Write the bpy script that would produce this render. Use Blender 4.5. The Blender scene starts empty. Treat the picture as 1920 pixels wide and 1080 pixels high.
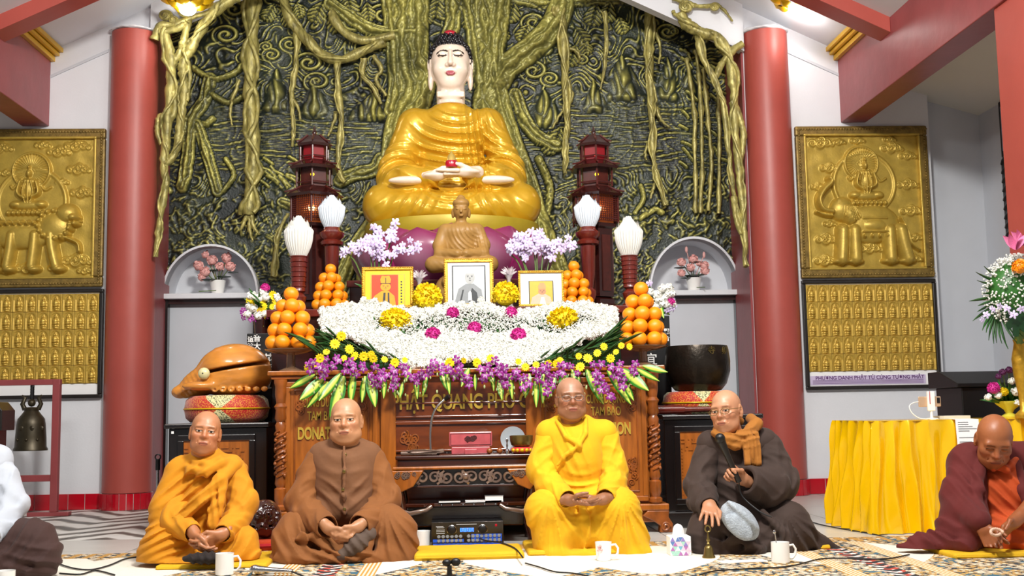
import bpy, math, random
import numpy as np
import openvdb
from mathutils import Vector, Matrix
random.seed(7); RNG = np.random.default_rng(7)
SC = bpy.context.scene
COL = SC.collection
PI = math.pi

# ------------------------------------------------------------------ camera
FPX, CAMH = 2126.0, 0.72
_n = np.array([(854-960)/FPX, -(776-540)/FPX, -1.0]); _n /= np.linalg.norm(_n)
_u = np.array([-.012, 1, 0.0]); _u -= _n*(_u@_n); _u /= np.linalg.norm(_u)
CM = np.stack([np.cross(_n, _u), _n, _u])          # world = CM @ camera
cam = bpy.data.cameras.new('camera'); cam.sensor_width = 36; cam.lens = 36*FPX/1920
cam.clip_start = .05; cam.clip_end = 60
camo = bpy.data.objects.new('camera', cam); COL.objects.link(camo)
camo.matrix_world = Matrix([list(CM[i])+[(0, 0, CAMH)[i]] for i in range(3)]+[[0, 0, 0, 1]])
SC.camera = camo

def at(u, v, Y):
    """point of the room on the sight line of a photo pixel, at depth Y"""
    d = CM@np.array([(u-960)/FPX, -(v-540)/FPX, -1.0])
    return Vector(d*(Y/d[1])+np.array([0, 0, CAMH]))

# ------------------------------------------------------------------ light
SC.view_settings.view_transform = 'Standard'; SC.view_settings.look = 'None'
SC.view_settings.exposure = 0.3; SC.view_settings.gamma = 1; SC.view_settings.use_curve_mapping = False
wld = bpy.data.worlds.new('hall'); SC.world = wld; wld.use_nodes = True
wld.node_tree.nodes['Background'].inputs[0].default_value = (.93, .96, 1, 1)
wld.node_tree.nodes['Background'].inputs[1].default_value = .2

def area(name, loc, target, sx, sy, power, col=(1, .97, .92)):
    l = bpy.data.lights.new(name, 'AREA'); l.shape = 'RECTANGLE'; l.size = sx; l.size_y = sy; l.energy = power; l.color = col
    o = bpy.data.objects.new(name, l); COL.objects.link(o); o.location = loc
    o.rotation_euler = (Vector(target)-Vector(loc)).to_track_quat('-Z', 'Y').to_euler(); return o
def point(name, loc, r, power, col=(1, .97, .92), parent=None):
    l = bpy.data.lights.new(name, 'POINT'); l.shadow_soft_size = r; l.energy = power; l.color = col
    o = bpy.data.objects.new(name, l); COL.objects.link(o); o.location = loc; o.parent = parent; return o
area('hall_light', (.5, 3.2, 4.3), (.1, 7.6, 1.1), .7, .5, 265)
area('hall_light', (-2.3, 4.2, 3.9), (-.8, 8, .9), 1.3, .3, 45)
area('hall_light', (2.3, 4.2, 3.9), (.8, 8, .9), 1.3, .3, 45)

# ------------------------------------------------------------------ materials
def lin(h):
    h = h.lstrip('#'); c = [int(h[i:i+2], 16)/255 for i in (0, 2, 4)]
    return tuple(x/12.92 if x <= .04045 else ((x+.055)/1.055)**2.4 for x in c)
MATS = {}
def mk(name, col, rough=.5, metal=0., var=.12, scale=9., bump=0., bscale=None, coat=0., sheen=0., emit=0., attr=False, trans=0., stretch=(1, 1, 1), spec=.5, sss=0., alpha=1.):
    m = bpy.data.materials.new(name); m.use_nodes = True; nt = m.node_tree; N = nt.nodes; L = nt.links
    b = N['Principled BSDF']; b.inputs['Roughness'].default_value = rough; b.inputs['Metallic'].default_value = metal
    b.inputs['Coat Weight'].default_value = coat; b.inputs['Coat Roughness'].default_value = .12
    b.inputs['Sheen Weight'].default_value = sheen; b.inputs['Specular IOR Level'].default_value = spec
    b.inputs['Transmission Weight'].default_value = trans; b.inputs['Alpha'].default_value = alpha
    if sss: b.inputs['Subsurface Weight'].default_value = sss; b.inputs['Subsurface Radius'].default_value = (.012, .006, .004)
    c = lin(col) if isinstance(col, str) else col
    tc = N.new('ShaderNodeTexCoord'); mp = N.new('ShaderNodeMapping'); mp.inputs['Scale'].default_value = stretch
    L.new(tc.outputs['Object'], mp.inputs[0])
    nz = N.new('ShaderNodeTexNoise'); nz.inputs['Scale'].default_value = scale; nz.inputs['Detail'].default_value = 5
    L.new(mp.outputs[0], nz.inputs['Vector'])
    mx = N.new('ShaderNodeMix'); mx.data_type = 'RGBA'; mx.blend_type = 'MULTIPLY'; mx.inputs[0].default_value = 1
    rp = N.new('ShaderNodeValToRGB'); rp.color_ramp.elements[0].position = .3; rp.color_ramp.elements[1].position = .7
    a = 1-var; rp.color_ramp.elements[0].color = (a, a, a, 1); rp.color_ramp.elements[1].color = (1, 1, 1, 1)
    L.new(nz.outputs['Fac'], rp.inputs[0])
    if attr:
        at_ = N.new('ShaderNodeAttribute'); at_.attribute_name = 'Col'; L.new(at_.outputs['Color'], mx.inputs[6])
    else: mx.inputs[6].default_value = (*c, 1)
    L.new(rp.outputs[0], mx.inputs[7]); L.new(mx.outputs[2], b.inputs['Base Color'])
    if bump:
        n2 = N.new('ShaderNodeTexNoise'); n2.inputs['Scale'].default_value = bscale or scale*4; n2.inputs['Detail'].default_value = 4
        L.new(mp.outputs[0], n2.inputs['Vector'])
        bp = N.new('ShaderNodeBump'); bp.inputs['Strength'].default_value = bump; bp.inputs['Distance'].default_value = .01
        L.new(n2.outputs['Fac'], bp.inputs['Height']); L.new(bp.outputs[0], b.inputs['Normal'])
    if emit:
        b.inputs['Emission Color'].default_value = (*c, 1); b.inputs['Emission Strength'].default_value = emit
    MATS[name] = m; return m

# ------------------------------------------------------------------ mesh helpers
class MB:
    def __init__(s): s.v = []; s.f = []
    def add(s, v, f):
        o = len(s.v); s.v += [tuple(p) for p in v]; s.f += [tuple(i+o for i in q) for q in f]; return s
    def box(s, x0, x1, y0, y1, z0, z1):
        return s.add([(x0, y0, z0), (x1, y0, z0), (x1, y1, z0), (x0, y1, z0), (x0, y0, z1), (x1, y0, z1), (x1, y1, z1), (x0, y1, z1)],
            [(0, 3, 2, 1), (4, 5, 6, 7), (0, 1, 5, 4), (1, 2, 6, 5), (2, 3, 7, 6), (3, 0, 4, 7)])
    def lathe(s, prof, n=24, c=(0, 0, 0), sq=1.0, a0=0.0):
        v = []; f = []; m = len(prof)
        for r, z in prof:
            for k in range(n):
                a = a0+2*PI*k/n; v.append((c[0]+r*math.cos(a), c[1]+sq*r*math.sin(a), c[2]+z))
        for i in range(m-1):
            for k in range(n):
                k2 = (k+1) % n; f.append((i*n+k, i*n+k2, (i+1)*n+k2, (i+1)*n+k))
        f.append(tuple(range(n-1, -1, -1))); f.append(tuple((m-1)*n+k for k in range(n)))
        return s.add(v, f)
    def tube(s, pts, rad, n=8, flat=1.0, nrm=None):
        P = [Vector(p) for p in pts]; m = len(P)
        R = rad if hasattr(rad, '__len__') else [rad]*m
        v = []; f = []; ref = Vector(nrm) if nrm else Vector((.13, .97, .2))
        for i in range(m):
            t = (P[min(i+1, m-1)]-P[max(i-1, 0)]).normalized()
            a = ref-t*ref.dot(t)
            if a.length < 1e-4: a = Vector((1, 0, 0))-t*t.x
            a.normalize(); b = t.cross(a); ref = a if not nrm else ref
            for k in range(n):
                q = 2*PI*k/n; v.append(P[i]+a*(R[i]*flat*math.cos(q))+b*(R[i]*math.sin(q)))
        for i in range(m-1):
            for k in range(n):
                k2 = (k+1) % n; f.append((i*n+k, i*n+k2, (i+1)*n+k2, (i+1)*n+k))
        f.append(tuple(range(n-1, -1, -1))); f.append(tuple((m-1)*n+k for k in range(n)))
        return s.add(v, f)
    def sph(s, c, r, nu=16, nv=10):
        r = r if hasattr(r, '__len__') else (r, r, r)
        v = [(c[0], c[1], c[2]-r[2])]; f = []
        for j in range(1, nv):
            p = -PI/2+PI*j/nv
            for k in range(nu):
                a = 2*PI*k/nu; v.append((c[0]+r[0]*math.cos(p)*math.cos(a), c[1]+r[1]*math.cos(p)*math.sin(a), c[2]+r[2]*math.sin(p)))
        v.append((c[0], c[1], c[2]+r[2])); t = len(v)-1
        for k in range(nu):
            k2 = (k+1) % nu; f.append((0, 1+k2, 1+k)); f.append((t, t-nu+k, t-nu+k2))
            for j in range(nv-2):
                a = 1+j*nu; f.append((a+k, a+k2, a+nu+k2, a+nu+k))
        return s.add(v, f)
    def prism(s, poly, y0, y1):
        """polygon in x,z extruded from y0 to y1 (counter-clockwise seen from -y)"""
        n = len(poly)
        v = [(x, y0, z) for x, z in poly]+[(x, y1, z) for x, z in poly]
        f = [tuple(range(n)), tuple(range(2*n-1, n-1, -1))]+[((i+1) % n, i, n+i, n+(i+1) % n) for i in range(n)]
        return s.add(v, f)
    def prz(s, poly, z0, z1):
        n = len(poly)
        v = [(x, y, z0) for x, y in poly]+[(x, y, z1) for x, y in poly]
        f = [tuple(range(n-1, -1, -1)), tuple(range(n, 2*n))]+[(i, (i+1) % n, n+(i+1) % n, n+i) for i in range(n)]
        return s.add(v, f)
    def prx(s, poly, x0, x1):
        n = len(poly)
        v = [(x0, y, z) for y, z in poly]+[(x1, y, z) for y, z in poly]
        f = [tuple(range(n-1, -1, -1)), tuple(range(n, 2*n))]+[(i, (i+1) % n, n+(i+1) % n, n+i) for i in range(n)]
        return s.add(v, f)
    def xf(s, M, start=0):
        for i in range(start, len(s.v)): s.v[i] = tuple(M@Vector(s.v[i]))
        return s
    def mesh(s, name='m', smooth=None):
        me = bpy.data.meshes.new(name); me.from_pydata(s.v, [], s.f); me.update()
        if smooth is not None: me.shade_smooth(); me.set_sharp_from_angle(angle=smooth)
        return me
    def build(s, name, mat, parent=None, smooth=None, bev=0, loc=None, kind=None):
        o = bpy.data.objects.new(name, s.mesh(name, smooth)); COL.objects.link(o)
        if mat: o.data.materials.append(MATS[mat])
        if parent: o.parent = parent
        if loc is not None: o.location = loc
        if kind: o['kind'] = kind
        if bev:
            b = o.modifiers.new('bevel', 'BEVEL'); b.width = bev; b.segments = 2; b.limit_method = 'ANGLE'; b.angle_limit = .7
        return o
def npmesh(name, V, quads, tris=None, mat=None, parent=None, smooth=True, col=None, loc=None, kind=None):
    me = bpy.data.meshes.new(name)
    f = [] if quads is None or len(quads) == 0 else np.asarray(quads).tolist()
    if tris is not None and len(tris): f += np.asarray(tris).tolist()
    me.from_pydata(np.asarray(V, float).tolist(), [], f); me.update()
    if smooth: me.shade_smooth()
    if col is not None:
        a = me.color_attributes.new('Col', 'FLOAT_COLOR', 'POINT')
        c = np.ones((len(V), 4), np.float32); c[:, :3] = col; a.data.foreach_set('color', c.ravel())
    o = bpy.data.objects.new(name, me); COL.objects.link(o)
    if mat: me.materials.append(MATS[mat])
    if parent: o.parent = parent
    if loc is not None: o.location = loc
    if kind: o['kind'] = kind
    return o
def tag(o, label, cat, group=None):
    o['label'] = label; o['category'] = cat
    if group: o['group'] = group
    return o
def thing(name, label, cat, loc=(0, 0, 0), rz=0, group=None):
    o = bpy.data.objects.new(name, None); COL.objects.link(o); o.empty_display_size = .05
    o.location = loc; o.rotation_euler = (0, 0, rz); return tag(o, label, cat, group)
def struct(o): o['kind'] = 'structure'; return o
def clone(o, loc=None, rz=None, label=None, parent=None):
    c = o.copy(); COL.objects.link(c); c.parent = parent
    for ch in o.children: clone(ch, parent=c)
    if loc is not None: c.location = loc
    if rz is not None: c.rotation_euler = (0, 0, rz)
    if label: c['label'] = label
    return c
def text(name, s, size, mat, parent, loc, depth=.003, align='CENTER', rot=(PI/2, 0, 0), bold=.0, sx=1.0, fit=None):
    c = bpy.data.curves.new('t', 'FONT'); c.body = s; c.size = size; c.align_x = align; c.align_y = 'CENTER'; c.extrude = depth; c.offset = bold
    o = bpy.data.objects.new('t', c); COL.objects.link(o)
    bpy.context.view_layer.update()
    me = bpy.data.meshes.new_from_object(o.evaluated_get(bpy.context.evaluated_depsgraph_get()))
    bpy.data.objects.remove(o); bpy.data.curves.remove(c)
    p = bpy.data.objects.new(name, me); COL.objects.link(p); me.materials.clear(); me.materials.append(MATS[mat])
    p.parent = parent; p.location = loc; p.rotation_euler = rot; 
    if fit: xs_ = [v.co.x for v in me.vertices]; sx = fit/(max(xs_)-min(xs_))
    p.scale = (sx, 1, 1); return p

# ------------------------------------------------------------------ sculpting in a distance field
class SDF:
    def __init__(s, lo, hi, vox):
        s.lo = np.array(lo, float); s.vox = vox; s.n = np.ceil((np.array(hi)-s.lo)/vox).astype(int)+1
        s.D = np.full(s.n, 1.0, np.float32)
        s.ax = [(s.lo[i]+np.arange(s.n[i])*vox).astype(np.float32) for i in range(3)]
    def _sl(s, a, b):
        i0 = np.clip(np.floor((np.array(a)-s.lo)/s.vox).astype(int), 0, s.n); i1 = np.clip(np.ceil((np.array(b)-s.lo)/s.vox).astype(int)+1, 0, s.n)
        sl = tuple(slice(i0[k], i1[k]) for k in range(3))
        return sl, s.ax[0][sl[0]][:, None, None], s.ax[1][sl[1]][None, :, None], s.ax[2][sl[2]][None, None, :]
    def _mix(s, sl, d, k, op):
        A = s.D[sl]
        if op == 'sub':
            d = -d; h = np.clip(.5-.5*(A-d)/k, 0, 1); s.D[sl] = A*(1-h)+d*h+k*h*(1-h)
        else:
            h = np.clip(.5+.5*(A-d)/k, 0, 1); s.D[sl] = A*(1-h)+d*h-k*h*(1-h)
    def ell(s, c, r, k=.02, op='add', R=None):
        r = np.array(r if hasattr(r, '__len__') else (r, r, r), float); c = np.array(c, float)
        m = (r.max() if R is not None else r)+k*1.2+3*s.vox
        sl, x, y, z = s._sl(c-m, c+m)
        if s.D[sl].size == 0: return s
        x = x-c[0]; y = y-c[1]; z = z-c[2]
        if R is not None:
            Q = np.array(R.transposed() if hasattr(R, 'transposed') else R)
            x, y, z = (Q[i, 0]*x+Q[i, 1]*y+Q[i, 2]*z for i in range(3))
        k0 = np.sqrt((x/r[0])**2+(y/r[1])**2+(z/r[2])**2); k1 = np.sqrt((x/r[0]**2)**2+(y/r[1]**2)**2+(z/r[2]**2)**2)+1e-9
        s._mix(sl, (k0*(k0-1)/k1).astype(np.float32), max(k, 1e-4), op); return s
    def cap(s, a, b, ra, rb=None, k=.02, op='add'):
        rb = ra if rb is None else rb; a = np.array(a, float); b = np.array(b, float); m = max(ra, rb)+k*1.2+3*s.vox
        sl, x, y, z = s._sl(np.minimum(a, b)-m, np.maximum(a, b)+m)
        if s.D[sl].size == 0: return s
        ab = b-a; L2 = max(ab@ab, 1e-9)
        t = np.clip(((x-a[0])*ab[0]+(y-a[1])*ab[1]+(z-a[2])*ab[2])/L2, 0, 1)
        d = np.sqrt((x-a[0]-t*ab[0])**2+(y-a[1]-t*ab[1])**2+(z-a[2]-t*ab[2])**2)-(ra+(rb-ra)*t)
        s._mix(sl, d.astype(np.float32), max(k, 1e-4), op); return s
    def chain(s, pts, rad, k=.02, op='add'):
        R = rad if hasattr(rad, '__len__') else [rad]*len(pts)
        for i in range(len(pts)-1): s.cap(pts[i], pts[i+1], R[i], R[i+1], k, op)
        return s
    def box(s, c, h, r=.01, k=.01, op='add', R=None):
        c = np.array(c, float); h = np.array(h, float)-r; m = (np.linalg.norm(h) if R is not None else h)+r+k*1.2+3*s.vox
        sl, x, y, z = s._sl(c-m, c+m)
        if s.D[sl].size == 0: return s
        x = x-c[0]; y = y-c[1]; z = z-c[2]
        if R is not None:
            Q = np.array(R.transposed()); x, y, z = (Q[i, 0]*x+Q[i, 1]*y+Q[i, 2]*z for i in range(3))
        qx = np.abs(x)-h[0]; qy = np.abs(y)-h[1]; qz = np.abs(z)-h[2]
        d = np.sqrt(np.maximum(qx, 0)**2+np.maximum(qy, 0)**2+np.maximum(qz, 0)**2)+np.minimum(np.maximum(np.maximum(qx, qy), qz), 0)-r
        s._mix(sl, d.astype(np.float32), max(k, 1e-4), op); return s
    def fold(s, kind, c, sig, amp, lam, v=(0, 0, 1), warp=.6, sharp=1.5, ph=0.0):
        """cloth folds: waves in the surface inside a soft window around c"""
        c = np.array(c, float); sg = np.array(sig if hasattr(sig, '__len__') else (sig,)*3, float)
        sl, x, y, z = s._sl(c-2.2*sg, c+2.2*sg)
        if s.D[sl].size == 0: return s
        w = np.exp(-(((x-c[0])/sg[0])**2+((y-c[1])/sg[1])**2+((z-c[2])/sg[2])**2))
        wp = warp*(np.sin(9*x+5*z+2.1*ph)+np.sin(13*z-7*x+4*y+ph)+.6*np.sin(23*x+17*y-11*z+ph*3))
        if kind == 'lin':
            q = np.array(v, float); q /= np.linalg.norm(q); P = ((x-c[0])*q[0]+(y-c[1])*q[1]+(z-c[2])*q[2])*2*PI/lam
        elif kind == 'rad':       # rings around the point v
            P = np.sqrt((x-v[0])**2+(y-v[1])**2*.6+(z-v[2])**2)*2*PI/lam
        else:                     # rays from the point v in the front plane
            P = np.arctan2(x-v[0], z-v[2])*2*PI/lam
        P = (P+wp+ph)*.5; g = .75*(1-np.abs(np.sin(P)))**(sharp*.75)+.2*(1-np.abs(np.sin(P*1.63+.8*wp+1.3)))**1.2-.34
        s.D[sl] -= (amp*w*g).astype(np.float32); return s
    def noise(s, amp, f):
        x, y, z = s.ax[0][:, None, None], s.ax[1][None, :, None], s.ax[2][None, None, :]
        s.D -= (amp*(np.sin(f*x+1.3*np.sin(f*.7*z))*np.sin(f*.9*z+1.1*np.sin(f*.8*y))+.5*np.sin(2.1*f*x+f*z)*np.sin(1.9*f*y-f*1.3*z))).astype(np.float32); return s
    def mesh(s, adapt=0.0):
        D = s.D.copy()
        for k in range(3):
            for e in (0, -1): q = [slice(None)]*3; q[k] = e; D[tuple(q)] = np.maximum(D[tuple(q)], s.vox*.5)
        g = openvdb.FloatGrid(1.0); D = np.clip(D, -6*s.vox, 6*s.vox)/s.vox
        g.copyFromArray(D)
        P, T, Q = g.convertToPolygons(isovalue=0.0, adaptivity=adapt)
        return np.asarray(P)*s.vox+s.lo, np.asarray(T)[:, ::-1], np.asarray(Q)[:, ::-1]
def joinm(parts):
    V = []; T = []; Q = []; o = 0
    for v, t, q in parts:
        V.append(v); T.append(t+o); Q.append(q+o); o += len(v)
    return np.concatenate(V), np.concatenate(T), np.concatenate(Q)
# ------------------------------------------------------------------ palette
mk('wall_white', '#dfe1e6', .75, var=.05, scale=3, bump=.08, bscale=60)
mk('wall_grey', '#c9cdd4', .7, var=.06, scale=3)
mk('ceil_white', '#dcdde2', .8, var=.04, scale=2)
mk('red_paint', '#ab4d43', .42, var=.1, scale=4, bump=.1, bscale=14)
mk('red_beam', '#964648', .38, var=.16, scale=5, bump=.18, bscale=11)
mk('red_tile', '#c00d22', .12, var=.25, scale=5, coat=.5)
mk('grout', '#d5c8c4', .8)
mk('gold_trim', '#e0b116', .3, .35, var=.15)
mk('gold_robe', '#d6a728', .28, .3, var=.08, scale=5, coat=.25)
mk('gold_leaf', '#c9aa4a', .42, .42, var=.25, scale=14, bump=.15, bscale=70)
mk('gold_frame', '#94793a', .45, .4, var=.5, scale=22, bump=.25, bscale=90)
mk('gold_letter', '#d9b64a', .3, .4)
mk('cream', '#f3dfca', .22, var=.04, coat=.4)
mk('hair_black', '#0b0b12', .25, coat=.4)
mk('magenta', '#8a1a55', .3, attr=True, var=.15, scale=3, coat=.3); mk('magenta_core', '#7a164a', .35, var=.3, scale=3)
mk('wood_dark', '#32100d', .25, var=.4, scale=10, coat=.5, stretch=(1, 1, 5))
mk('wood_red', '#6b2318', .25, var=.35, scale=12, coat=.5, stretch=(3, 3, .6))
mk('wood_altar', '#ad611f', .3, var=.45, scale=7, coat=.4, stretch=(5, 5, .6), bump=.05)
mk('wood_carve', '#9c531c', .35, var=.5, scale=16, coat=.3)
mk('wood_mid', '#7d3a15', .22, var=.45, scale=7, coat=.6, stretch=(.6, 4, 4))
mk('wood_low', '#3f1a0e', .2, var=.4, scale=8, coat=.6, stretch=(.7, 4, 4))
mk('black_lacquer', '#140d0d', .25, var=.3, coat=.5)
mk('black', '#0c0c0e', .4, var=.2)
mk('mural', '#303a2c', .38, .2, attr=True, var=.45, scale=17, bump=.35, bscale=55)
mk('root_gold', '#bfb468', .4, .25, var=.7, scale=24, bump=.5, bscale=60, stretch=(1, 1, .45))
mk('white_glaze', '#f5f4f0', .18, var=.02, coat=.4)
mk('white_lamp', '#d8d8d2', .3, var=.02, emit=.03)
mk('lamp_cool', '#d3dde6', .3, var=.03, emit=.02)
mk('glass', '#ffffff', .03, trans=1., var=0)
mk('orange_fruit', '#f6930b', .38, var=.12, scale=30, bump=.12, bscale=300)
mk('petal_white', '#e8e8e0', .7, var=.06, sss=0)
mk('petal_yellow', '#f7d90a', .65, var=.18, scale=40)
mk('petal_pink', '#d32a93', .6, var=.25, scale=40)
mk('petal_lotus', '#f0b4ae', .55, var=.25, scale=30)
mk('leaf', '#2f6a24', .4, var=.4, scale=20)
mk('leaf_dark', '#173d1b', .35, var=.4, scale=12)
mk('leaf_stripe', '#9fcf3a', .35, attr=True, var=.08)
mk('stem', '#5d7a35', .5)
mk('sandstone', '#a67d40', .45, var=.15, scale=12)
mk('brass', '#8f7b45', .3, .8, var=.4, scale=12)
mk('bronze', '#3a332c', .32, .8, var=.5, scale=9, bump=.2, bscale=50)
mk('chrome', '#c8c9cb', .15, 1., var=.05)
mk('paper', '#f4f4f4', .7, var=.03)
mk('mug', '#f6f6f4', .15, var=.01, coat=.5)
mk('satin', '#f7c402', .25, .2, var=.02, scale=3, coat=.7)
mk('cushion_yellow', '#dcae10', .8, var=.12, scale=12, bump=.15, bscale=200)
mk('cable', '#121212', .5)

# ------------------------------------------------------------------ the room
W, W2 = 9.5, 10.1               # front of the back wall; back of the alcove
EZ, SL, BX = 3.83, .47, 3.38    # eaves height, roof slope, inner face of the beams
def cz(x): return EZ+SL*(BX-abs(x))
fl = struct(MB().box(-7, 5.6, 1.5, 11, -.08, -.012).build('floor', 'grout'))
def tile_mat(name, wavy):
    m = mk(name, '#c4c2bc', .3 if not wavy else .42, var=.1, scale=3, spec=.35)
    nt = m.node_tree; N = nt.nodes; L = nt.links; b = N['Principled BSDF']
    if wavy:
        g = N.new('ShaderNodeNewGeometry'); mp = N.new('ShaderNodeMapping'); mp.inputs['Scale'].default_value = (1, 1, 1); L.new(g.outputs['Position'], mp.inputs[0])
        sx = N.new('ShaderNodeSeparateXYZ'); L.new(mp.outputs[0], sx.inputs[0])
        def M(op, a, bb):
            n = N.new('ShaderNodeMath'); n.operation = op
            for i, q in enumerate((a, bb)):
                if hasattr(q, 'is_output'): L.new(q, n.inputs[i])
                elif q is not None: n.inputs[i].default_value = q
            return n.outputs[0]
        zig = M('PINGPONG', M('ADD', sx.outputs[0], 9.0), .38)
        nz = N.new('ShaderNodeTexNoise'); nz.inputs['Scale'].default_value = 3
        L.new(g.outputs['Position'], nz.inputs['Vector'])
        ph = M('ADD', M('ADD', M('MULTIPLY', sx.outputs[1], 17.0), M('MULTIPLY', zig, 21.0)), M('MULTIPLY', nz.outputs['Fac'], 5.0))
        w = M('SINE', ph, None)
        rp = N.new('ShaderNodeValToRGB'); e = rp.color_ramp.elements
        e[0].position = .1; e[0].color = (.10, .10, .09, 1); e[1].position = .62; e[1].color = (.72, .71, .68, 1)
        e.new(.36).color = (.33, .31, .28, 1)
        L.new(M('MULTIPLY', M('ADD', w, 1.0), .5), rp.inputs[0]); L.new(rp.outputs[0], b.inputs['Base Color'])
    return m
tile_mat('tile_plain', False); tile_mat('tile_wave', True)
mk('tile_grey', '#a9a7a2', .35, var=.2, scale=2.5, spec=.35)
tm = MB().box(.003, .597, .003, .597, -.012, 0).mesh()
xs = np.arange(-6.6, 5.4, .6)
tmW, tmP, tmG = tm, tm.copy(), tm.copy()
tmW.materials.append(MATS['tile_wave']); tmP.materials.append(MATS['tile_plain']); tmG.materials.append(MATS['tile_grey'])
for x in xs:
    for y in np.arange(3.5, 9.5, .6):
        wave = x < -1.8 and y > 7.0
        me = tmW if wave else (tmG if (x > -2.0 and x < -1.1 and y > 6) else tmP)
        o = bpy.data.objects.new('floor_tile', me); COL.objects.link(o); o.location = (x, y, 0); o.parent = fl
# back wall, left and right of the alcove, with the gable band above it
AX = 2.54
def gable_poly(x0, x1, low): return [(x0, low(x0)), (x1, low(x1)), (x1, cz(x1)), (x0, cz(x0))]
struct(MB().prism([(-6.5, 0), (-AX, 0), (-AX, cz(AX)), (-3.6, cz(3.6)), (-3.6, 3.58), (-6.5, 2.9)], W, W+.7).build('wall_back_left', 'wall_white'))
struct(MB().prism([(AX, 0), (4.16, 0), (4.16, 3.45), (3.6, 3.58), (3.6, cz(3.6)), (AX, cz(AX))], W, W+.7).build('wall_back_right', 'wall_white'))
g = MB()
for s0, s1 in ((-AX, 0), (0, AX)):
    dp = .28 if s0 < 0 else .42; g.prism([(s0, cz(s0)-dp), (s1, cz(s1)-dp), (s1, cz(s1)), (s0, cz(s0))], W-.06, W+.05)
struct(g.build('wall_gable', 'wall_white'))
struct(MB().box(-AX-.1, AX+.1, W2+.3, W2+.45, 0, 5.5).build('wall_alcove', 'wall_grey'))
struct(MB().box(4.1, 4.9, W+.14, W+.5, 0, 3.5).build('wall_recess', 'wall_grey'))
struct(MB().box(4.68, 4.9, 3, W+.5, 0, 3.6).build('wall_right', 'wall_grey'))
# grooves in the plaster under the eaves
for s in (-1, 1):
    g = MB().prism([(s*2.9, cz(2.9)-.21), (s*BX, cz(BX)-.21), (s*BX, cz(BX)-.235), (s*2.9, cz(2.9)-.235)][::s], W-.012, W)
    struct(g.build('trim_groove', 'wall_grey'))
    # red reveal of the alcove beside each column
    struct(MB().box(min(s*AX, s*(AX-.02)), max(s*AX, s*(AX-.02)), W-.008, W2+.03, 0, cz(AX)).build('trim_reveal', 'red_beam'))
# ceilings
c = MB()
for s in (-1, 1):
    p = [(0, cz(0)), (s*BX, EZ), (s*BX, EZ+.06), (0, cz(0)+.06)]
    c.prism(p if s > 0 else p[::-1], 8.4, W+.7); p = [(x_, z_-.13) for x_, z_ in p]; c.prism(p if s > 0 else p[::-1], 1.5, 8.4)
struct(c.build('ceiling', 'ceil_white'))
mk('aisle_paint', '#d8d5cc', .8, var=.05, scale=2)
for s, nm in ((-1, 'ceiling_aisle_left'), (1, 'ceiling_aisle_right')):
    x0, x1 = 3.6, (4.9 if s > 0 else 6.5); f = lambda x: 3.58-.28*(x-3.6)
    p = [(s*x0, f(x0)), (s*x1, f(x1)), (s*x1, f(x1)+.06), (s*x0, f(x0)+.06)]
    struct(MB().prism(p if s > 0 else p[::-1], 1.5, W+.7).build(nm, 'aisle_paint'))
# long beams, cross rafters, cornice
for s, sd in ((-1, 'left'), (1, 'right')):
    x0, x1 = sorted((s*BX, s*3.6))
    b = MB().box(x0, x1, 1.5, W, 3.18, 4.0).build('long_beam', 'red_beam', bev=.006)
    tag(b, f'long dark red ceiling beam running to the back wall above the {"lion" if s < 0 else "elephant"} relief', 'beam')
    r = MB(); q = [(s*BX, EZ-.25), (s*BX, EZ+.02), (0, cz(0)+.02), (0, cz(0)-.25)]
    r.prism(q if s < 0 else q[::-1], 8.3, 8.52); ro = r.build('rafter', 'red_paint', bev=.004)
    tag(ro, f'sloping red rafter crossing the ceiling above the {"left" if s < 0 else "right"} long beam', 'rafter')
    cr = MB()
    for d0, d1, h0, h1 in ((0, .1, 0, -.035), (0, .07, -.035, -.06), (0, .035, -.06, -.1)):
        a, bb = sorted((s*BX, s*(BX-d1))); cr.box(a, bb, 8.53, W, EZ+h1+SL*d1*.5, EZ+h0+SL*d1*.5)
    tag(cr.build('cornice', 'gold_trim'), f'gilt stepped cornice between white ceiling and the {"left" if s < 0 else "right"} long beam', 'cornice')
    # round column half sunk into the wall, with its tiled foot
    t = thing('column', f'round glossy red column with red tile foot beside the {"lion" if s < 0 else "elephant"} relief', 'column', (2.74 if s > 0 else -2.68, W, 0))
    MB().lathe([(.195, .135), (.195, 2.6), (.19, 3.97)], 48).build('shaft', 'red_paint', t, smooth=.6)
    MB().lathe([(.205, 0), (.205, .13)], 48).build('foot_bed', 'grout', t, smooth=.6)
    for k in range(12):
        a0 = PI+PI*k/12+.012; a1 = PI+PI*(k+1)/12-.012; m = MB()
        pts = [(.205*math.cos(a), .205*math.sin(a)) for a in (a0, (a0+a1)/2, a1)]; pto = [(.213*math.cos(a), .213*math.sin(a)) for a in (a1, (a0+a1)/2, a0)]
        m.prz(pto[::-1]+pts[::-1], .003, .131); m.build('tile', 'red_tile', t)
    # plaster lump where the column meets the gable
    L = SDF((-.28, -.26, 0), (.28, .22, .3), .012)
    L.ell((0, 0, .06), (.2, .2, .03 if s > 0 else .015), .02).noise(.008, 30); v, tt, q = L.mesh()
    npmesh('plaster_collar', v, q, tt, 'wall_white', t, loc=(0, 0, 3.93))
# skirting tiles
for nm, x0, x1 in (('baseboard_left', -6.5, -2.875), ('baseboard_right', 2.95, 4.16)):
    bb = struct(MB().box(x0, x1, W-.012, W, 0, .125).build(nm, 'grout'))
    tmm = MB().box(0, .128, -.02, 0, .003, .128).mesh(); tmm.materials.append(MATS['red_tile'])
    x = x1-.13
    while x > max(x0, -4.2):
        o = bpy.data.objects.new('tile', tmm); COL.objects.link(o); o.location = (x, W, 0); o.parent = bb; x -= .134
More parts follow.
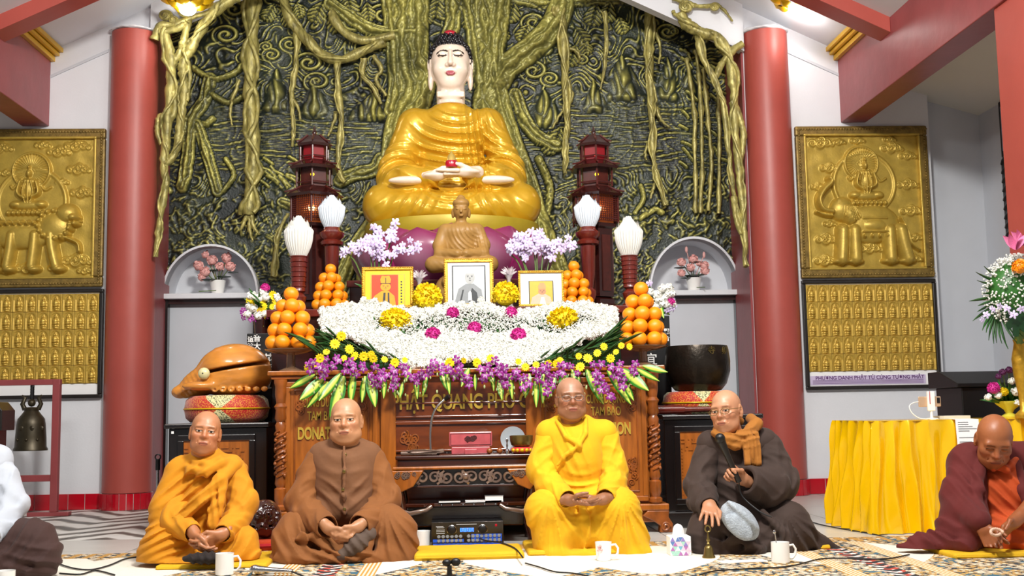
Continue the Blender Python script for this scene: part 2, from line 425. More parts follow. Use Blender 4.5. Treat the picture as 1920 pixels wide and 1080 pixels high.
# square red pillar in front right
tag(MB().box(BX+.02, BX+.5, 6.3, 6.72, 0, 3.2).build('square_pillar', 'red_paint', bev=.01), 'square red pillar under the right long beam at the right edge', 'pillar')
# ceiling lotus lamps
for s in (-1, 1):
    lp = at(352 if s < 0 else 1493, 2, 9.1); lx, ly = lp.x, lp.y; z = lp.z+.03
    t = thing('ceiling_lamp', f'gilt lotus petal ceiling lamp glowing white above the {"left" if s < 0 else "right"} red column', 'ceiling lamp', (lx, ly, z))
    MB().lathe([(.012, cz(lx)-z), (.012, 0), (.07, 0), (.09, -.03), (.05, -.06)], 20).build('canopy', 'gold_trim', t, smooth=.6)
    for ring, (n, R, dz) in enumerate(((8, .2, -.02), (6, .13, -.06))):
        for k in range(n):
            a = 2*PI*k/n+ring*.4; m = MB(); N_ = 7; v = []; f = []
            for th in (0, -.008):
                for i in range(N_):
                    q = i/(N_-1); w = .085*math.sin(PI*min(q*.9+.08, 1))**.8*(R/.2)
                    for e in (-1, -.5, 0, .5, 1):
                        v.append((.04+R*q, w*e, dz-.05*math.sin(q*2.6)+.03*abs(e)+.05*q*q+th))
            for i in range(N_-1):
                for e in range(4):
                    b0 = i*5+e; f.append((b0, b0+5, b0+6, b0+1)); b1 = b0+N_*5; f.append((b1, b1+1, b1+6, b1+5))
            m.add(v, f).xf(Matrix.Rotation(a, 4, 'Z')); m.build('petal', 'gold_trim', t, smooth=1.2)
    mk('bulb', '#ffffff', .3, var=0, emit=14) if 'bulb' not in MATS else None
    MB().sph((0, 0, -.1), (.07, .07, .05), 16, 10).build('bulb', 'bulb', t, smooth=1.2)
    point('lamp_light', (0, 0, -.26), .06, 3.5, parent=t)
# ------------------------------------------------------------------ relief mural in the alcove
GOLD = np.array(lin('#d6cf6e')); DARK = np.array(lin('#161f1f')); MID = np.array(lin('#454d33'))
def sq_noise(x, z, f, seed):
    r = np.random.default_rng(seed); o = np.zeros_like(x)
    for k in range(7):
        a = r.uniform(0, 2*PI); q = f*r.uniform(.6, 1.7); o = o+np.sin(q*(x*math.cos(a)+z*math.sin(a))+r.uniform(0, 6)+1.2*np.sin(q*.55*(z*math.cos(a)-x*math.sin(a))+k))
    return o/4.5
def px2(pts, Y): return [at(u, v, Y) for u, v in pts]
def spline(P, n=6):
    P = [Vector(p) for p in P]; out = []
    for i in range(len(P)-1):
        p0, p1, p2, p3 = P[max(i-1, 0)], P[i], P[i+1], P[min(i+2, len(P)-1)]
        for k in range(n):
            t = k/n; out.append(.5*((2*p1)+(p2-p0)*t+(2*p0-5*p1+4*p2-p3)*t*t+(3*p1-p0-3*p2+p3)*t**3))
    out.append(P[-1]); return out
MZ0, MZ1 = 1.0, 5.2
nx, nz_ = 600, 500
gx = np.linspace(-AX, AX, nx); gz = np.linspace(MZ0, MZ1, nz_); X, Z = np.meshgrid(gx, gz, indexing='ij')
Hh = .010*sq_noise(X, Z, 14, 1)+.008*sq_noise(X, Z, 38, 2)+.005*sq_noise(X, Z, 80, 3)
def zpx(v): return at(854, v, W2).z
zw0, zw1 = zpx(335), zpx(175)
wat = np.clip((Z-zw0)/.12, 0, 1)*np.clip((zw1-Z)/.2, 0, 1)      # water: long flat ripples
Hh = Hh*(1-.75*wat)+wat*(.009*np.sin(Z*135+2.5*np.sin(X*5.0)+1.6*np.sin(X*13+Z*9))*(.4+.6*np.sin(X*7+Z*31+1.3*np.sin(X*17)))+.004*np.sin(Z*300+5*np.sin(X*6)))
rock = np.clip((zpx(330)-Z)/.2, 0, 1)
Hh += rock*(.015*(1-np.abs(sq_noise(X*.8, Z, 24, 5)))**2+.008*(1-np.abs(sq_noise(X, Z, 52, 6)))**2-.008)
cl_ = sq_noise(X, Z, 6.5, 21)+.35*sq_noise(X, Z, 17, 22)
Hh += (1-wat)*(1-.55*rock)*.011*np.exp(-(((cl_*5.5) % 1-.5)/.17)**2)+wat*.004*np.exp(-(((cl_*3) % 1-.5)/.12)**2)
def hill(u, v, w, h, d):            # ribbed mountains
    c = at(u, v, W2); s_ = W2/FPX; t = np.clip((c.z-Z)/(h*s_), 0, 1); inside = np.abs(X-c.x) < w*s_*t**.8
    return np.where(inside & (Z > c.z-h*s_), d*(1-np.abs(X-c.x)/(w*s_*t**.8+1e-6))*np.clip((Z-(c.z-h*s_))/.06, 0, 1)*(.45+.75*np.abs(sq_noise(X, Z*.4, 46, int(u)))), 0)
for a in ((520, 130, 40, 90, .05), (590, 150, 45, 80, .05), (700, 175, 70, 60, .05), (1165, 105, 55, 95, .05), (1110, 150, 40, 70, .05), (1250, 110, 35, 90, .04), (1020, 170, 50, 80, .05), (1290, 130, 30, 60, .04)): Hh = np.maximum(Hh, hill(*a))
def swirl(u, v, r, d=.03):
    c = at(u, v, W2); s_ = W2/FPX*r; dx = (X-c.x)/s_; dz = (Z-c.z)/s_*1.35; q = np.hypot(dx, dz); an = np.arctan2(dz, dx)
    return np.where(q < 1, d*np.clip((1-q)*4, 0, 1)*(.55+.45*np.sin(q*13-an*1.0)), -1)
for a in ((440, 20, 28), (425, 68, 32), (460, 110, 20), (510, 105, 22), (545, 85, 24), (580, 120, 34), (595, 155, 30), (500, 90, 16), (1015, 95, 30), (1000, 135, 34), (1030, 150, 22), (1250, 62, 26), (1262, 62, 14), (1090, 115, 18), (660, 45, 40), (720, 30, 36), (1000, 45, 30), (835, 25, 40)): Hh = np.maximum(Hh, swirl(*a))
def heart(u, v, r, rot=0, d=.045):   # bodhi leaves
    c = at(u, v, W2); s_ = W2/FPX*r; x = (X-c.x)/s_; z = (Z-c.z)/s_; x, z = x*math.cos(rot)+z*math.sin(rot), -x*math.sin(rot)+z*math.cos(rot)
    t = np.clip((z+1.5)/2.4, 0, 1); w = .95*np.sin(PI*t**.62)**.8*(t > 0)*(z < .9+.25*np.abs(x)); q = np.abs(x)/(w+1e-5)
    return np.where((q < 1) & (t > 0) & (t < 1), d*(1-q*q*.6)*(.8+.2*np.sign(np.sin(14*z+9*np.abs(x))))*(1-.6*np.exp(-(x*9)**2)), -1)
rl = np.random.default_rng(3)
leaf_px = [(905, 70), (880, 30), (800, 30), (770, 45), (745, 20), (700, 55), (690, 20), (920, 25), (940, 60), (960, 20), (790, 80), (650, 20), (655, 8), (540, 30), (560, 18), (510, 22), (1085, 65), (1095, 85), (1162, 45), (1075, 100), (900, 100), (760, 90), (735, 60), (860, 15), (820, 10), (985, 60), (1140, 20), (1115, 25), (720, 75), (885, 120), (1010, 255), (1030, 265), (1045, 255), (600, 20), (630, 35)]
for u, v in leaf_px: Hh = np.maximum(Hh, heart(u, v, rl.uniform(13, 21), rl.uniform(-.6, .6)))
def strand(pts, r, d, tex=.25):      # branches and trunks that stay in the mural surface
    P = spline([at(u, v, W2) for u, v in pts], 5); best = np.full_like(X, 9.0); rr = r*W2/FPX; lo = np.array([min(p.x for p in P)-rr, min(p.z for p in P)-rr]); hi = np.array([max(p.x for p in P)+rr, max(p.z for p in P)+rr])
    i0, i1 = np.searchsorted(gx, [lo[0], hi[0]]); j0, j1 = np.searchsorted(gz, [lo[1], hi[1]]); xs_, zs_ = X[i0:i1, j0:j1], Z[i0:i1, j0:j1]; b = best[i0:i1, j0:j1]
    for a, c in zip(P[:-1], P[1:]):
        dx, dz = c.x-a.x, c.z-a.z; t = np.clip(((xs_-a.x)*dx+(zs_-a.z)*dz)/(dx*dx+dz*dz+1e-9), 0, 1); b[:] = np.minimum(b, np.hypot(xs_-a.x-t*dx, zs_-a.z-t*dz))
    h = d*np.sqrt(np.clip(1-(b/rr)**2, 0, 1))*(.8+.2*np.cos(b/rr*(7 if r > 9 else 0)+2.2*sq_noise(xs_, zs_, 22, int(r*7)+len(pts))))+.006*sq_noise(xs_, zs_, 110, int(r)); h[b >= rr] = -1
    Hh[i0:i1, j0:j1] = np.maximum(Hh[i0:i1, j0:j1], h)
trunk = [([(762, -70), (755, 110), (770, 170), (745, 230), (735, 300), (720, 420), (690, 520)], 22, .10), ([(792, -70), (785, 90), (800, 150), (780, 220), (760, 260)], 20, .11), ([(722, -60), (742, 140), (735, 210)], 15, .09),
    ([(898, -60), (915, 130), (905, 200), (930, 280)], 20, .1), ([(948, -60), (925, 120), (935, 190), (955, 260), (985, 340), (1010, 420), (1050, 520), (1070, 580)], 22, .11), ([(925, 170), (950, 130), (995, 95), (1035, 55), (1052, 15)], 26, .13),
    ([(965, 180), (985, 230), (1010, 260), (1045, 275)], 14, .07), ([(960, 330), (990, 400), (1020, 470), (1040, 560)], 16, .09), ([(700, 420), (660, 480), (630, 560)], 16, .09), ([(680, 460), (640, 520)], 12, .08),
    ([(640, 340), (665, 328), (700, 320), (715, 300)], 14, .06), ([(600, 370), (570, 390), (530, 380)], 10, .05), ([(840, -70), (850, 40), (830, 90)], 16, .08), ([(866, -60), (890, 90), (900, 160)], 14, .08), ([(1010, 300), (1030, 350), (1025, 400)], 8, .05),
    ([(395, 150), (385, 190), (360, 230), (355, 290), (345, 350)], 13, .06), ([(372, 235), (390, 290), (410, 360)], 11, .06), ([(350, 225), (385, 235), (400, 225)], 7, .05), ([(365, 130), (400, 150), (440, 140), (460, 120)], 6, .05), ([(400, 180), (430, 195), (455, 185)], 6, .05),
    ([(420, 360), (440, 330), (425, 300)], 5, .04), ([(1190, 400), (1205, 375), (1200, 350)], 5, .05), ([(1200, 410), (1225, 395), (1240, 400)], 6, .05), ([(560, 310), (565, 350), (550, 390)], 5, .04), ([(960, 0), (1020, 10), (1100, 5), (1210, 0)], 10, .06), ([(620, 10), (700, 60), (780, 65)], 13, .09)]
for a in trunk: strand(*a)
rb = np.random.default_rng(11)
for k in range(46):                  # bamboo leaves, ferns
    u, v = (rb.uniform(1265, 1370), rb.uniform(90, 330)) if k < 30 else (rb.uniform(480, 545), rb.uniform(290, 345)); a = rb.uniform(.3, 1.2)*rb.choice([-1, 1]); L = rb.uniform(14, 26)
    strand([(u, v), (u+L*math.cos(a)*.7, v+L*abs(math.sin(a))*.6), (u+L*math.cos(a), v+L*abs(math.sin(a)))], 3.2, .035)
lo_ = np.clip((Hh-.012)/.06, 0, 1)
gxg, gzg = np.gradient(Hh, gx, gz); sl_ = np.clip(np.hypot(gxg, gzg)/1.4, 0, 1)
lap = Hh-(np.roll(Hh, 2, 0)+np.roll(Hh, -2, 0)+np.roll(Hh, 2, 1)+np.roll(Hh, -2, 1))/4
rub = np.clip(lap/.006, 0, 1)        # gilding rubbed onto everything that stands proud
fac = np.clip(.95*rub+.85*lo_*(1-.45*sl_), 0, 1)*np.clip(.8+.4*sq_noise(X, Z, 5, 9), .25, 1)
colr = DARK[None, None]*(1-fac[..., None])+GOLD[None, None]*fac[..., None]+MID[None, None]*.35*np.clip(.5+sq_noise(X, Z, 7, 4), 0, 1)[..., None]
yy = W2-.02-Hh*1.25
# leave out the two arched niches and everything above the roof line
keep = Z < cz(0)-SL*np.abs(X)+.05
niche = {}
for s, u0, u1, vt, vb in ((-1, 311, 483, 464, 552), (1, 1219, 1382, 450, 546)):
    a, b = at(u0, vb, W2-.05), at(u1, vb, W2-.05); top = at((u0+u1)/2, vt, W2-.05).z; cx, rx = (a.x+b.x)/2, (b.x-a.x)/2; zb = (a.z+b.z)/2
    niche[s] = (cx, rx, zb, top)
    keep &= ~((((X-cx)/rx)**2+((Z-zb)/(top-zb))**2 < 1) & (Z > zb)) & ~((np.abs(X-cx) < rx*1.03) & (Z <= zb))
idx = np.arange(nx*nz_).reshape(nx, nz_)
kq = keep[:-1, :-1] & keep[1:, :-1] & keep[1:, 1:] & keep[:-1, 1:]
Q = np.stack([idx[:-1, :-1], idx[1:, :-1], idx[1:, 1:], idx[:-1, 1:]], -1)[kq]
mural = thing('relief_mural', 'dark bronze-green relief of bodhi tree, roots and water filling the alcove', 'relief', (0, W2, MZ0))
V = np.stack([X, yy-W2, Z-MZ0], -1).reshape(-1, 3); used = np.unique(Q); remap = np.zeros(len(V), int); remap[used] = np.arange(len(used))
npmesh('background', V[used], remap[Q], None, 'mural', mural, col=colr.reshape(-1, 3)[used])
def root(pts, r0, r1, Y, seed=0, twist=0, name='root', n=9):
    P = spline(px2(pts, Y), 7); rr = np.random.default_rng(seed); m = len(P); R = []
    for i in range(m):
        t = i/(m-1); w = r0+(r1-r0)*t; R.append(max(.004, (w*(1+.12*math.sin(i*.7+seed)+.05*rr.normal()))*Y/FPX))
        P[i] = P[i]+Vector((0.003*rr.normal(), .003*rr.normal(), 0))
    if name == 'bamboo_stalk': R = [x*(1.35 if i % 4 == 0 else .9) for i, x in enumerate(R)]
    b = MB().tube(P, R, n)
    for q in range(twist):           # thinner rootlets wound round it
        ph = q*2.2+seed; b.tube([P[i]+Vector((math.cos(i*.28+ph)*R[i]*1.25, -abs(math.sin(i*.28+ph))*R[i]*1.0, 0)) for i in range(m)], [x*.38 for x in R], 6)
    b.xf(Matrix.Translation((0, -W2, -MZ0))); return b.build(name, 'root_gold', mural, smooth=1.3)
FY, BY = W-.1, W2-.08
roots = [  # tree standing in front of the left reveal
    ([(303, 55), (318, 95), (322, 140), (318, 185), (314, 225), (312, 270), (306, 310), (312, 345), (303, 390), (298, 430), (292, 482)], 11, 5, FY, 1, 1), ([(352, 40), (345, 75), (338, 97), (325, 118), (317, 145), (324, 175), (328, 205), (318, 228)], 8, 6, FY, 2, 0),
    ([(445, -6), (405, 18), (382, 45), (366, 78), (350, 105), (342, 130), (346, 165), (342, 205), (335, 245), (331, 280), (318, 302), (306, 312)], 11, 6, FY, 3, 1), ([(312, 215), (298, 222), (295, 245), (302, 272)], 6, 4, FY, 4, 0), ([(345, 100), (356, 140), (350, 190)], 5, 4, FY, 5, 0),
    # hanging roots on the left
    ([(470, -8), (474, 60), (471, 120), (469, 180), (474, 240), (476, 300), (470, 350), (467, 400)], 12, 12, BY-.06, 6, 2), ([(468, 395), (458, 418), (450, 432)], 6, 2, BY-.06, 7, 0), ([(470, 395), (474, 420), (486, 440)], 6, 2, BY-.06, 8, 0), ([(467, 395), (468, 430), (474, 452)], 5, 2, BY-.06, 9, 0),
    ([(530, -5), (545, 38), (573, 72), (608, 104), (640, 112), (680, 96), (722, 78)], 10, 9, BY-.05, 10, 1), ([(552, 45), (556, 90), (553, 140), (547, 185), (550, 235), (548, 275)], 6, 3, BY-.03, 11, 1), ([(545, 180), (560, 205), (563, 225)], 4, 2, BY-.03, 12, 0),
    ([(632, 112), (634, 165), (640, 215), (636, 270), (635, 315), (646, 342)], 6, 5, BY-.04, 13, 1), ([(630, 210), (622, 240), (615, 255)], 4, 2, BY-.03, 14, 0), ([(684, 110), (680, 140), (700, 165), (715, 195)], 6, 3, BY-.03, 15, 1), ([(700, 105), (715, 130), (705, 150), (725, 180)], 5, 3, BY-.03, 16, 0),
    ([(450, 150), (438, 180), (432, 210), (436, 235)], 4, 2, BY-.03, 17, 0), ([(620, 22), (640, 55), (680, 76), (740, 66)], 9, 8, BY-.05, 18, 0), ([(512, 520), (518, 470), (522, 440), (540, 400)], 6, 3, BY-.05, 37, 1),
    # hanging roots on the right
    ([(1045, 15), (1056, 45), (1057, 110), (1060, 170), (1064, 225), (1060, 285), (1058, 325)], 9, 4, BY-.05, 19, 2), ([(1060, 90), (1080, 95), (1088, 112)], 4, 3, BY-.03, 20, 0), ([(1066, 150), (1072, 185), (1050, 215), (1036, 240)], 4, 2, BY-.03, 21, 0), ([(1134, 22), (1137, 75), (1133, 125), (1127, 168)], 5, 2, BY-.03, 22, 1),
    ([(1216, -8), (1217, 60), (1218, 120), (1221, 180), (1222, 235), (1225, 290), (1232, 335), (1248, 385)], 9, 4, BY-.05, 23, 2), ([(1230, 200), (1240, 225), (1258, 240)], 5, 2, BY-.03, 24, 0), ([(1230, 60), (1238, 90), (1235, 120)], 4, 2, BY-.03, 25, 0), ([(1218, 265), (1210, 285), (1212, 300)], 4, 2, BY-.03, 26, 0), ([(1232, 330), (1226, 350), (1220, 372)], 4, 2, BY-.03, 27, 0),
    # tree standing in front of the right reveal
    ([(1275, 22), (1290, 48), (1318, 62), (1348, 72), (1365, 105), (1374, 150), (1377, 205), (1380, 260), (1386, 330), (1394, 400), (1396, 450), (1398, 500)], 12, 5, FY, 28, 1), ([(1392, 82), (1368, 100), (1350, 125), (1341, 148)], 8, 6, FY, 29, 0), ([(1308, 68), (1316, 105), (1338, 145), (1354, 185), (1360, 230), (1368, 300), (1374, 350), (1388, 420)], 7, 4, FY, 30, 1), ([(1372, 190), (1390, 230), (1394, 270), (1384, 320)], 8, 5, FY, 31, 0), ([(1376, 370), (1380, 410), (1390, 440)], 6, 4, FY, 32, 0)]
for a in roots: root(*a)
for pts, sd in (([(1288, 110), (1301, 200), (1303, 300), (1304, 400)], 33), ([(1305, 95), (1314, 190), (1316, 300), (1314, 400)], 34), ([(1318, 130), (1328, 220), (1334, 310), (1328, 395)], 35), ([(1346, 170), (1349, 260), (1347, 400)], 36)):
    o = root(pts, 4.2, 4.2, BY-.02, sd, 0, 'bamboo_stalk', 7)
# curling clouds over the two corner trees
def curl(u, v, r, Y, turns=1.6):
    c = at(u, v, Y); s_ = Y/FPX*r; P = [c+Vector((math.cos(t)*s_*(1-t/(turns*2*PI)*.85), -.02*t/6, math.sin(t)*s_*.85*(1-t/(turns*2*PI)*.85))) for t in np.linspace(0, turns*2*PI, 30)]
    b = MB().tube(P, [s_*.2]*30, 7).sph(c, (s_*.85, .03, s_*.72), 16, 8).xf(Matrix.Translation((0, -W2, -MZ0))); b.build('cloud_scroll', 'root_gold', mural, smooth=1.2)
for a in ((348, 22, 17), (310, 30, 13), (325, 38, 9), (1286, 14, 16), (1340, 14, 11)): curl(*a, FY-.03)
for a in (([(290, 75), (300, 50), (330, 45), (362, 32), (392, 22), (396, 8)], 9, 3), ([(1262, -5), (1290, 8), (1320, 12), (1345, 10), (1362, 24), (1372, 40)], 6, 2), ([(300, 62), (335, 52), (352, 40)], 8, 6)): root(a[0], a[1], a[2], FY-.02, 40, 0, 'cloud_scroll')

# ------------------------------------------------------------------ niches below the mural
for s in (-1, 1):
    cx, rx, zb, top = niche[s]; nm = 'left' if s < 0 else 'right'
    t = struct(bpy.data.objects.new('wall_niche_'+nm, None)); COL.objects.link(t); t.location = (cx, W2, 0)
    n = 28; rh = top-zb; v = []; f = []
    for i in range(n+1):
        a = PI*i/n
        for k, y in ((1.0, -.12), (1.0, .06)): v.append((rx*math.cos(a)*k, y, zb+rh*math.sin(a)*k))
        v.append((rx*1.0*math.cos(a), .28-.0, zb+rh*math.sin(a)))
    for i in range(n):
        for k in range(2): b = i*3+k; f.append((b, b+1, b+4, b+3))
    f.append(tuple(i*3+2 for i in range(n, -1, -1)))
    MB().add(v, f).build('arch_shell', 'wall_white', t, smooth=.5)
    m = MB(); v = []; f = []          # plaster rim of the arch
    for i in range(n+1):
        a = PI*i/n
        for k, y in ((1.0, -.13), (1.045, -.13), (1.045, 0), (1.0, 0)): v.append((rx*math.cos(a)*k, y, zb+rh*math.sin(a)*k))
    for i in range(n):
        for k in range(4): b = i*4+k; b2 = i*4+(k+1) % 4; f.append((b, b+4, b2+4, b2))
    m.add(v, f).build('arch_rim', 'wall_white', t)
    MB().box(-rx*1.06, rx*1.06, -.16, .28, zb-.045, zb).build('shelf', 'wall_white', t, bev=.004)
    MB().box(-rx*1.0, rx*1.0, -.02, .03, 0, zb-.045).build('back_panel', 'wall_grey', t)
    for e in (-1, 1): MB().box(e*rx-.03, e*rx+.03, -.1, 0, 0, zb-.045).build('side_post', 'black_lacquer', t)
    MB().box(-rx, rx, -.09, 0, zb-.085, zb-.046).build('top_rail', 'wood_dark', t)
# ------------------------------------------------------------------ great seated Buddha on lotus
BYc = 8.95; bz = at(848, 417, BYc-.3).z; BXc = at(848, 417, BYc).x
bud = thing('buddha_statue', 'large seated golden-robed buddha statue with white face and black curls', 'statue', (BXc, BYc, bz))
S = SDF((-.78, -.62, -.03), (.78, .45, 1.25), .0085)
k = .05
S.ell((0, .02, .16), (.5, .38, .17), .05)
for s in (-1, 1):
    S.cap((s*.1, .08, .18), (s*.53, -.12, .165), .19, .15, .06)        # thigh
    S.cap((s*.53, -.13, .15), (s*.06, -.36, .12), .15, .10, .06)        # folded shin
    S.ell((s*.56, -.1, .17), (.13, .17, .165), .05)
S.ell((0, -.3, .08), (.3, .17, .09), .05)
S.ell((0, .06, .5), (.27, .2, .34), .08); S.ell((0, .04, .78), (.31, .19, .2), .08); S.ell((0, .03, .93), (.2, .15, .1), .06)
S.cap((0, .02, .9), (0, .01, 1.06), .13, .085, .05)
for s in (-1, 1):
    S.ell((s*.28, .05, .86), (.13, .14, .13), .06)
    S.chain([(s*.31, .06, .85), (s*.44, .03, .5), (s*.46, -.02, .42)], [.125, .13, .13], .06)
    S.chain([(s*.46, -.02, .41), (s*.33, -.2, .37), (s*.16, -.3, .36)], [.13, .105, .08], .05)
    S.ell((s*.43, -.08, .36), (.13, .16, .09), .06)                     # sleeve bag on the thigh
fb = S.fold
fb('rad', (-.02, -.2, .62), (.21, .3, .28), .075, .08, (0.05, -.1, 1.14), .05, 2.2)
fb('lin', (.2, -.2, .62), (.085, .3, .32), .065, .055, (1, 0, .12), .08, 2.2)
fb('rad', (.3, -.1, .6), (.09, .3, .26), .05, .065, (.55, 0, 1.0), .1, 2.0)
for s in (-1, 1):
    fb('rad', (s*.43, -.12, .5), (.16, .25, .14), .045, .065, (s*.36, -.1, .3), .12, 2.0)
    fb('rad', (s*.3, -.35, .1), (.28, .2, .12), .022, .08, (s*.75, -.3, .42), .12, 1.3)
fb('rad', (0, -.4, .22), (.17, .3, .13), .03, .05, (0, -.4, .42), .2, 1.2)
v, t, q = S.mesh(); npmesh('robe', v, q, t, 'gold_robe', bud)
mk('cream_face', '#f3dfca', .25, attr=True, var=.02, coat=.5)
# head: egg-shaped face with long ears, painted brows, eyes and lips
H_ = SDF((-.24, -.26, -.34), (.24, .24, .3), .0055)
H_.ell((0, .01, .03), (.156, .165, .19), .03).ell((0, -.03, -.07), (.146, .135, .148), .05).ell((0, -.085, -.185), (.07, .055, .05), .06)
H_.cap((0, -.165, .06), (0, -.205, -.045), .013, .022, .02).ell((-.025, -.18, -.055), .016, .012).ell((.025, -.18, -.055), .016, .012)
for s in (-1, 1):
    H_.ell((s*.06, -.15, .045), (.034, .02, .02), .012).ell((s*.06, -.185, .012), (.035, .02, .02), .03, 'sub').ell((s*.06, -.148, .032), (.036, .018, .018), .008)
    H_.ell((s*.075, -.105, -.07), (.05, .05, .05), .05)
    H_.ell((s*.165, .02, .0), (.022, .045, .08), .02).ell((s*.16, .01, -.13), (.022, .03, .085), .02).ell((s*.175, 0, .01), (.012, .02, .05), .01, 'sub')
H_.cap((-.032, -.163, -.112), (.032, -.163, -.112), .011, k=.01).ell((0, -.166, -.128), (.03, .012, .011), .008).cap((-.035, -.185, -.1195), (.035, -.185, -.1195), .006, k=.004, op='sub')
H_.chain([(0, .01, -.15), (0, .02, -.24), (0, .02, -.33)], [.1, .105, .115], .04)
for z in (-.255, -.285): H_.cap((-.1, -.085, z), (.1, -.085, z), .01, k=.03)
v, t, q = H_.mesh(); c = np.tile(np.array(lin('#ecd8c4')), (len(v), 1)); x, y, z = v.T
fr = y < -.08
def paint(m, h): c[m & fr] = lin(h)
paint((np.abs(z-(.073-.012*((np.abs(x)-.06)/.04)**2+.006*(np.abs(x) < .02))) < .008) & (np.abs(np.abs(x)-.065) < .046), '#1b1512')
paint((np.abs(z-(.022+.010*((np.abs(x)-.06)/.035)**2)) < .0058) & (np.abs(np.abs(x)-.062) < .042), '#2a201c')
paint(((x/.037)**2+((z+.119)/.02)**2 < 1), '#a94f58')
paint((x**2+(z-.095)**2 < .007**2), '#ffffff')
npmesh('head', v, q, t, 'cream_face', bud, col=c, loc=(0, -.02, 1.34))
hb = MB()
for i in range(12):
    ph = -.35+i*(PI/2+.3)/11
    n = max(5, int(29*math.cos(min(ph, 1.5))))
    for j in range(n):
        a = 2*PI*(j+.5*(i % 2))/n; X_, Y_, Z_ = .166*math.cos(ph)*math.cos(a), .02+.172*math.cos(ph)*math.sin(a), .05+.165*math.sin(ph)
        if Y_ < -.03 and Z_ < .098+.25*max(0, abs(X_)-.1)*-1.6: continue
        hb.sph((X_, Y_, Z_), .019, 7, 5)
for i in range(5):
    ph = .1+i*.33; n = max(4, int(17*math.cos(ph)))
    for j in range(n): a = 2*PI*(j+.5*(i % 2))/n; hb.sph((.1*math.cos(ph)*math.cos(a), .03+.1*math.cos(ph)*math.sin(a), .195+.06*math.sin(ph)), .018, 7, 5)
hb.sph((0, .035, .055), (.16, .155, .16)).sph((0, .03, .19), (.1, .1, .06), 14, 8)
# keep the dome of the hair clear of the face
hair = MB(); hair.v = [(x, (y if not (y < -.09 and z < .12) else y+.05), z) for x, y, z in hb.v]; hair.f = hb.f
hair.build('hair', 'hair_black', bud, smooth=1.2, loc=(0, -.02, 1.345))
mk('ruby', '#b5122c', .2, coat=.6)
MB().sph((0, -.02, 1.345+.245), (.058, .06, .035), 14, 8).build('crown_jewel', 'ruby', bud, smooth=1)
Hn = SDF((-.32, -.6, .22), (.32, -.14, .5), .006)
for s, yo, zo in ((-1, -.37, .355), (1, -.40, .375)):
    Hn.ell((s*.12, yo, zo), (.1, .06, .028), .03); Hn.cap((s*.2, yo+.06, zo+.01), (s*.1, yo, zo), .05, .04, .03)
    for q_ in range(4): Hn.chain([(s*.05, yo-.055+q_*.03, zo+.002), (-s*.03, yo-.05+q_*.028, zo+.004), (-s*.11+s*.012*q_, yo-.045+q_*.026, zo+.008)], [.016, .0145, .011], .006)
    Hn.chain([(s*.13, yo-.03, zo+.02), (s*.07, yo-.05, zo+.045), (s*.02, yo-.045, zo+.06)], [.02, .016, .012], .012)
v, t, q = Hn.mesh(); npmesh('hands', v, q, t, 'cream', bud)
for s in (-1, 1):
    F = SDF((-.2, -.1, -.08), (.2, .1, .08), .008); F.ell((0, 0, 0), (.16, .06, .035), .02)
    for j in range(5): F.ell((-s*.15+0*j, -.04+.02*j, .0), (.03, .011, .02), .008)
    v, t, q = F.mesh(); npmesh('foot', v, q, t, 'cream', bud, loc=(s*.33, -.3, .33))
mk('jewel_gold', '#e6c66a', .2, .5)
MB().lathe([(.045, 0), (.05, .03), (.045, .05)], 16, (0, -.42, .405)).build('offering_jewel', 'ruby', bud, smooth=.8)
MB().lathe([(.04, .05), (.03, .09), (.012, .11), (.004, .13)], 16, (0, -.42, .405)).build('jewel_top', 'jewel_gold', bud, smooth=.8)
# lotus throne: olive-gold seat and magenta petals
base_z = at(848, 530, BYc-.5).z
lt = thing('lotus_throne', 'large magenta lotus petal throne with olive gold seat under the buddha', 'throne', (BXc, BYc, base_z))
hz = bz-base_z
mk('olive_gold', '#b49c2a', .4, .2, var=.12)
MB().lathe([(.68, hz-.1), (.70, hz-.05), (.69, hz+.012), (.5, hz+.014)], 56, sq=.86).build('seat_disc', 'olive_gold', lt, smooth=.6)
MB().lathe([(.5, 0), (.62, .1), (.66, hz-.1)], 40, sq=.86).build('core', 'magenta_core', lt, smooth=.6)
m = MATS['magenta']; 
def petal_mesh(w, h, out):
    n, e = 12, 8; v = []; f = []
    for th in (0, -.018):
        for i in range(n+1):
            t_ = 1-(1-i/n)**1.9; ww = w*(.6+.4*math.sin(min(t_*2.4, 1)*PI/2))*(1 if t_ < .5 else math.sqrt(max(0.0004, 1-((t_-.5)/.5)**2.8)))
            for j in range(e+1):
                q_ = -1+2*j/e; v.append((ww*q_, -(out*math.sin(t_*2.0)+.055*(1-q_*q_)*math.sin(PI*t_))+.06*q_*q_-th, h*t_-.02*q_*q_))
    M_ = (n+1)*(e+1)
    for i in range(n):
        for j in range(e): b = i*(e+1)+j; f += [(b, b+1, b+e+2, b+e+1), (b+M_, b+M_+e+1, b+M_+e+2, b+M_+1)]
    for i in range(n):
        for j in (0, e): b = i*(e+1)+j; f.append((b, b+e+1, b+M_+e+1, b+M_) if j == 0 else (b, b+M_, b+M_+e+1, b+e+1))
    for j in range(e): b = n*(e+1)+j; f.append((b, b+1, b+M_+1, b+M_))
    me = MB().add(v, f).mesh(smooth=.9); me.materials.append(m); ca = me.color_attributes.new('Col', 'FLOAT_COLOR', 'POINT'); cc = np.ones((len(v), 4), np.float32)
    for i_, (x_, y_, z_) in enumerate(v): g_ = .5*math.exp(-(x_/(w*.55))**2-((z_-h*.45)/(h*.32))**2); cc[i_, :3] = np.array(lin('#8a1a55'))*(1-g_)+np.array(lin('#d7a5bd'))*g_
    ca.data.foreach_set('color', cc.ravel()); return me
pm1, pm2 = petal_mesh(.27, .4, .13), petal_mesh(.27, .44, .09)
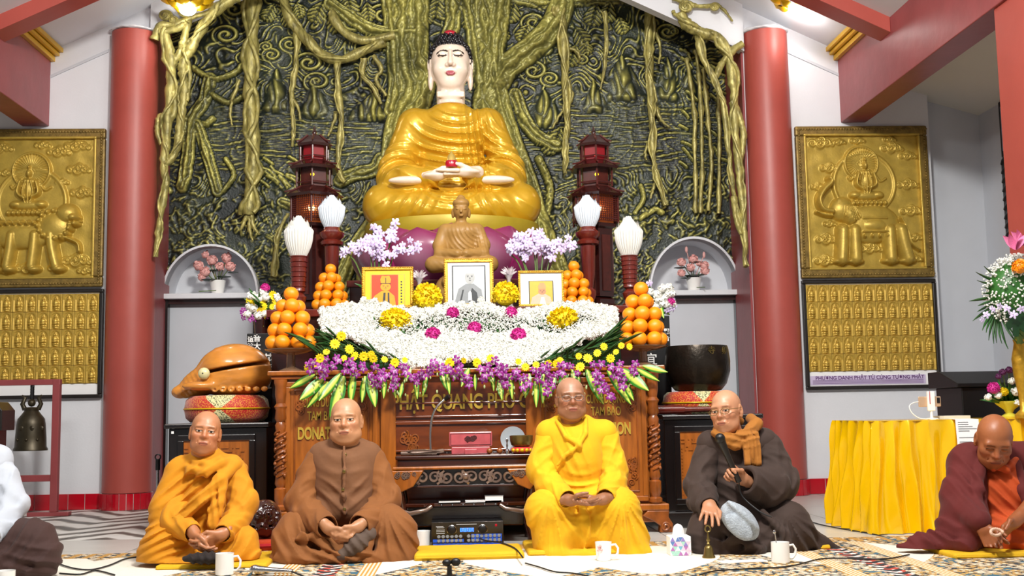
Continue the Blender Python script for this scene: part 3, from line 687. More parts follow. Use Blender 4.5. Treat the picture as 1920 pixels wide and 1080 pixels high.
for row, (me, n, R, off, dz) in enumerate(((pm1, 9, .64, -PI/2+PI/9, .004), (pm2, 9, .6, -PI/2, .004))):
    for i in range(n):
        a = off+2*PI*i/n; o = bpy.data.objects.new('petal', me); COL.objects.link(o); o.parent = lt
        o.location = (R*math.cos(a), .86*R*math.sin(a), dz); o.rotation_euler = (0, 0, a+PI/2)
# ------------------------------------------------------------------ altar tiers
T2, T3 = 1.42, base_z
t = thing('altar_tier', 'dark red wood platform behind the flowers carrying lamps, pagodas and portraits', 'altar', (0.02, 7.5, 0))
t3 = thing('altar_step', 'upper dark wood step directly under the magenta lotus throne', 'altar', (0.02, 7.5, T2))
MB().box(-1.22, 1.22, 0, 1.3, 0, T2).build('lower_step', 'wood_dark', t, bev=.006)
MB().box(-.78, .74, .75, 2.1, 0, T3-T2).build('upper_step', 'wood_dark', t3, bev=.006)
MB().box(-.8, .76, .735, .78, T3-T2-.05, T3-T2).build('step_moulding', 'wood_red', t3, bev=.005)
MB().box(-1.25, 1.25, -.03, .02, T2-.05, T2).build('step_moulding', 'wood_red', t, bev=.006)
# ------------------------------------------------------------------ altar cabinet with gilt lettering
AY = 6.8
a0, a1 = at(503, 690, AY), at(1245, 690, AY); ax0, ax1, az = a0.x, a1.x, .99; acx = (ax0+ax1)/2; hw = (ax1-ax0)/2
ab = thing('altar_cabinet', 'carved brown wood altar cabinet with gilt Vietnamese lettering on its panels', 'altar', (acx, AY, 0))
def L(u, v=800, y=AY): return at(u, v, y).x-acx
def Zp(v, u=854, y=AY): return at(u, v, y).z
MB().box(-hw+.05, hw-.05, .02, .6, .16, az-.045).build('carcass', 'wood_altar', ab, bev=.004)
MB().box(-hw, hw, -.035, .63, az-.028, az).build('top', 'wood_altar', ab, bev=.006)
MB().box(-hw+.02, hw-.02, -.02, .62, az-.05, az-.029).build('cornice', 'wood_carve', ab, bev=.004)
MB().box(-hw+.0, hw-.0, -.03, .62, .13, .17).build('plinth', 'wood_altar', ab, bev=.008)
MB().box(-hw+.06, hw-.06, -.005, .6, .06, .13).build('lower_rail', 'wood_altar', ab, bev=.008)
for s in (-1, 1):
    x = s*(hw-.075)                                       # turned and carved corner post
    prof = [(.03, .17), (.04, .18), (.04, .2), (.026, .21), (.036, .24), (.036, .3), (.024, .31), (.034, .33), (.03, .36), (.026, .5), (.03, .64), (.034, .67), (.024, .69), (.036, .71), (.03, .76), (.04, .78), (.026, .8), (.034, .85), (.034, .9), (.04, .92), (.04, .94)]
    po = MB().lathe(prof, 18, (x, .0, 0)).build('corner_post', 'wood_carve', ab, smooth=.7)
    m = MB()
    for q in range(3):
        m.tube([(x+.034*math.cos(i*.75+q*2.1), .034*math.sin(i*.75+q*2.1), .37+i*.0118) for i in range(24)], .007, 5)
    for i in range(16): m.sph((x+.028*math.cos(i*2.4), -.026+.005*math.sin(i), .38+i*.017), .011, 6, 4)
    m.build('vine_carving', 'wood_carve', po, smooth=1)
    ft = MB().prism([(s*(hw-.13), .13), (s*(hw+.0), .13), (s*(hw-.005), .09), (s*(hw+.02), .05), (s*(hw+.015), .0), (s*(hw-.06), 0), (s*(hw-.055), .04), (s*(hw-.1), .07), (s*(hw-.16), .1)][::s], -.03, .05).build('foot', 'wood_carve', ab, bev=.006)
    MB().tube([(s*(hw-.025)+.028*math.cos(a)*(1-a/14), -.035, .035+.028*math.sin(a)*(1-a/14)) for a in np.linspace(0, 10, 26)], .007, 6).build('scroll', 'wood_carve', ft, smooth=1)
def frame(name, x0, x1, z0, z1, w, y0, y1, mat, parent, bev=.004):
    m = MB(); m.box(x0, x1, y0, y1, z0, z0+w).box(x0, x1, y0, y1, z1-w, z1).box(x0, x0+w, y0, y1, z0+w, z1-w).box(x1-w, x1, y0, y1, z0+w, z1-w); return m.build(name, mat, parent, bev=bev)
def scroll(m, x, y, z, r, d=1, up=1, turns=1.4, w=.006):
    m.tube([(x+d*r*math.cos(t_)*(1-t_/(turns*2*PI)*.8), y, z+up*r*math.sin(t_)*(1-t_/(turns*2*PI)*.8)) for t_ in np.linspace(-1.2, turns*2*PI, 22)], [w]*22, 5)
def carving(name, x0, x1, z0, z1, y, mat, parent, n=9, seed=0, r0=.02):
    rr = np.random.default_rng(abs(seed)+3); m = MB()
    for i in range(n): r = r0*rr.uniform(.6, 1.15); scroll(m, rr.uniform(x0+r, x1-r), y, rr.uniform(z0+r, z1-r), r, rr.choice([-1, 1]), rr.choice([-1, 1]), 1.3, r*.22)
    return m.build(name, mat, parent, smooth=1)
pz0, pz1 = .2, .91
for s, u0, u1 in ((-1, 541, 702), (1, 1012, 1206)):
    x0, x1 = L(u0), L(u1)
    p = MB().box(x0, x1, .004, .02, pz0, pz1).build('door', 'wood_altar', ab)
    frame('door_frame', x0-.02, x1+.02, pz0-.015, pz1+.015, .03, -.008, .02, 'wood_altar', p)
    frame('door_moulding', x0+.03, x1-.03, pz0+.04, pz1-.03, .01, -.002, .01, 'wood_carve', p)
    for (xa, xb, za, zb_, sd) in ((x0+.035, x0+.10, pz1-.2, pz1-.05, 1), (x1-.10, x1-.035, pz1-.2, pz1-.05, 2), (x0+.035, x0+.10, pz0+.05, pz0+.25, 3), (x1-.10, x1-.035, pz0+.05, pz0+.25, 4), ((x0+x1)/2-.12, (x0+x1)/2+.12, pz0+.07, pz0+.16, 5), ((x0+x1)/2-.07, (x0+x1)/2+.07, pz0+.3, pz0+.44, 6)):
        carving('carving', xa, xb, za, zb_, .0, 'wood_carve', p, 9, sd+s*7, .022)
    cx_ = L(605) if s < 0 else L(1137)
    for tx, v, sz, b, fw_ in (('CÚNG DƯỜNG', 755 if s < 0 else 749, .072, .001, .235), ('TAM BẢO', 780 if s < 0 else 772, .074, .001, .18), ('DONATION', 813 if s < 0 else 805, .098, .003, .29)):
        text('lettering', tx, sz, 'gold_letter', p, (cx_, .0, Zp(v, 620 if s < 0 else 1110)), .004, bold=b, fit=fw_)
x0, x1 = L(728), L(1000)
c_ = MB().box(x0, x1, .012, .02, pz0, pz1).build('centre_panel', 'wood_mid', ab)
for z_, h_ in ((.78, .012), (.70, .012), (.66, .02), (.50, .012)): MB().box(x0, x1, -.002, .014, z_, z_+h_).build('rail', 'wood_mid', c_, bev=.003)
for s in (-1, 1):
    xx = x0 if s < 0 else x1; MB().box(xx-.045, xx+.045, -.012, .02, pz0, pz1+.02).build('pilaster', 'wood_altar', ab, bev=.006)
    carving('carving', (xx+.06) if s < 0 else xx-.2, (xx+.2) if s < 0 else xx-.06, .42, .63, .01, 'wood_carve', c_, 16, 21+s, .025)
text('lettering', 'PHẬT QUANG PHỔ CHIẾU', .122, 'gold_letter', c_, (L(736)+.5, .004, Zp(754)), .005, bold=.003, fit=1.0)

# ------------------------------------------------------------------ low offering table in front of it
LY = 6.42; lx0, lx1 = at(741, 855, LY).x, at(1003, 855, LY).x; lz = at(870, 853, LY).z; lw = (lx1-lx0)/2
lo = thing('offering_table', 'low dark carved wood table with pierced scroll apron and lower shelf', 'table', ((lx0+lx1)/2, LY, 0))
MB().box(-lw, lw, 0, .34, lz-.022, lz).build('tabletop', 'wood_low', lo, bev=.006)
MB().box(-lw+.01, lw-.01, .012, .33, lz-.06, lz-.022).build('frieze', 'wood_low', lo, bev=.004)
MB().box(-lw-.015, lw+.015, -.012, .345, lz-.078, lz-.06).build('ledge', 'wood_altar', lo, bev=.006)
ap = MB().box(-lw+.02, lw-.02, .025, .035, lz-.175, lz-.078).build('apron', 'black_lacquer', lo)
MB().box(-lw+.12, lw-.12, .0, .02, lz-.178, lz-.165).build('apron_rail', 'wood_low', ap, bev=.003)
m = MB()
for i in range(8):
    x = -lw*.62+i*lw*.177; d = 1 if i % 2 else -1
    scroll(m, x, .008, lz-.122, .036, d, 1 if i % 4 < 2 else -1, 1.3, .009); scroll(m, x+.034*d, .006, lz-.135+.03*(i % 2), .018, -d, -1, 1.0, .007)
m.sph((0, .005, lz-.12), (.022, .012, .022), 10, 6); mk('wood_gloss', '#8f7668', .14, .5, coat=.8, var=.3)  # wood_gloss: silvery glints of the dark carving put into a paler, half-metal colour
m.build('scrollwork', 'wood_gloss', ap, smooth=1)
for s in (-1, 1):
    MB().prism([(s*(lw-.16), lz-.08), (s*(lw+.02), lz-.08), (s*(lw+.02), lz-.13), (s*(lw-.03), lz-.2), (s*(lw-.1), lz-.17)][::s], -.012, .03).build('bracket', 'wood_altar', ap, bev=.006)
    carving('carving', *sorted((s*(lw-.14), s*(lw+.01))), lz-.13, lz-.085, -.014, 'wood_gloss', ap, 8, 31+s, .016)
    for y in (.03, .3):
        MB().tube([(s*(lw-.03), y, lz-.1), (s*(lw-.015), y, lz-.2), (s*(lw-.05), y, .12), (s*(lw-.02), y, .03), (s*(lw-.02), y, 0)], [.034, .032, .022, .028, .03], 8).build('leg', 'wood_low', lo, smooth=.8)
sh = MB().prz([(-lw+.02, .3), (-lw+.02, .03), (-lw+.16, .0), (-lw*.45, .03), (lw*.45, .03), (lw-.16, 0), (lw-.02, .03), (lw-.02, .3)], .205, .225).build('lower_shelf', 'wood_low', lo, bev=.004)
MB().box(-lw+.06, lw-.06, .05, .3, .1, .2).build('stretcher_panel', 'black_lacquer', lo)
for i in range(7): MB().sph((-lw*.5+i*lw/6.5, .028, .215), .006, 6, 4).build('stud', 'chrome', sh)
for s in (-1, 1): MB().tube([(s*(lw-.02), .0, .19), (s*(lw-.08), -.015, .175), (s*(lw-.17), -.012, .19), (s*(lw-.2), 0, .21)], .014, 7).build('shelf_scroll', 'wood_gloss', sh, smooth=1)

# ------------------------------------------------------------------ black side cabinets
for s, u0, u1 in ((-1, 315, 500), (1, 1246, 1425)):
    yb = 7.02; xa, xb = at(u0, 800, yb).x, at(u1, 800, yb).x; zt = .69; w2 = (xb-xa)/2
    nm = 'left' if s < 0 else 'right'
    t = thing('side_cabinet', f'black lacquer cabinet with carved amber panel under the {"wooden fish" if s < 0 else "bronze bowl"}', 'cabinet', ((xa+xb)/2, yb, 0))
    MB().box(-w2, w2, .02, .66, .1, zt-.03).build('body', 'black_lacquer', t, bev=.005)
    MB().box(-w2-.02, w2+.02, -.02, .68, zt-.03, zt).build('top', 'black_lacquer', t, bev=.008)
    MB().box(-w2-.015, w2+.015, -.015, .67, .0, .1).build('plinth', 'black_lacquer', t, bev=.01)
    d = MB().box(-w2+.09, w2-.1, .006, .02, .17, zt-.1).build('door', 'wood_altar', t)
    frame('door_frame', -w2+.06, w2-.07, .14, zt-.07, .035, -.006, .02, 'black_lacquer', d)
    x_0, x_1 = -w2+.1, w2-.11; m = MB(); g_ = .022; rr = np.random.default_rng(5)
    for zc in (zt-.17, .25):                                # key-fret carving
        for i in range(int((x_1-x_0)/g_)):
            for j in range(4):
                if rr.random() < .62: xx = x_0+i*g_; zz = zc-.05+j*g_; m.box(xx, xx+(g_ if rr.random() < .6 else .007), -.0, .008, zz, zz+(.007 if rr.random() < .6 else g_))
    for i in range(10): m.box(x_0, x_0+.007, 0, .008, .3+i*.02, .312+i*.02); 
    MB().tube([((x_0+x_1)/2+.05*math.cos(a), .004, .4+.05*math.sin(a)) for a in np.linspace(0, 2*PI, 24)], .006, 5).build('medallion', 'wood_altar', d)
    m.build('fret_carving', 'wood_altar', d)
    if s < 0: MB().box(-w2+.02, -w2+.035, -.0, .006, zt-.06, zt-.045).build('label_tag', 'paper', t)
# ------------------------------------------------------------------ cushions, wooden fish, bronze bowl
def brocade(name, a, b, n):
    m = mk(name, a, .6, var=.15, scale=30, bump=.2, bscale=120, sheen=.4); nt = m.node_tree; N = nt.nodes; L_ = nt.links
    tc = N.new('ShaderNodeTexCoord'); sx = N.new('ShaderNodeSeparateXYZ'); L_.new(tc.outputs['Object'], sx.inputs[0])
    def M(op, p, q=None):
        k_ = N.new('ShaderNodeMath'); k_.operation = op
        for i, v_ in enumerate((p, q)):
            if hasattr(v_, 'is_output'): L_.new(v_, k_.inputs[i])
            elif v_ is not None: k_.inputs[i].default_value = v_
        return k_.outputs[0]
    an = M('MULTIPLY', M('ARCTAN2', sx.outputs[1], sx.outputs[0]), n/(2*PI)); tri = M('PINGPONG', M('ADD', an, 8.0), .5)
    zz = M('ABSOLUTE', M('MULTIPLY', M('SUBTRACT', sx.outputs[2], .085), 2.4)); d = M('GREATER_THAN', M('ADD', M('MULTIPLY', tri, 1.0), M('MULTIPLY', zz, -1.25)), .015)
    nz = N.new('ShaderNodeTexNoise'); nz.inputs['Scale'].default_value = 130; nz.inputs['Detail'].default_value = 3; L_.new(tc.outputs['Object'], nz.inputs['Vector'])
    sp = M('GREATER_THAN', nz.outputs['Fac'], .53)
    m1 = N.new('ShaderNodeMix'); m1.data_type = 'RGBA'; m1.inputs[6].default_value = (*lin(a), 1); m1.inputs[7].default_value = (*lin('#d98a2a'), 1); L_.new(M('MULTIPLY', sp, .8), m1.inputs[0])
    m2 = N.new('ShaderNodeMix'); m2.data_type = 'RGBA'; m2.inputs[6].default_value = (*lin(b), 1); m2.inputs[7].default_value = (*lin('#5d6040'), 1); L_.new(sp, m2.inputs[0])
    m3 = N.new('ShaderNodeMix'); m3.data_type = 'RGBA'; L_.new(m1.outputs[2], m3.inputs[6]); L_.new(m2.outputs[2], m3.inputs[7]); L_.new(M('SUBTRACT', 1.0, d), m3.inputs[0])
    L_.new(m3.outputs[2], N['Principled BSDF'].inputs['Base Color'])
brocade('brocade', '#b3150f', '#ddd29a', 4)
def round_cushion(name, label, loc, r, h):
    prof = [(r*.5, 0), (r*.85, .004), (r*.96, h*.18), (r, h*.5), (r*.96, h*.82), (r*.85, h*.97), (r*.4, h), (.01, h*.99)]
    t = thing(name, label, 'cushion', loc); MB().lathe(prof, 48).build('cover', 'brocade', t, smooth=1.2)
    MB().tube([(r*math.cos(a), r*math.sin(a), h*.5) for a in np.linspace(0, 2*PI, 49)], .006, 6).build('piping', 'gold_trim', t, smooth=1.2); return t
fc = at(426, 760, 7.35); FZ = .69
round_cushion('fish_cushion', 'round red and gold brocade cushion under the large wooden fish', (fc.x, 7.35, FZ), .265, .175)
mk('fish_wood', '#e0923c', .25, var=.42, scale=6, coat=.5, stretch=(1, 1, 3))
fz = FZ+.172
mk('fish_eye', '#d8cf9c', .3, coat=.3); wf = thing('wooden_fish', 'large orange carved wooden fish drum resting on brocade cushion', 'wooden fish', (fc.x, 7.35, fz))
S = SDF((-.38, -.3, -.03), (.32, .3, .42), .0075)
S.ell((.05, 0, .16), (.225, .21, .17), .03).ell((.05, 0, .1), (.22, .2, .1), .04)
S.chain([(-.08, 0, .14), (-.2, 0, .07), (-.3, 0, .03)], [.11, .075, .035], .05).ell((-.29, -.0, .025), (.06, .06, .035), .03)
S.box((.08, -.14, .175), (.24, .14, .011), .004, .01, 'sub', R=Matrix.Rotation(-.16, 3, 'Y'))    # sound slit
S.ell((-.12, -.16, .06), (.13, .05, .03), .03)
for i in range(7): S.ell((-.04+i*.05, -.185+.003*i*i*.3, .035), (.022, .015, .018), .01).ell((-.04+i*.05, -.2, .035), (.011, .02, .009), .004, 'sub')
for i in range(9): S.ell((-.24+i*.022, -.03, .1+i*.024), (.012, .035, .012), .008)
S.chain([(-.3, -.05, .02), (-.22, -.1, .06), (-.1, -.17, .1)], [.012, .016, .012], .02); S.fold('lin', (-.2, -.05, .06), .1, .008, .03, (1, 0, .7), .5)
v, tt, q = S.mesh(); npmesh('body', v, q, tt, 'fish_wood', wf)
MB().sph((-.105, -.2, .135), (.037, .03, .037), 16, 10).build('eye', 'fish_eye', wf, smooth=1.2)
MB().sph((-.107, -.229, .135), (.005, .004, .005), 10, 6).build('pupil', 'black', wf, smooth=1.2)
bc = at(1306, 760, 7.35)
round_cushion('bowl_cushion', 'round red and gold brocade cushion under the great bronze bowl', (bc.x, 7.35, FZ), .22, .15)
wb = thing('bronze_bowl', 'great dark hammered bronze singing bowl with engraved characters on red cushion', 'singing bowl', (bc.x+.015, 7.35, FZ+.147))
MB().lathe([(.11, 0), (.15, .008), (.185, .05), (.21, .13), (.212, .2), (.203, .27), (.196, .295), (.184, .295), (.19, .26), (.197, .2), (.19, .1), (.12, .03), (.01, .025)], 56).build('bowl', 'bronze', wb, smooth=1)
for i, ch in enumerate('寺卯'): 
    a = -1.32+i*.52; text('engraving', ch, .055, 'brass', wb, (.207*math.cos(a), .207*math.sin(a)-.002, .255), .002, rot=(PI/2, 0, a+PI/2))
MB().tube([(.02+.0, 0, 0), (.2, 0, 0)], [.03, .026], 12).tube([(.2, 0, 0), (.42, 0, 0)], [.02, .016], 10).build('mallet', 'wood_red', None, smooth=.8, loc=(bc.x-.34, 7.06, FZ+.032))
tag(bpy.data.objects['mallet'], 'thick padded wooden mallet lying before the bronze bowl cushion', 'mallet')

# ------------------------------------------------------------------ pagodas and lotus lamps
mk('lattice', '#4a1a12', .35, var=.4, scale=30, coat=.3)
mk('amber_glow', '#8a4318', .4, var=.6, scale=30, emit=.35); mk('pagoda_wood', '#4a1813', .3, var=.3, coat=.3); mk('win_red', '#7d0f18', .4, emit=.1); mk('glow_warm', '#ffb46a', .4, emit=6); mk('glow_yellow', '#ffd21e', .4, emit=3); mk('glow_red', '#ff4a3a', .4, emit=3)
def pagoda(u, side):
    Y = 8.15; b = at(u, 560, Y); z0 = T2; g = lambda v: at(u, v, Y-.1).z-z0; s_ = Y/FPX
    t = thing('pagoda', f'three-roofed dark red wood pagoda lantern on the {side} of the great buddha', 'pagoda', (b.x, Y, z0)); A0 = PI/6
    def hexa(name, prof, mat, parent=t, a0=A0): return MB().lathe(prof, 6, a0=a0).build(name, mat, parent)
    hexa('base', [(.16, 0), (.16, .05), (.13, .07), (.13, .1), (.1, .12)], 'wood_dark')
    hexa('stem', [(.125, .12), (.125, g(428)), (.15, g(424)), (.15, g(418))], 'wood_dark')
    for i in range(6):
        a = A0+PI/6+i*PI/3; m = MB().box(-.035, .035, -.006, .006, .16, g(440)); m.xf(Matrix.Rotation(a+PI/2, 4, 'Z')@Matrix.Translation((0, -.111, 0))); m.build('stem_panel', 'wood_carve' if False else 'lattice', t)
    tiers = [(365, 418, .177, 54, 345), (312, 348, .135, 47, 295), (268, 298, .108, 33, 250)]
    for k_, (vt, vb, r, ro_, vr) in enumerate(tiers):
        zb_, zt_ = g(vb), g(vt); body = hexa('chamber', [(r*.78, zb_), (r*.78, zt_)], ('amber_glow', 'lattice', 'win_red')[k_])
        m = MB()
        for i in range(6):
            a = A0+i*PI/3; m.tube([(r*math.cos(a), r*math.sin(a), zb_), (r*math.cos(a), r*math.sin(a), zt_)], .008, 6)
            a2 = a+PI/3; p, q2 = Vector((r*math.cos(a), r*math.sin(a), 0)), Vector((r*math.cos(a2), r*math.sin(a2), 0))
            m.tube([p+Vector((0, 0, zb_+.03)), q2+Vector((0, 0, zb_+.03))], .006, 5)
        m.build('posts', 'pagoda_wood', body, smooth=.8)
        rw = max(.05, (ro_*s_)); zr0, zr1 = zt_, g(vr)
        roof = hexa('roof', [(rw*1.0, zr0-.012), (rw*1.06, zr0+.006), (rw*.8, zr0+(zr1-zr0)*.45), (rw*.45, zr1), (.02, zr1+.01)], 'wood_dark')
        m = MB()
        for i in range(6):
            a = A0+i*PI/3; m.tube([(rw*1.1*math.cos(a), rw*1.1*math.sin(a), zr0+.02), (rw*.8*math.cos(a), rw*.8*math.sin(a), zr0+(zr1-zr0)*.47), (rw*.4*math.cos(a), rw*.4*math.sin(a), zr1+.005)], [.006, .009, .009], 6)
        m.build('ridge', 'pagoda_wood', roof, smooth=1)
    # lattice panels with lamps behind
    zb_, zt_ = g(418), g(365); r = .177; m = MB(); rr = np.random.default_rng(2)
    for i in range(6):
        a = A0+PI/6+i*PI/3; n0 = len(m.v)
        for gx_ in range(10): m.box(-.081+gx_*.018-.002, -.081+gx_*.018+.002, -.003, .003, zb_+.01, zt_-.005)
        for gz_ in range(13): m.box(-.083, .083, -.003, .003, zb_+.01+gz_*(zt_-zb_-.02)/12, zb_+.015+gz_*(zt_-zb_-.02)/12)
        m.xf(Matrix.Rotation(a+PI/2, 4, 'Z')@Matrix.Translation((0, -r*.86, 0)), n0)
    m.build('lattice_panel', 'pagoda_wood', t)
    MB().sph((.0, -.128, (zb_+zt_)/2-.005), (.024, .01, .024), 10, 8).build('bulb', 'glow_warm', t, smooth=1)
    point('pagoda_light', (0, -.16, (zb_+zt_)/2), .015, .5, (1, .7, .4), t)
    MB().sph((.0, -.112, (g(348)+g(312))/2+.01), (.014, .006, .012), 10, 8).build('bulb', 'glow_yellow', t, smooth=1)
    MB().sph((.0, -.086, g(290)), (.01, .008, .009), 10, 8).build('bulb', 'glow_red', t, smooth=1)
    MB().lathe([(.03, g(250)), (.02, g(247)), (.014, g(244)), (.018, g(241)), (.01, g(238)), (.004, g(230))], 10).build('finial', 'wood_dark', t, smooth=.8)
pagoda(589, 'left'); pagoda(1121, 'right')
def bud_mesh(h, r):       # ribbed closed lotus bud
    n, m_ = 60, 22; v = []; f = []
    for i in range(m_+1):
        t_ = i/m_; base = r*(math.sin(PI*(.16+.62*t_))**.9)*(1 if t_ < .6 else 1-.75*((t_-.6)/.4)**1.3)
        for k in range(n):
            a = 2*PI*k/n; rib = 1+.035*math.cos(k*PI)*(t_ < .75)
            pk = .5+.5*math.cos(a*8); tip = .06*h*pk*max(0, (t_-.55)/.45); out = 1+.10*pk*math.exp(-((t_-.66)/.07)**2)+.08*(.5-.5*math.cos(a*8))*math.exp(-((t_-.84)/.06)**2)
            v.append((base*rib*out*math.cos(a), base*rib*out*math.sin(a), h*t_+tip*.4))
    for i in range(m_):
        for k in range(n): k2 = (k+1) % n; f.append((i*n+k, i*n+k2, (i+1)*n+k2, (i+1)*n+k))
    f.append(tuple(range(n-1, -1, -1))); f.append(tuple(m_*n+k for k in range(n))); b = MB().add(v, f)
    for ring, (rr_, z0_, hh, nn) in enumerate(((r*.93, .52*h, .27*h, 8), (r*.74, .66*h, .24*h, 7), (r*.42, .78*h, .22*h, 5))):
        for k in range(nn):          # petal tips standing off the bud
            a = 2*PI*(k+.5*ring)/nn; w = r*.42*(1-.2*ring); P = []
            for i in range(6):
                q = i/5; ww = w*(1-q**1.6); out = rr_*(1.06+.03*math.sin(q*3))-rr_*.18*q*q+(.05*r*q**4)
                for e in (-1, 0, 1): aa = a+e*ww/max(rr_, .01); P.append((out*math.cos(aa), out*math.sin(aa), z0_+hh*q))
            F_ = [(i*3+e, i*3+e+1, i*3+e+4, i*3+e+3) for i in range(5) for e in range(2)]; b.add(P, F_)
    return b
def lotus_lamp(u, vtop, vmid, Y, rpx, zbase, label, mat, style):
    p = at(u, vmid, Y); s_ = Y/FPX; h = (vmid-vtop)*s_; t = thing('lotus_lamp', label, 'lamp', (p.x, Y, zbase)); zl = p.z-zbase
    bud_mesh(h, rpx*s_).build('shade', mat, t, smooth=.9, loc=(0, 0, zl))
    if style == 'plain':
        prof = [(.06, 0), (.06, .02), (.035, .04), (.05, .08), (.055, .1), (.03, .13)]; z = .14
        pr = [(.048, .14)]
        n = 7
        for i in range(n): q = .14+(zl-.14)*i/n; q1 = .14+(zl-.14)*(i+.82)/n; r_ = .046+.012*i/n; pr += [(r_, q+.003), (r_, q1), (r_+.006, q1+.004), (r_+.006, q1+.01), (r_, q1+.012)]
        MB().lathe(prof+pr+[(.055, zl+.004)], 28).build('post', 'wood_red', t, smooth=.7)
    else:
        MB().lathe([(.07, 0), (.07, .03), (.03, .06), (.05, .12), (.05, .15), (.03, .17), (.045, zl*.45), (.052, zl-.13), (.075, zl-.12), (.08, zl-.1), (.06, zl-.085), (.085, zl-.06), (.088, zl-.035), (.06, zl-.015), (.055, zl+.004)], 28).build('post', 'wood_red', t, smooth=.7)
lotus_lamp(560, 405, 482, 7.68, 26, T2, 'white lotus bud lamp on ringed wooden post at the front left', 'white_lamp', 'plain')
lotus_lamp(1180, 405, 481, 7.68, 26, T2, 'white lotus bud lamp on ringed wooden post at the front right', 'white_lamp', 'plain')
lotus_lamp(622, 366, 428, 7.95, 24, T2, 'pale lotus bud lamp on turned post beside the left pagoda', 'lamp_cool', 'turned')
lotus_lamp(1102, 365, 427, 7.95, 24, T2, 'pale lotus bud lamp on turned post beside the right pagoda', 'lamp_cool', 'turned')

# ------------------------------------------------------------------ small sandstone buddha
SY = 8.02; sp = at(866, 520, SY); sb = thing('small_buddha', 'small tan seated buddha statue in front of the magenta lotus throne', 'statue', (sp.x, SY, T2))
s_ = SY/FPX; gz_ = lambda v: at(866, v, SY).z-T2
S = SDF((-.3, -.26, -.01), (.3, .22, .9), .006)
zk = gz_(510)
S.ell((0, 0, zk*.5), (.2, .15, zk*.5+.02), .03)
for i in range(22): a = i*2.4; S.ell((.19*math.cos(a), .13*math.sin(a), .04+zk*.8*(i % 4)/4), (.055, .055, .05), .02)
for s in (-1, 1):
    S.cap((s*.04, .02, zk+.06), (s*.2, -.05, zk+.05), .065, .055, .03).cap((s*.2, -.06, zk+.045), (s*.02, -.14, zk+.04), .052, .04, .03)
    S.chain([(s*.115, .02, gz_(432)), (s*.155, 0, gz_(460)), (s*.15, -.05, gz_(477)), (s*.03, -.14, gz_(480))], [.052, .048, .042, .03], .02)
S.ell((0, .02, gz_(455)), (.11, .085, .15), .03).ell((0, .01, gz_(434)), (.125, .08, .06), .04)
S.cap((0, .01, gz_(430)), (0, 0, gz_(413)), .036, .034, .02)
S.ell((0, -.005, gz_(395)), (.056, .065, .07), .02).ell((0, -.005, gz_(382)), (.06, .07, .04), .01).ell((0, 0, gz_(373)), (.03, .03, .03), .012)
S.cap((0, -.068, gz_(393)), (0, -.076, gz_(400)), .006, .009, .008).ell((0, -.062, gz_(407)), (.018, .008, .006), .006)
for s in (-1, 1): S.ell((s*.058, .005, gz_(400)), (.012, .02, .036), .008).ell((s*.024, -.062, gz_(394)), (.016, .01, .006), .005); S.cap((s*.008, -.066, gz_(390)), (s*.04, -.056, gz_(389)), .004, k=.004)
S.fold('rad', (.02, -.08, gz_(455)), (.1, .1, .12), .012, .028, (.13, -.05, gz_(425)), .2); S.fold('lin', (.14, -.04, gz_(460)), (.05, .08, .08), .008, .02, (1, 0, .2), .2)
S.fold('rad', (0, -.12, zk+.05), (.15, .1, .05), .008, .03, (0, -.1, zk+.2), .2)
v, tt, q = S.mesh(); npmesh('figure', v, q, tt, 'sandstone', sb)
# ------------------------------------------------------------------ oranges in pyramids
def orange_mesh():
    b = MB(); b.sph((0, 0, 0), (1, 1, .95), 20, 12); me = b.mesh(smooth=1.3); me.materials.append(MATS['orange_fruit']); return me
OM = orange_mesh()
mk('dish_wood', '#5a2c1c', .3, var=.3, coat=.4); mk('dish_glass', '#8a6a50', .15, var=.2, coat=.6)
def pyramid(u, vtop, vbase, Y, rpx, zsupport, where, order):
    s_ = Y/FPX; r = rpx*s_; top = at(u, vtop, Y); zb_ = at(u, vbase, Y).z; dz = (top.z-zb_)/4
    dish = thing('fruit_dish', f'dark footed dish holding the orange pyramid {where}', 'dish', (top.x, Y, zsupport)); zr = zb_-r*.95-zsupport
    R4 = r*2.9
    MB().lathe([(R4*.5, 0), (R4*.5, .012), (R4*.2, .03), (R4*.18, zr-.03), (R4*.7, zr-.018), (R4*1.12, zr), (R4*1.14, zr+.006), (.01, zr)] if zr > .05 else [(R4*.8, 0), (R4*1.1, max(zr, .006)), (.01, max(zr, .006))], 32).build('bowl', 'dish_glass', dish, smooth=.9)
    rows = [(1, 0), (3, r*1.12), (5, r*1.68), (6, r*2.02), (7, r*2.3)]
    for i, (n, R) in enumerate(rows):
        spots = []
        for k in range(n):
            a = -PI/2+2*PI*k/n+(.5*2*PI/n if i % 2 == 0 else 0)+.25*i
            o = bpy.data.objects.new('orange', OM); COL.objects.link(o); sc = r*random.uniform(.95, 1.03); o.scale = (sc,)*3
            o.location = (top.x+R*math.cos(a), Y+R*math.sin(a), top.z-dz*i+(.0 if i == 4 else random.uniform(-.002, .002))); o.rotation_euler = (random.uniform(-.5, .5), random.uniform(-.5, .5), random.uniform(0, 6))
            spots.append(o)
        fr2 = sorted([o for o in spots if o.location.y < Y+r*.25], key=lambda o: o.location.x); rw_ = f'{order[i-1]} row of pyramid {where}' if i else ''
        for k, o in enumerate(fr2):
            w_ = ('leftmost' if k == 0 else 'rightmost' if k == len(fr2)-1 else ('', 'second', 'third', 'fourth', 'fifth', 'sixth')[k]+' from left')
            tag(o, f'topmost orange of the pyramid {where}' if i == 0 else f'{w_} orange, {rw_}', 'orange', 'offering oranges')
        for o in spots:
            if o not in fr2: tag(o, f'orange at the back, {rw_}', 'orange', f'back oranges, {rw_}')
OR = ['second', 'third', 'fourth', 'bottom']
pyramid(546, 551, 643, 6.97, 14.5, .99, 'above the large wooden fish', OR)
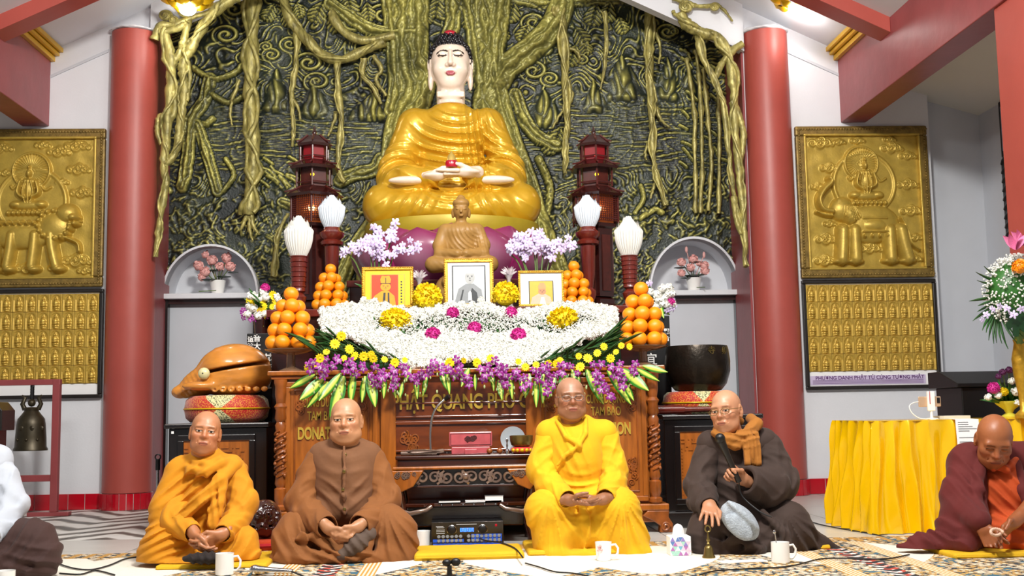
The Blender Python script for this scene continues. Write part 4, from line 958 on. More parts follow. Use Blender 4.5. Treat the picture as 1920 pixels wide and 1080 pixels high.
pyramid(1202, 542, 637, 6.97, 14.5, .99, 'above the great bronze bowl', OR)
pyramid(620, 505, 572, 7.72, 11, T2, 'beside the turned left lamp post', OR)
pyramid(1076, 500, 566, 7.72, 11, T2, 'behind the white-mounted portrait', OR)

# ------------------------------------------------------------------ framed portraits (flat prints built from layered paper shapes)
def P2(cx, cz_, rx, rz, n=24, a0=0, a1=2*PI): return [(cx+rx*math.cos(a), cz_+rz*math.sin(a)) for a in np.linspace(a0, a1, n, endpoint=(a1-a0) < 6.2)]
for nm, c_ in (('pr_red', '#d2441c'), ('pr_orange', '#f0a31a'), ('pr_yellow', '#f5d415'), ('pr_white', '#f2f3f1'), ('pr_grey', '#8f9396'), ('pr_lgrey', '#cfd3d6'), ('pr_dark', '#33363a'), ('pr_skin', '#d79a63'), ('pr_skin2', '#c98d64'), ('pr_robe', '#e0b9a0'), ('pr_gold', '#d7b43c'), ('pr_face_grey', '#b3b5b4')): mk(nm, c_, .45, var=.12, scale=40)
mk('gilt_frame', '#d3a431', .3, .5, var=.3, scale=40, bump=.2, bscale=150)
def portrait(u0, u1, v0, Y, z0, label, mount, layers, fw):
    a, b = at(u0, v0, Y), at(u1, v0, Y); w, h = b.x-a.x, (a.z+b.z)/2-z0; t = thing('framed_portrait', label, 'framed photo', ((a.x+b.x)/2, Y, z0)); hw_ = w/2
    t.rotation_euler = (-.06, 0, 0)
    frame('frame', -hw_, hw_, 0, h, fw, -.012, .012, 'gilt_frame', t, .004)
    m = MB()
    for i in range(int(w/.012)): m.sph((-hw_+.006+i*.012, -.013, h-.005), .005, 6, 4).sph((-hw_+.006+i*.012, -.013, .005), .005, 6, 4)
    for i in range(int(h/.012)): m.sph((-hw_+.005, -.013, .006+i*.012), .005, 6, 4).sph((hw_-.005, -.013, .006+i*.012), .005, 6, 4)
    m.build('beading', 'gilt_frame', t)
    MB().box(-hw_+fw, hw_-fw, .0, .01, fw, h-fw).build('mount', mount, t)
    MB().box(-hw_+.01, hw_-.01, .012, .02, .01, h-.01).build('back_board', 'wood_dark', t)
    for i, (mat, poly) in enumerate(layers):
        mm = MB(); 
        for pl in (poly if isinstance(poly[0], list) else [poly]): mm.prism([(x*w, z*h) for x, z in pl], -.0004*(i+1), 0)
        mm.build('print', mat, t)
    MB().box(-hw_+fw, hw_-fw, -.0075, -.006, fw, h-fw).build('glazing', 'glass_pane', t)
    return t
mk('glass_pane', '#ffffff', .02, trans=1., var=0, alpha=.12)
R_ = lambda x0, x1, z0, z1: [(x0, z0), (x1, z0), (x1, z1), (x0, z1)]
face = lambda cx, cz_, w, h, skin, dark: [(skin, P2(cx, cz_, w, h)), (dark, [P2(cx-w*.4, cz_+h*.12, w*.18, h*.06, 8), P2(cx+w*.4, cz_+h*.12, w*.18, h*.06, 8), P2(cx, cz_-h*.45, w*.25, h*.05, 8), R_(cx-w*.62, cx-w*.2, cz_+h*.28, cz_+h*.34), R_(cx+w*.2, cx+w*.62, cz_+h*.28, cz_+h*.34), [(cx-.01, cz_-.2*h), (cx+w*.15, cz_-.2*h), (cx, cz_+.1*h)]])]
PY = 7.52
portrait(678, 775, 500, PY, T2+.002, 'gilt framed red and yellow portrait of a monk in a peaked hat', 'pr_yellow',
    [('pr_gold', R_(-.34, .34, .06, .83)), ('pr_red', R_(-.31, .2, .06, .81)), ('pr_yellow', R_(.22, .31, .06, .81)), ('pr_dark', [R_(.25, .28, .62-.07*i, .66-.07*i) for i in range(8)]), ('pr_orange', [(-.3, .06), (.16, .06), (.13, .3), (.02, .42), (-.12, .42), (-.26, .3)]), ('pr_dark', [[(-.1, .1), (-.05, .1), (-.04, .38), (-.08, .38)], [(.0, .1), (.04, .1), (.03, .38), (.0, .38)]])]
    + face(-.04, .52, .1, .1, 'pr_orange', 'pr_dark')+[('pr_orange', [(-.13, .6), (.05, .6), (.065, .7), (.03, .79), (-.04, .775), (-.11, .79), (-.145, .7)]), ('pr_dark', [R_(-.14, .06, .595, .61), R_(-.045, -.03, .6, .74)])], .022)
portrait(832, 925, 484, PY-.01, T2+.002, 'gilt framed black and white portrait of an elderly monk with joined hands', 'pr_white',
    [('pr_dark', R_(-.34, .34, .06, .86)), ('pr_lgrey', R_(-.315, .315, .06, .84)), ('pr_grey', [(-.3, .06), (.3, .06), (.25, .36), (.1, .48), (-.06, .48), (-.21, .38)]), ('pr_dark', [[(-.02, .06), (.2, .06), (.16, .3), (.06, .4), (.02, .25)], [(-.2, .08), (-.16, .08), (-.1, .36), (-.13, .36)]]), ('pr_white', [(-.02, .14), (.06, .14), (.05, .3), (.02, .34), (-.01, .3)])]
    + face(.02, .61, .1, .13, 'pr_face_grey', 'pr_dark')+[('pr_lgrey', P2(.02, .69, .095, .055, 12, 0, PI))], .026)
portrait(971, 1057, 507, PY, T2+.002, 'narrow gilt framed portrait of a robed monk on white mount', 'pr_white',
    [('pr_dark', R_(-.27, .27, .06, .72)), ('pr_gold', R_(-.25, .25, .06, .705)), ('pr_robe', [(-.24, .06), (.24, .06), (.2, .26), (.08, .36), (-.06, .36), (-.2, .26)]), ('pr_white', [(-.04, .06), (.1, .06), (.06, .26), (.0, .26)])]
    + face(.02, .42, .085, .09, 'pr_skin2', 'pr_dark')+[('pr_skin', [(-.06, .48), (.1, .48), (.105, .57), (.06, .67), (.02, .655), (-.02, .67), (-.065, .57)])], .016)

# ------------------------------------------------------------------ blossoms
def puff(n1, r, mat, seed=0, petals=(2, 3), cup=.5):
    """ball of petals"""
    rr = np.random.default_rng(seed); b = MB()
    for i in range(n1):
        z = 1-1.55*(i+.5)/n1; a = i*2.39996; q = math.sqrt(max(0, 1-z*z)); d = Vector((q*math.cos(a), q*math.sin(a), z)); tq = d.orthogonal().normalized(); tq.rotate(Matrix.Rotation(rr.uniform(0, 6.28), 3, d)); c2 = d.cross(tq)
        L_ = r*rr.uniform(.9, 1.03); w = r*3.3/math.sqrt(n1); p0 = d*(L_*.55)
        b.add([p0-c2*w*.4, p0+c2*w*.4, d*L_+c2*w*.5+tq*w*cup, d*L_*1.03+tq*w*(cup+.35), d*L_-c2*w*.5+tq*w*cup], [(0, 1, 2, 3, 4)])
    b.sph((0, 0, -.03*r), r*.86, 14, 9); me = b.mesh(smooth=.3); me.materials.append(MATS[mat]); return me
def inst(name, me, loc, scale=1, rot=None, parent=None):
    o = bpy.data.objects.new(name, me); COL.objects.link(o); o.location = loc; o.scale = (scale,)*3 if not hasattr(scale, '__len__') else scale
    if rot is not None: o.rotation_euler = rot
    o.parent = parent; return o
PUFF_Y = puff(300, 1, 'petal_yellow', 1); PUFF_P = puff(190, 1, 'petal_pink', 2, cup=.3)
# two yellow flower balls on stems behind the wreath
for u, v, r, lab in ((801, 558, 28, 'round ball of yellow chrysanthemums between red portrait and grey portrait'), (948, 552, 25, 'round ball of yellow chrysanthemums between grey portrait and white-mounted portrait')):
    p = at(u, v, 7.42); t = thing('flower_ball', lab, 'flower ball', (p.x, 7.42, 1.0)); MB().lathe([(.05, 0), (.055, .02), (.02, .05), (.018, p.z-1.0-.04)], 14).build('stand', 'brass', t, smooth=.8)
    inst('blossom_head', PUFF_Y, (0, 0, p.z-1.0), r*7.42/FPX, None, t)
# daisy, orchid, leaf meshes
def flat_flower(n, r, w, mat, centre=None, lift=.2, seed=0):
    b = MB()
    for i in range(n):
        a = 2*PI*i/n; d = Vector((math.cos(a), math.sin(a), 0)); c2 = Vector((-math.sin(a), math.cos(a), 0)); 
        b.add([d*r*.1-c2*w*.3, d*r*.1+c2*w*.3, d*r*.6+c2*w*.5+Vector((0, 0, r*lift)), d*r+Vector((0, 0, r*lift*.6)), d*r*.6-c2*w*.5+Vector((0, 0, r*lift))], [(0, 4, 3, 2, 1)])
    b.sph((0, 0, r*.08), (r*.24, r*.24, r*.14), 8, 5); me = b.mesh(); me.materials.append(MATS[mat]); return me
DAISY = flat_flower(12, 1, .55, 'petal_yellow', lift=.12)
def orchid_mesh(name, outer, inner):
    b = MB(); V_, F_, C_ = [], [], []
    co, ci = np.array(lin(outer)), np.array(lin(inner)); mid = np.array(lin('#f6e6f4'))
    for i, a in enumerate((90, 18, 162, -54, 234)):
        w = .75 if i in (1, 2) else .5; a = math.radians(a); d = np.array((math.cos(a), 0, math.sin(a))); c2 = np.array((-math.sin(a), 0, math.cos(a))); o = len(V_)
        for (q, ww, y) in ((.08, .1, 0), (.45, w*.48, -.12), (.8, w*.45, -.05), (1.0, .08, .06)):
            for e in (-1, 0, 1): V_.append(d*q+c2*ww*e+np.array((0, y+.1*abs(e), 0))); C_.append(mid*(1-min(1, q*2.6))+co*min(1, q*2.6))
        for r_ in range(3):
            for e in range(2): k_ = o+r_*3+e; F_.append((k_, k_+1, k_+4, k_+3))
    o = len(V_)
    for (x, z, y) in ((0, .05, -.1), (-.16, -.12, -.28), (0, -.4, -.34), (.16, -.12, -.28)): V_.append(np.array((x, y, z))); C_.append(ci)
    F_.append((o, o+1, o+2, o+3)); me = bpy.data.meshes.new(name); me.from_pydata([tuple(v_) for v_ in V_], [], F_); me.update()
    at_ = me.color_attributes.new('Col', 'FLOAT_COLOR', 'POINT'); cc = np.ones((len(V_), 4), np.float32); cc[:, :3] = np.array(C_); at_.data.foreach_set('color', cc.ravel()); me.materials.append(MATS['orchid']); me.shade_smooth(); return me
mk('orchid', '#9b2fae', .5, attr=True, var=.15, scale=60)
ORCH_P = orchid_mesh('orchid_purple', '#98288f', '#651070'); ORCH_W = orchid_mesh('orchid_white', '#dccdf0', '#b48bd8')
def striped_leaf(L_=1.0, w=.13, bend=.25):
    n, e = 9, 6; V_, C_, F_ = [], [], []
    for i in range(n+1):
        q = i/n; ww = w*math.sin(PI*min(1, q*.93+.05))**.75*(1-.25*q)
        for j in range(e+1):
            s = -1+2*j/e; V_.append((ww*s, -bend*math.sin(q*1.6)*.5+.03*abs(s), -L_*q)); C_.append(lin('#cfe25f') if abs(s) < .4 else lin('#2f7f22'))
    for i in range(n):
        for j in range(e): k_ = i*(e+1)+j; F_.append((k_, k_+1, k_+e+2, k_+e+1))
    me = bpy.data.meshes.new('leaf'); me.from_pydata(V_, [], F_); me.update(); at_ = me.color_attributes.new('Col', 'FLOAT_COLOR', 'POINT'); cc = np.ones((len(V_), 4), np.float32); cc[:, :3] = np.array(C_); at_.data.foreach_set('color', cc.ravel())
    me.materials.append(MATS['leaf_stripe']); me.shade_smooth(); return me
LEAFS = [striped_leaf(1, .13, .2), striped_leaf(1, .16, .35), striped_leaf(1, .11, .1)]
mk('leaf_fern', '#2a5a26', .4, var=.4, scale=14)
def blade(mat, w=.12, bend=.3, n=6):
    b = MB(); v = []; f = []
    for i in range(n+1):
        q = i/n; ww = w*math.sin(PI*(q*.9+.08))
        for e in (-1, 0, 1): v.append((ww*e, -bend*q*q-.04*(e == 0), q))
    for i in range(n):
        for e in range(2): k_ = i*3+e; f.append((k_, k_+1, k_+4, k_+3))
    me = b.add(v, f).mesh(smooth=1); me.materials.append(MATS[mat]); return me
BL_D, BL_G = blade('leaf_fern', .045, .35), blade('leaf', .13, .4)
def scatter(name, meshes, mats_locs, mat, parent, kind='stuff'):
    """many small copies of one mesh joined into one object"""
    me = meshes; nv = len(me.vertices); co = np.empty(nv*3); me.vertices.foreach_get('co', co); co = co.reshape(-1, 3); fs = [tuple(p.vertices) for p in me.polygons]; V_ = []; F_ = []
    for k_, (loc, sc, R) in enumerate(mats_locs):
        V_.append(co*sc@np.array(R).T+np.array(loc)); o = k_*nv; F_ += [tuple(i+o for i in f) for f in fs]
    m = bpy.data.meshes.new(name); m.from_pydata(np.concatenate(V_).tolist(), [], F_); m.update(); m.materials.append(MATS[mat]); o = bpy.data.objects.new(name, m); COL.objects.link(o); o.parent = parent; o['kind'] = kind; return o
def rrot(rr, tilt=.6): return np.array(Matrix.Rotation(rr.uniform(0, 6.28), 3, 'Z')@Matrix.Rotation(rr.uniform(-tilt, tilt), 3, 'X')@Matrix.Rotation(rr.uniform(-tilt, tilt), 3, 'Y'))

# ------------------------------------------------------------------ the great white flower bed on the altar
WO = Vector((0.03, 7.05, .99))
wr = thing('flower_bed', 'wide white chrysanthemum altar arrangement edged with purple orchids and striped leaves', 'flower arrangement', WO)
def wpos(u, v):
    t_ = max(0., min(1.2, (690-v)/112)); return at(u, v, 6.80+.60*t_**.9)-WO
def w_in(u, v):       # outline of the white bed in photo columns and rows, laid on the sloping foam
    x = (u-880)/282; top = 578-8*math.cos(x*9) if abs(x) < .9 else 578+60*(abs(x)-.9); bot = 684-8*math.cos(x*8)-62*max(0, abs(x)-.28)**1.25/.72**1.25
    return abs(x) < .985 and top < v < bot, x, top, bot
# foam body underneath
pts = []; cols_ = 40
S = SDF((-1.05, -.3, -.01), (1.05, .5, .55), .016)
for i in range(60):
    u = 612+i*9.1; x = (u-880)/282
    for v in (590, 615, 640, 660):
        if w_in(u, v)[0]:
            p = wpos(u, v); S.ell((p.x, p.y+.05, p.z-.075), (.05, .06, .05), .03); S.cap((p.x, p.y+.05, p.z-.08), (p.x, p.y+.05, .03), .05, .06, .03)
v_, t_, q_ = S.mesh(); npmesh('foam', v_, q_, t_, 'leaf_dark', wr)
rr = np.random.default_rng(8); PW = puff(26, 1, 'petal_white', 3, cup=.6); dense = []; breath = []; green = []
for k in range(16000):
    u, v = rr.uniform(600, 1162), rr.uniform(572, 690); ok, x, top, bot = w_in(u, v)
    if not ok: continue
    edge = min((v-top)/16, (bot-v)/30, (1-abs(x))*282/38)
    in_c = ((u-765)/70)**2+((v-607)/26)**2 < 1 or ((u-905)/85)**2+((v-607)/26)**2 < 1 or ((u-1060)/70)**2+((v-610)/24)**2 < 1
    p = wpos(u, v)
    if in_c and edge > .8:
        if len(breath) < 5000: breath.append((p+Vector((rr.normal()*.006, rr.normal()*.01, .005+abs(rr.normal())*.02)), rr.uniform(.0035, .006), rrot(rr)))
        if rr.random() < .07: green.append((p+Vector((0, 0, -.005)), rr.uniform(.03, .05), rrot(rr, 1.2)))
    elif len(dense) < 3000: dense.append((p+Vector((rr.normal()*.004, rr.normal()*.006, abs(rr.normal())*.012)), rr.uniform(.017, .025), np.array(Matrix.Rotation(.5, 3, 'X'))@rrot(rr, .6)))
scatter('white_chrysanthemums', PW, dense, 'petal_white', wr)
tiny = MB().sph((0, 0, 0), 1, 5, 3).mesh(); scatter('gypsophila', tiny, breath, 'petal_white', wr); scatter('greenery', BL_G, green, 'leaf', wr)
for u, v, r in ((742, 606, 30), (1054, 604, 31)): inst('yellow_cluster', PUFF_Y, wpos(u, v)+Vector((0, .0, .015)), (r*7.2/FPX*1.08, r*7.2/FPX, r*7.2/FPX*.8), (.3, 0, u), wr)
for u, v, r in ((849, 594, 11), (958, 593, 11), (890, 623, 12), (812, 636, 14), (972, 637, 14)): inst('pink_peony', PUFF_P, wpos(u, v)+Vector((0, -.02, .022)), r*7/FPX*1.15, (.5, 0, u), wr)
fr_ = []
for u, v, a, l in [(555+i*7, 640+i*5.5-abs(i-5)*2, -1.1+.06*i, .2) for i in range(14)]+[(1195-i*7, 628+i*5.5, 1.1-.06*i, .2) for i in range(14)]+[(600+i*8, 668+i*1.0, -.9+.1*i, .13) for i in range(12)]+[(1165-i*8, 660+i*1.5, .9-.1*i, .13) for i in range(12)]:
    p = at(u+30*(1 if u < 880 else -1), v+12, 6.86)-WO; fr_.append((p, l, np.array(Matrix.Rotation(a*1.1, 3, 'Y')@Matrix.Rotation(.5, 3, 'X'))))
for k in range(130):
    sd = -1 if k % 2 else 1; q = rr.random(); u = 880+sd*(290-150*q*q); v = 628+52*q+rr.normal()*5; p = at(u-sd*34, v+6, 6.9)-WO; fr_.append((p, rr.uniform(.12, .2), np.array(Matrix.Rotation(sd*rr.uniform(.7, 1.9), 3, 'Y')@Matrix.Rotation(rr.uniform(.3, .8), 3, 'X'))))
for u in range(640, 1130, 14): p = at(u, 690+rr.normal()*3, 6.83)-WO; fr_.append((p, .09, np.array(Matrix.Rotation(rr.uniform(-1.3, 1.3), 3, 'Y')@Matrix.Rotation(.9, 3, 'X'))))
for k_, (p, l, R) in enumerate(fr_):
    o = inst('fern_blade', BL_D, p, l*rr.uniform(.8, 1.2), Matrix(R.tolist()).to_euler(), wr)
lf = [(590, 702, -62, 52), (608, 708, -48, 60), (615, 716, -38, 58), (645, 705, -16, 85), (662, 700, 6, 55), (640, 700, -42, 66), (684, 705, -4, 48), (692, 700, 8, 62), (721, 700, -2, 60), (735, 712, 12, 46), (755, 716, -5, 40), (779, 700, 6, 62), (800, 705, -8, 50), (826, 694, 16, 52), (838, 696, 4, 56), (865, 690, -6, 32), (880, 690, -28, 52), (905, 690, 32, 48), (923, 700, 2, 44), (935, 712, 6, 50), (957, 700, 0, 62), (975, 704, 10, 48), (992, 700, -6, 60), (1004, 706, 3, 74), (1020, 700, -10, 56), (1055, 694, 6, 62), (1072, 692, 12, 48), (1100, 692, 22, 70), (1122, 704, 14, 44), (1140, 694, 32, 74), (1160, 700, 26, 56), (1165, 692, 50, 64), (1190, 690, 62, 52), (1205, 686, 74, 46), (1040, 704, -14, 44), (665, 712, -8, 40), (708, 690, 20, 40), (770, 690, -20, 40), (1085, 705, -4, 40), (890, 702, 8, 40)]
for i, (u, v, a, l) in enumerate(lf):
    p = at(u, v, 6.735-.02*(i % 3))-WO; inst('striped_leaf', LEAFS[i % 3], p, l*6.75/FPX*(.78 if 715 < u < 1010 else 1.04)*np.array((1.15, 1, 1)), (-.12, math.radians(a)*-1.0, rr.uniform(-.5, .5)), wr)
cl = [(585, 688), (612, 684), (630, 676), (645, 690), (680, 690), (706, 698), (702, 715), (735, 700), (740, 720), (764, 690), (770, 712), (800, 700), (812, 690), (838, 692), (858, 682), (868, 700), (876, 712), (908, 690), (915, 706), (938, 694), (945, 712), (972, 702), (980, 716), (1018, 690), (1028, 706), (1032, 724), (1073, 692), (1115, 688), (1125, 704), (1135, 722), (1155, 686), (1160, 704), (1165, 718), (1190, 688), (1136, 738), (600, 694), (660, 684), (720, 705), (785, 706), (850, 700), (930, 682), (1000, 700), (1050, 696)]
for i, (u, v) in enumerate(cl):
    for k in range(3):
        p = at(u+rr.normal()*6, v+k*7+rr.normal()*3-6, 6.68-rr.uniform(0, .05))-WO; inst('orchid_blossom', ORCH_P, p, rr.uniform(.023, .032), (rr.uniform(-.4, .4), rr.uniform(-1, 1), rr.uniform(-.6, .6)), wr)
for u, v in ((665, 668), (682, 668), (721, 674), (759, 675), (700, 672), (740, 680), (590, 682), (578, 690), (655, 655), (628, 645), (894, 680), (920, 672), (972, 678), (985, 688), (1028, 682), (1050, 676), (1044, 682), (1085, 668), (1102, 672), (1120, 662), (1132, 650), (1165, 648), (1155, 660), (1088, 688), (870, 676), (843, 680), (1005, 684), (612, 660), (600, 672), (645, 672), (1145, 672), (640, 630), (1180, 650), (696, 664)):
    p = at(u, v, 6.7)-WO; inst('yellow_daisy', DAISY, p, rr.uniform(.02, .034), (PI/2+rr.uniform(-.5, .3), rr.uniform(-.4, .4), rr.uniform(-.5, .5)), wr)
b_ = []
for i in range(150):
    u = rr.uniform(575, 1200); b_.append((at(u, rr.uniform(700, 742), 6.67)-WO, rr.uniform(.004, .008)*np.array((.8, .8, 1.6)), np.eye(3)))
tinyg = MB().sph((0, 0, 0), 1, 6, 4).mesh(); mk('orchid_bud', '#b9c98a', .5, var=.4, scale=50); scatter('orchid_buds', tinyg, b_, 'orchid_bud', wr)

# ------------------------------------------------------------------ pale orchids, bouquets, lotuses in the niches, crystal lotus
def orchid_plant(cx, label, pts, side):
    p0 = at(cx, 575, 7.78); t = thing('potted_orchid', label, 'orchid', (p0.x, 7.78, T2)); rr = np.random.default_rng(abs(cx))
    MB().lathe([(.06, 0), (.075, .06), (.08, .1), (.07, .1), (.01, .09)], 20).build('pot', 'white_glaze', t, smooth=.8)
    stems = {}
    for (u0, v0, u1, v1, n) in [(a_, b_, c_, d_, int(e_*1.5)) for a_, b_, c_, d_, e_ in pts]:
        A, B = at(u0, v0, 7.78), at(u1, v1, 7.74); C = Vector((p0.x+(u0-cx)*.0008, 7.78, T2+.1)); P = spline([C, C.lerp(A, .6)+Vector((0, 0, .04)), A, B], 5); base = Vector((p0.x, 7.78, T2)); MB().tube([p-base for p in P], .005, 5).build('stem', 'stem', t, smooth=1)
        for k in range(n):
            q = k/max(1, n-1); p = A.lerp(B, q)+Vector((rr.normal()*.018, -.03+rr.normal()*.015, rr.normal()*.022)); inst('orchid_blossom', ORCH_W, p-base, rr.uniform(.026, .038), (rr.uniform(-.3, .3), rr.uniform(-.6, .6), rr.uniform(-.5, .5)), t)
    for k in range(6): inst('leaf', BL_G, (rr.normal()*.02, rr.normal()*.02, .1), rr.uniform(.12, .2), (rr.uniform(-.9, .9), rr.uniform(-1, 1), rr.uniform(0, 6)), t)
orchid_plant(706, 'lilac white moth orchid spray left of the small tan buddha', [(700, 430, 712, 455, 6), (738, 428, 728, 448, 6), (650, 468, 700, 455, 14), (690, 448, 722, 470, 10), (712, 478, 730, 488, 4), (745, 470, 785, 462, 8), (715, 450, 690, 470, 7)], -1)
orchid_plant(1010, 'lilac white moth orchid spray right of the small tan buddha', [(1005, 435, 1020, 452, 6), (955, 470, 990, 452, 12), (975, 478, 1010, 462, 8), (1000, 455, 1045, 465, 12), (1040, 462, 1078, 460, 9), (965, 455, 985, 445, 6), (1020, 470, 1035, 478, 5)], 1)
mk('crystal', '#e9dfe2', .1, var=.1, coat=.6, trans=.3)
for u, v, lab in ((786, 522, 'small crystal lotus candle holder beside the red portrait'), (954, 516, 'small crystal lotus candle holder beside the white-mounted portrait')):
    p = at(u, v, 7.66); t = thing('crystal_lotus', lab, 'candle holder', (p.x, 7.66, T2)); zz = p.z-T2; MB().lathe([(.04, 0), (.03, .02), (.015, .05), (.012, zz-.03), (.03, zz)], 12).build('stem', 'crystal', t, smooth=.8)
    for ring, (n, tl) in enumerate(((8, 1.15), (8, .75), (6, .35))):
        for k in range(n): inst('petal', bpy.data.meshes.get('crystal_petal') or (lambda me: (setattr(me, 'name', 'crystal_petal'), me.materials.clear(), me.materials.append(MATS['crystal']), me)[-1])(BL_G.copy()), (0, 0, zz), .062, (0, tl, 2*PI*(k+.5*ring)/n), t)
def bouquet(u, v, Y, label, zs, blooms, side):
    p = at(u, v, Y); t = thing('flower_vase', label, 'bouquet', (p.x, Y, zs)); rr = np.random.default_rng(u); zz = p.z-zs
    MB().lathe([(.05, 0), (.055, zz*.3), (.06, zz*.6), (.05, zz*.65), (.01, zz*.6)], 18).build('vase', 'wood_dark', t, smooth=.8)
    for (du, dv, r, me, nm) in blooms:
        q = at(u+du, v+dv, Y-.05)-Vector((p.x, Y, zs)); MB().tube([(0, 0, zz*.6), ((q.x)*.5, q.y*.5, (zz*.6+q.z)/2+.02), tuple(q)], .003, 5).build('stem', 'stem', t)
        inst(nm, me, q, r*Y/FPX, ((PI/2 if me is DAISY else 0)+rr.uniform(-.5, .5), rr.uniform(-.5, .5), rr.uniform(-.6, .6)), t)
    for k in range(16): a = rr.uniform(0, 6.28); inst('leaf', LEAFS[k % 3] if k % 2 else BL_G, (.03*math.cos(a), .03*math.sin(a), zz*.8), rr.uniform(.1, .17), (rr.uniform(-.9, .9), rr.uniform(-1.1, 1.1), a), t)
rr = np.random.default_rng(4)
PW1 = PW
BST = {-1: at(490, 625, 7.54).z, 1: at(1227, 592, 7.54).z}
bl = [(rr.uniform(-30, 32), rr.uniform(-28, 22), rr.uniform(6, 9), (DAISY, PW1)[k % 2], ('yellow_daisy', 'white_flower')[k % 2]) for k in range(26)]+[(rr.uniform(-40, 10), rr.uniform(5, 35), 6, ORCH_P, 'orchid_blossom') for k in range(16)]+[(5, -32, 9, PUFF_P, 'pink_flower')]
bouquet(492, 572, 7.61, 'mixed bouquet of yellow and white flowers behind the left orange pyramid', BST[-1], bl, -1)
bl = [(rr.uniform(-8, 36), rr.uniform(-25, 15), rr.uniform(6, 9), PW1, 'white_flower') for k in range(20)]+[(rr.uniform(5, 34), rr.uniform(-2, 26), 8, ORCH_W, 'pink_lily') for k in range(8)]+[(30, 5, 9, PUFF_P, 'pink_flower'), (-10, -30, 8, ORCH_W, 'orchid_blossom')]
bouquet(1228, 562, 7.61, 'white and pink bouquet behind the right orange pyramid', BST[1], bl, 1)
LOT = puff(26, 1, 'petal_lotus', 9, cup=.1)
for s, uc, vb, fl_, lv, lab in ((-1, 408, 550, [(385, 478, 7), (398, 488, 10), (425, 484, 10), (372, 498, 10), (384, 510, 11), (412, 500, 9), (432, 500, 10), (378, 520, 8)], [(392, 526, 16), (420, 520, 13), (402, 508, 12), (437, 512, 10)], 'pink silk lotuses in white cup inside the left arched niche'), (1, 1301, 542, [(1278, 492, 9), (1300, 486, 9), (1295, 502, 9), (1321, 498, 9), (1278, 512, 8), (1322, 508, 9), (1310, 494, 6)], [(1275, 503, 12), (1304, 493, 12), (1300, 518, 16), (1315, 516, 9), (1286, 522, 10)], 'pink silk lotuses in white cup inside the right arched niche')):
    cx, rx, zb, top = niche[s]; Y = W2+.02; p = at(uc, vb, Y); t = thing('lotus_cup', lab, 'flower vase', (p.x, Y, zb)); s_ = Y/FPX
    MB().lathe([(.05, 0), (.07, .13), (.06, .13), (.01, .02)], 20).build('cup', 'white_glaze', t, smooth=.6)
    for u, v, r in fl_:
        q = at(u, v, Y-.06)-Vector((p.x, Y, zb)); MB().tube([(0, 0, .1), (q.x*.5, q.y*.5, (q.z+.1)*.5), tuple(q)], .004, 5).build('stem', 'stem', t); inst('lotus_bloom', LOT, q, r*s_, (-.4, 0, u), t)
    for u, v, r in lv:
        q = at(u, v, Y-.04)-Vector((p.x, Y, zb)); MB().lathe([(1, .1), (.6, 0), (.05, .06), (.05, .05), (.6, -.03), (1, .06)], 16).build('lotus_leaf', 'leaf_dark', t, smooth=1, loc=q).scale = (r*s_,)*3
        t.children[-1].rotation_euler = (1.25, .2, 0)
    for u, v in (((388, 475), (428, 478)) if s < 0 else ((1287, 468), (1320, 478))):
        q = at(u, v, Y-.04)-Vector((p.x, Y, zb)); MB().tube([(0, 0, .1), (q.x, q.y, q.z)], .004, 5).sph(tuple(q), (.014, .014, .03), 8, 6).build('lotus_bud', 'petal_lotus', t)
# black stands with brush characters that carry the two bouquets
mk('ink_white', '#e9e9e6', .6)
for s, u0, u1, vt, chars in ((-1, 462, 518, 625, [('這', 470, 637, .042), ('慈', 469, 650, .042), ('音', 482, 635, .05), ('大', 482, 650, .05), ('應', 482, 664, .05), ('花', 503, 676, .085), ('明', 503, 699, .085), ('弘', 504, 721, .085)]), (1, 1200, 1260, 592, [('觀', 1250, 622, .04), ('音', 1250, 635, .04), ('宜', 1221, 675, .085)])):
    Y = 7.54; a, b = at(u0, 740, Y), at(u1, 740, Y); h = at((u0+u1)/2, vt, Y).z-.691; w = (b.x-a.x)/2; cx_ = (a.x+b.x)/2
    t = thing('calligraphy_stand', f'black stand with white brush characters behind the {"left" if s < 0 else "right"} front orange pyramid', 'stand', (cx_, Y, .691))
    MB().box(-w, w, 0, .14, 0, h).build('body', 'black', t, bev=.004)
    for ch, u, v, sz in chars: p = at(u, v, Y); text('character', ch, sz, 'ink_white', t, (p.x-cx_, -.001, p.z-.691), .0008, bold=.0008)
    BST[s] = .691+h
# ------------------------------------------------------------------ people
mk('skin', '#c48a60', .42, attr=True, var=.1, scale=25, bump=.06, bscale=120, sss=.08)
def cloth(name, c, rough=.85, var=.16, sheen=.04):
    m = mk(name, c, rough, var=var, scale=9, bump=.22, bscale=7.3, sheen=sheen); b = [n for n in m.node_tree.nodes if n.type == 'BUMP'][0]; b.inputs['Distance'].default_value = .03
    for n in m.node_tree.nodes:
        if n.type == 'TEX_NOISE' and n.inputs['Scale'].default_value == 7.3: n.inputs['Distortion'].default_value = .5; n.inputs['Detail'].default_value = 2
    return m
cloth('robe_ochre', '#d68d06'); cloth('robe_brown', '#885222'); cloth('vest_brown', '#7a5031'); cloth('robe_yellow', '#eab205'); cloth('robe_dark', '#3a2a23'); cloth('shawl_maroon', '#5c1311'); cloth('robe_orange', '#c24a12'); cloth('scarf_brown', '#a2651c')
cloth('shirt_white', '#bcc3ce', .7, .04); cloth('trouser_brown', '#3f2723'); cloth('cloth_taupe', '#5b4a3f'); cloth('cloth_black', '#1c1210'); mk('knit_grey', '#b4bec8', .95, var=.3, scale=60, bump=.6, bscale=150)
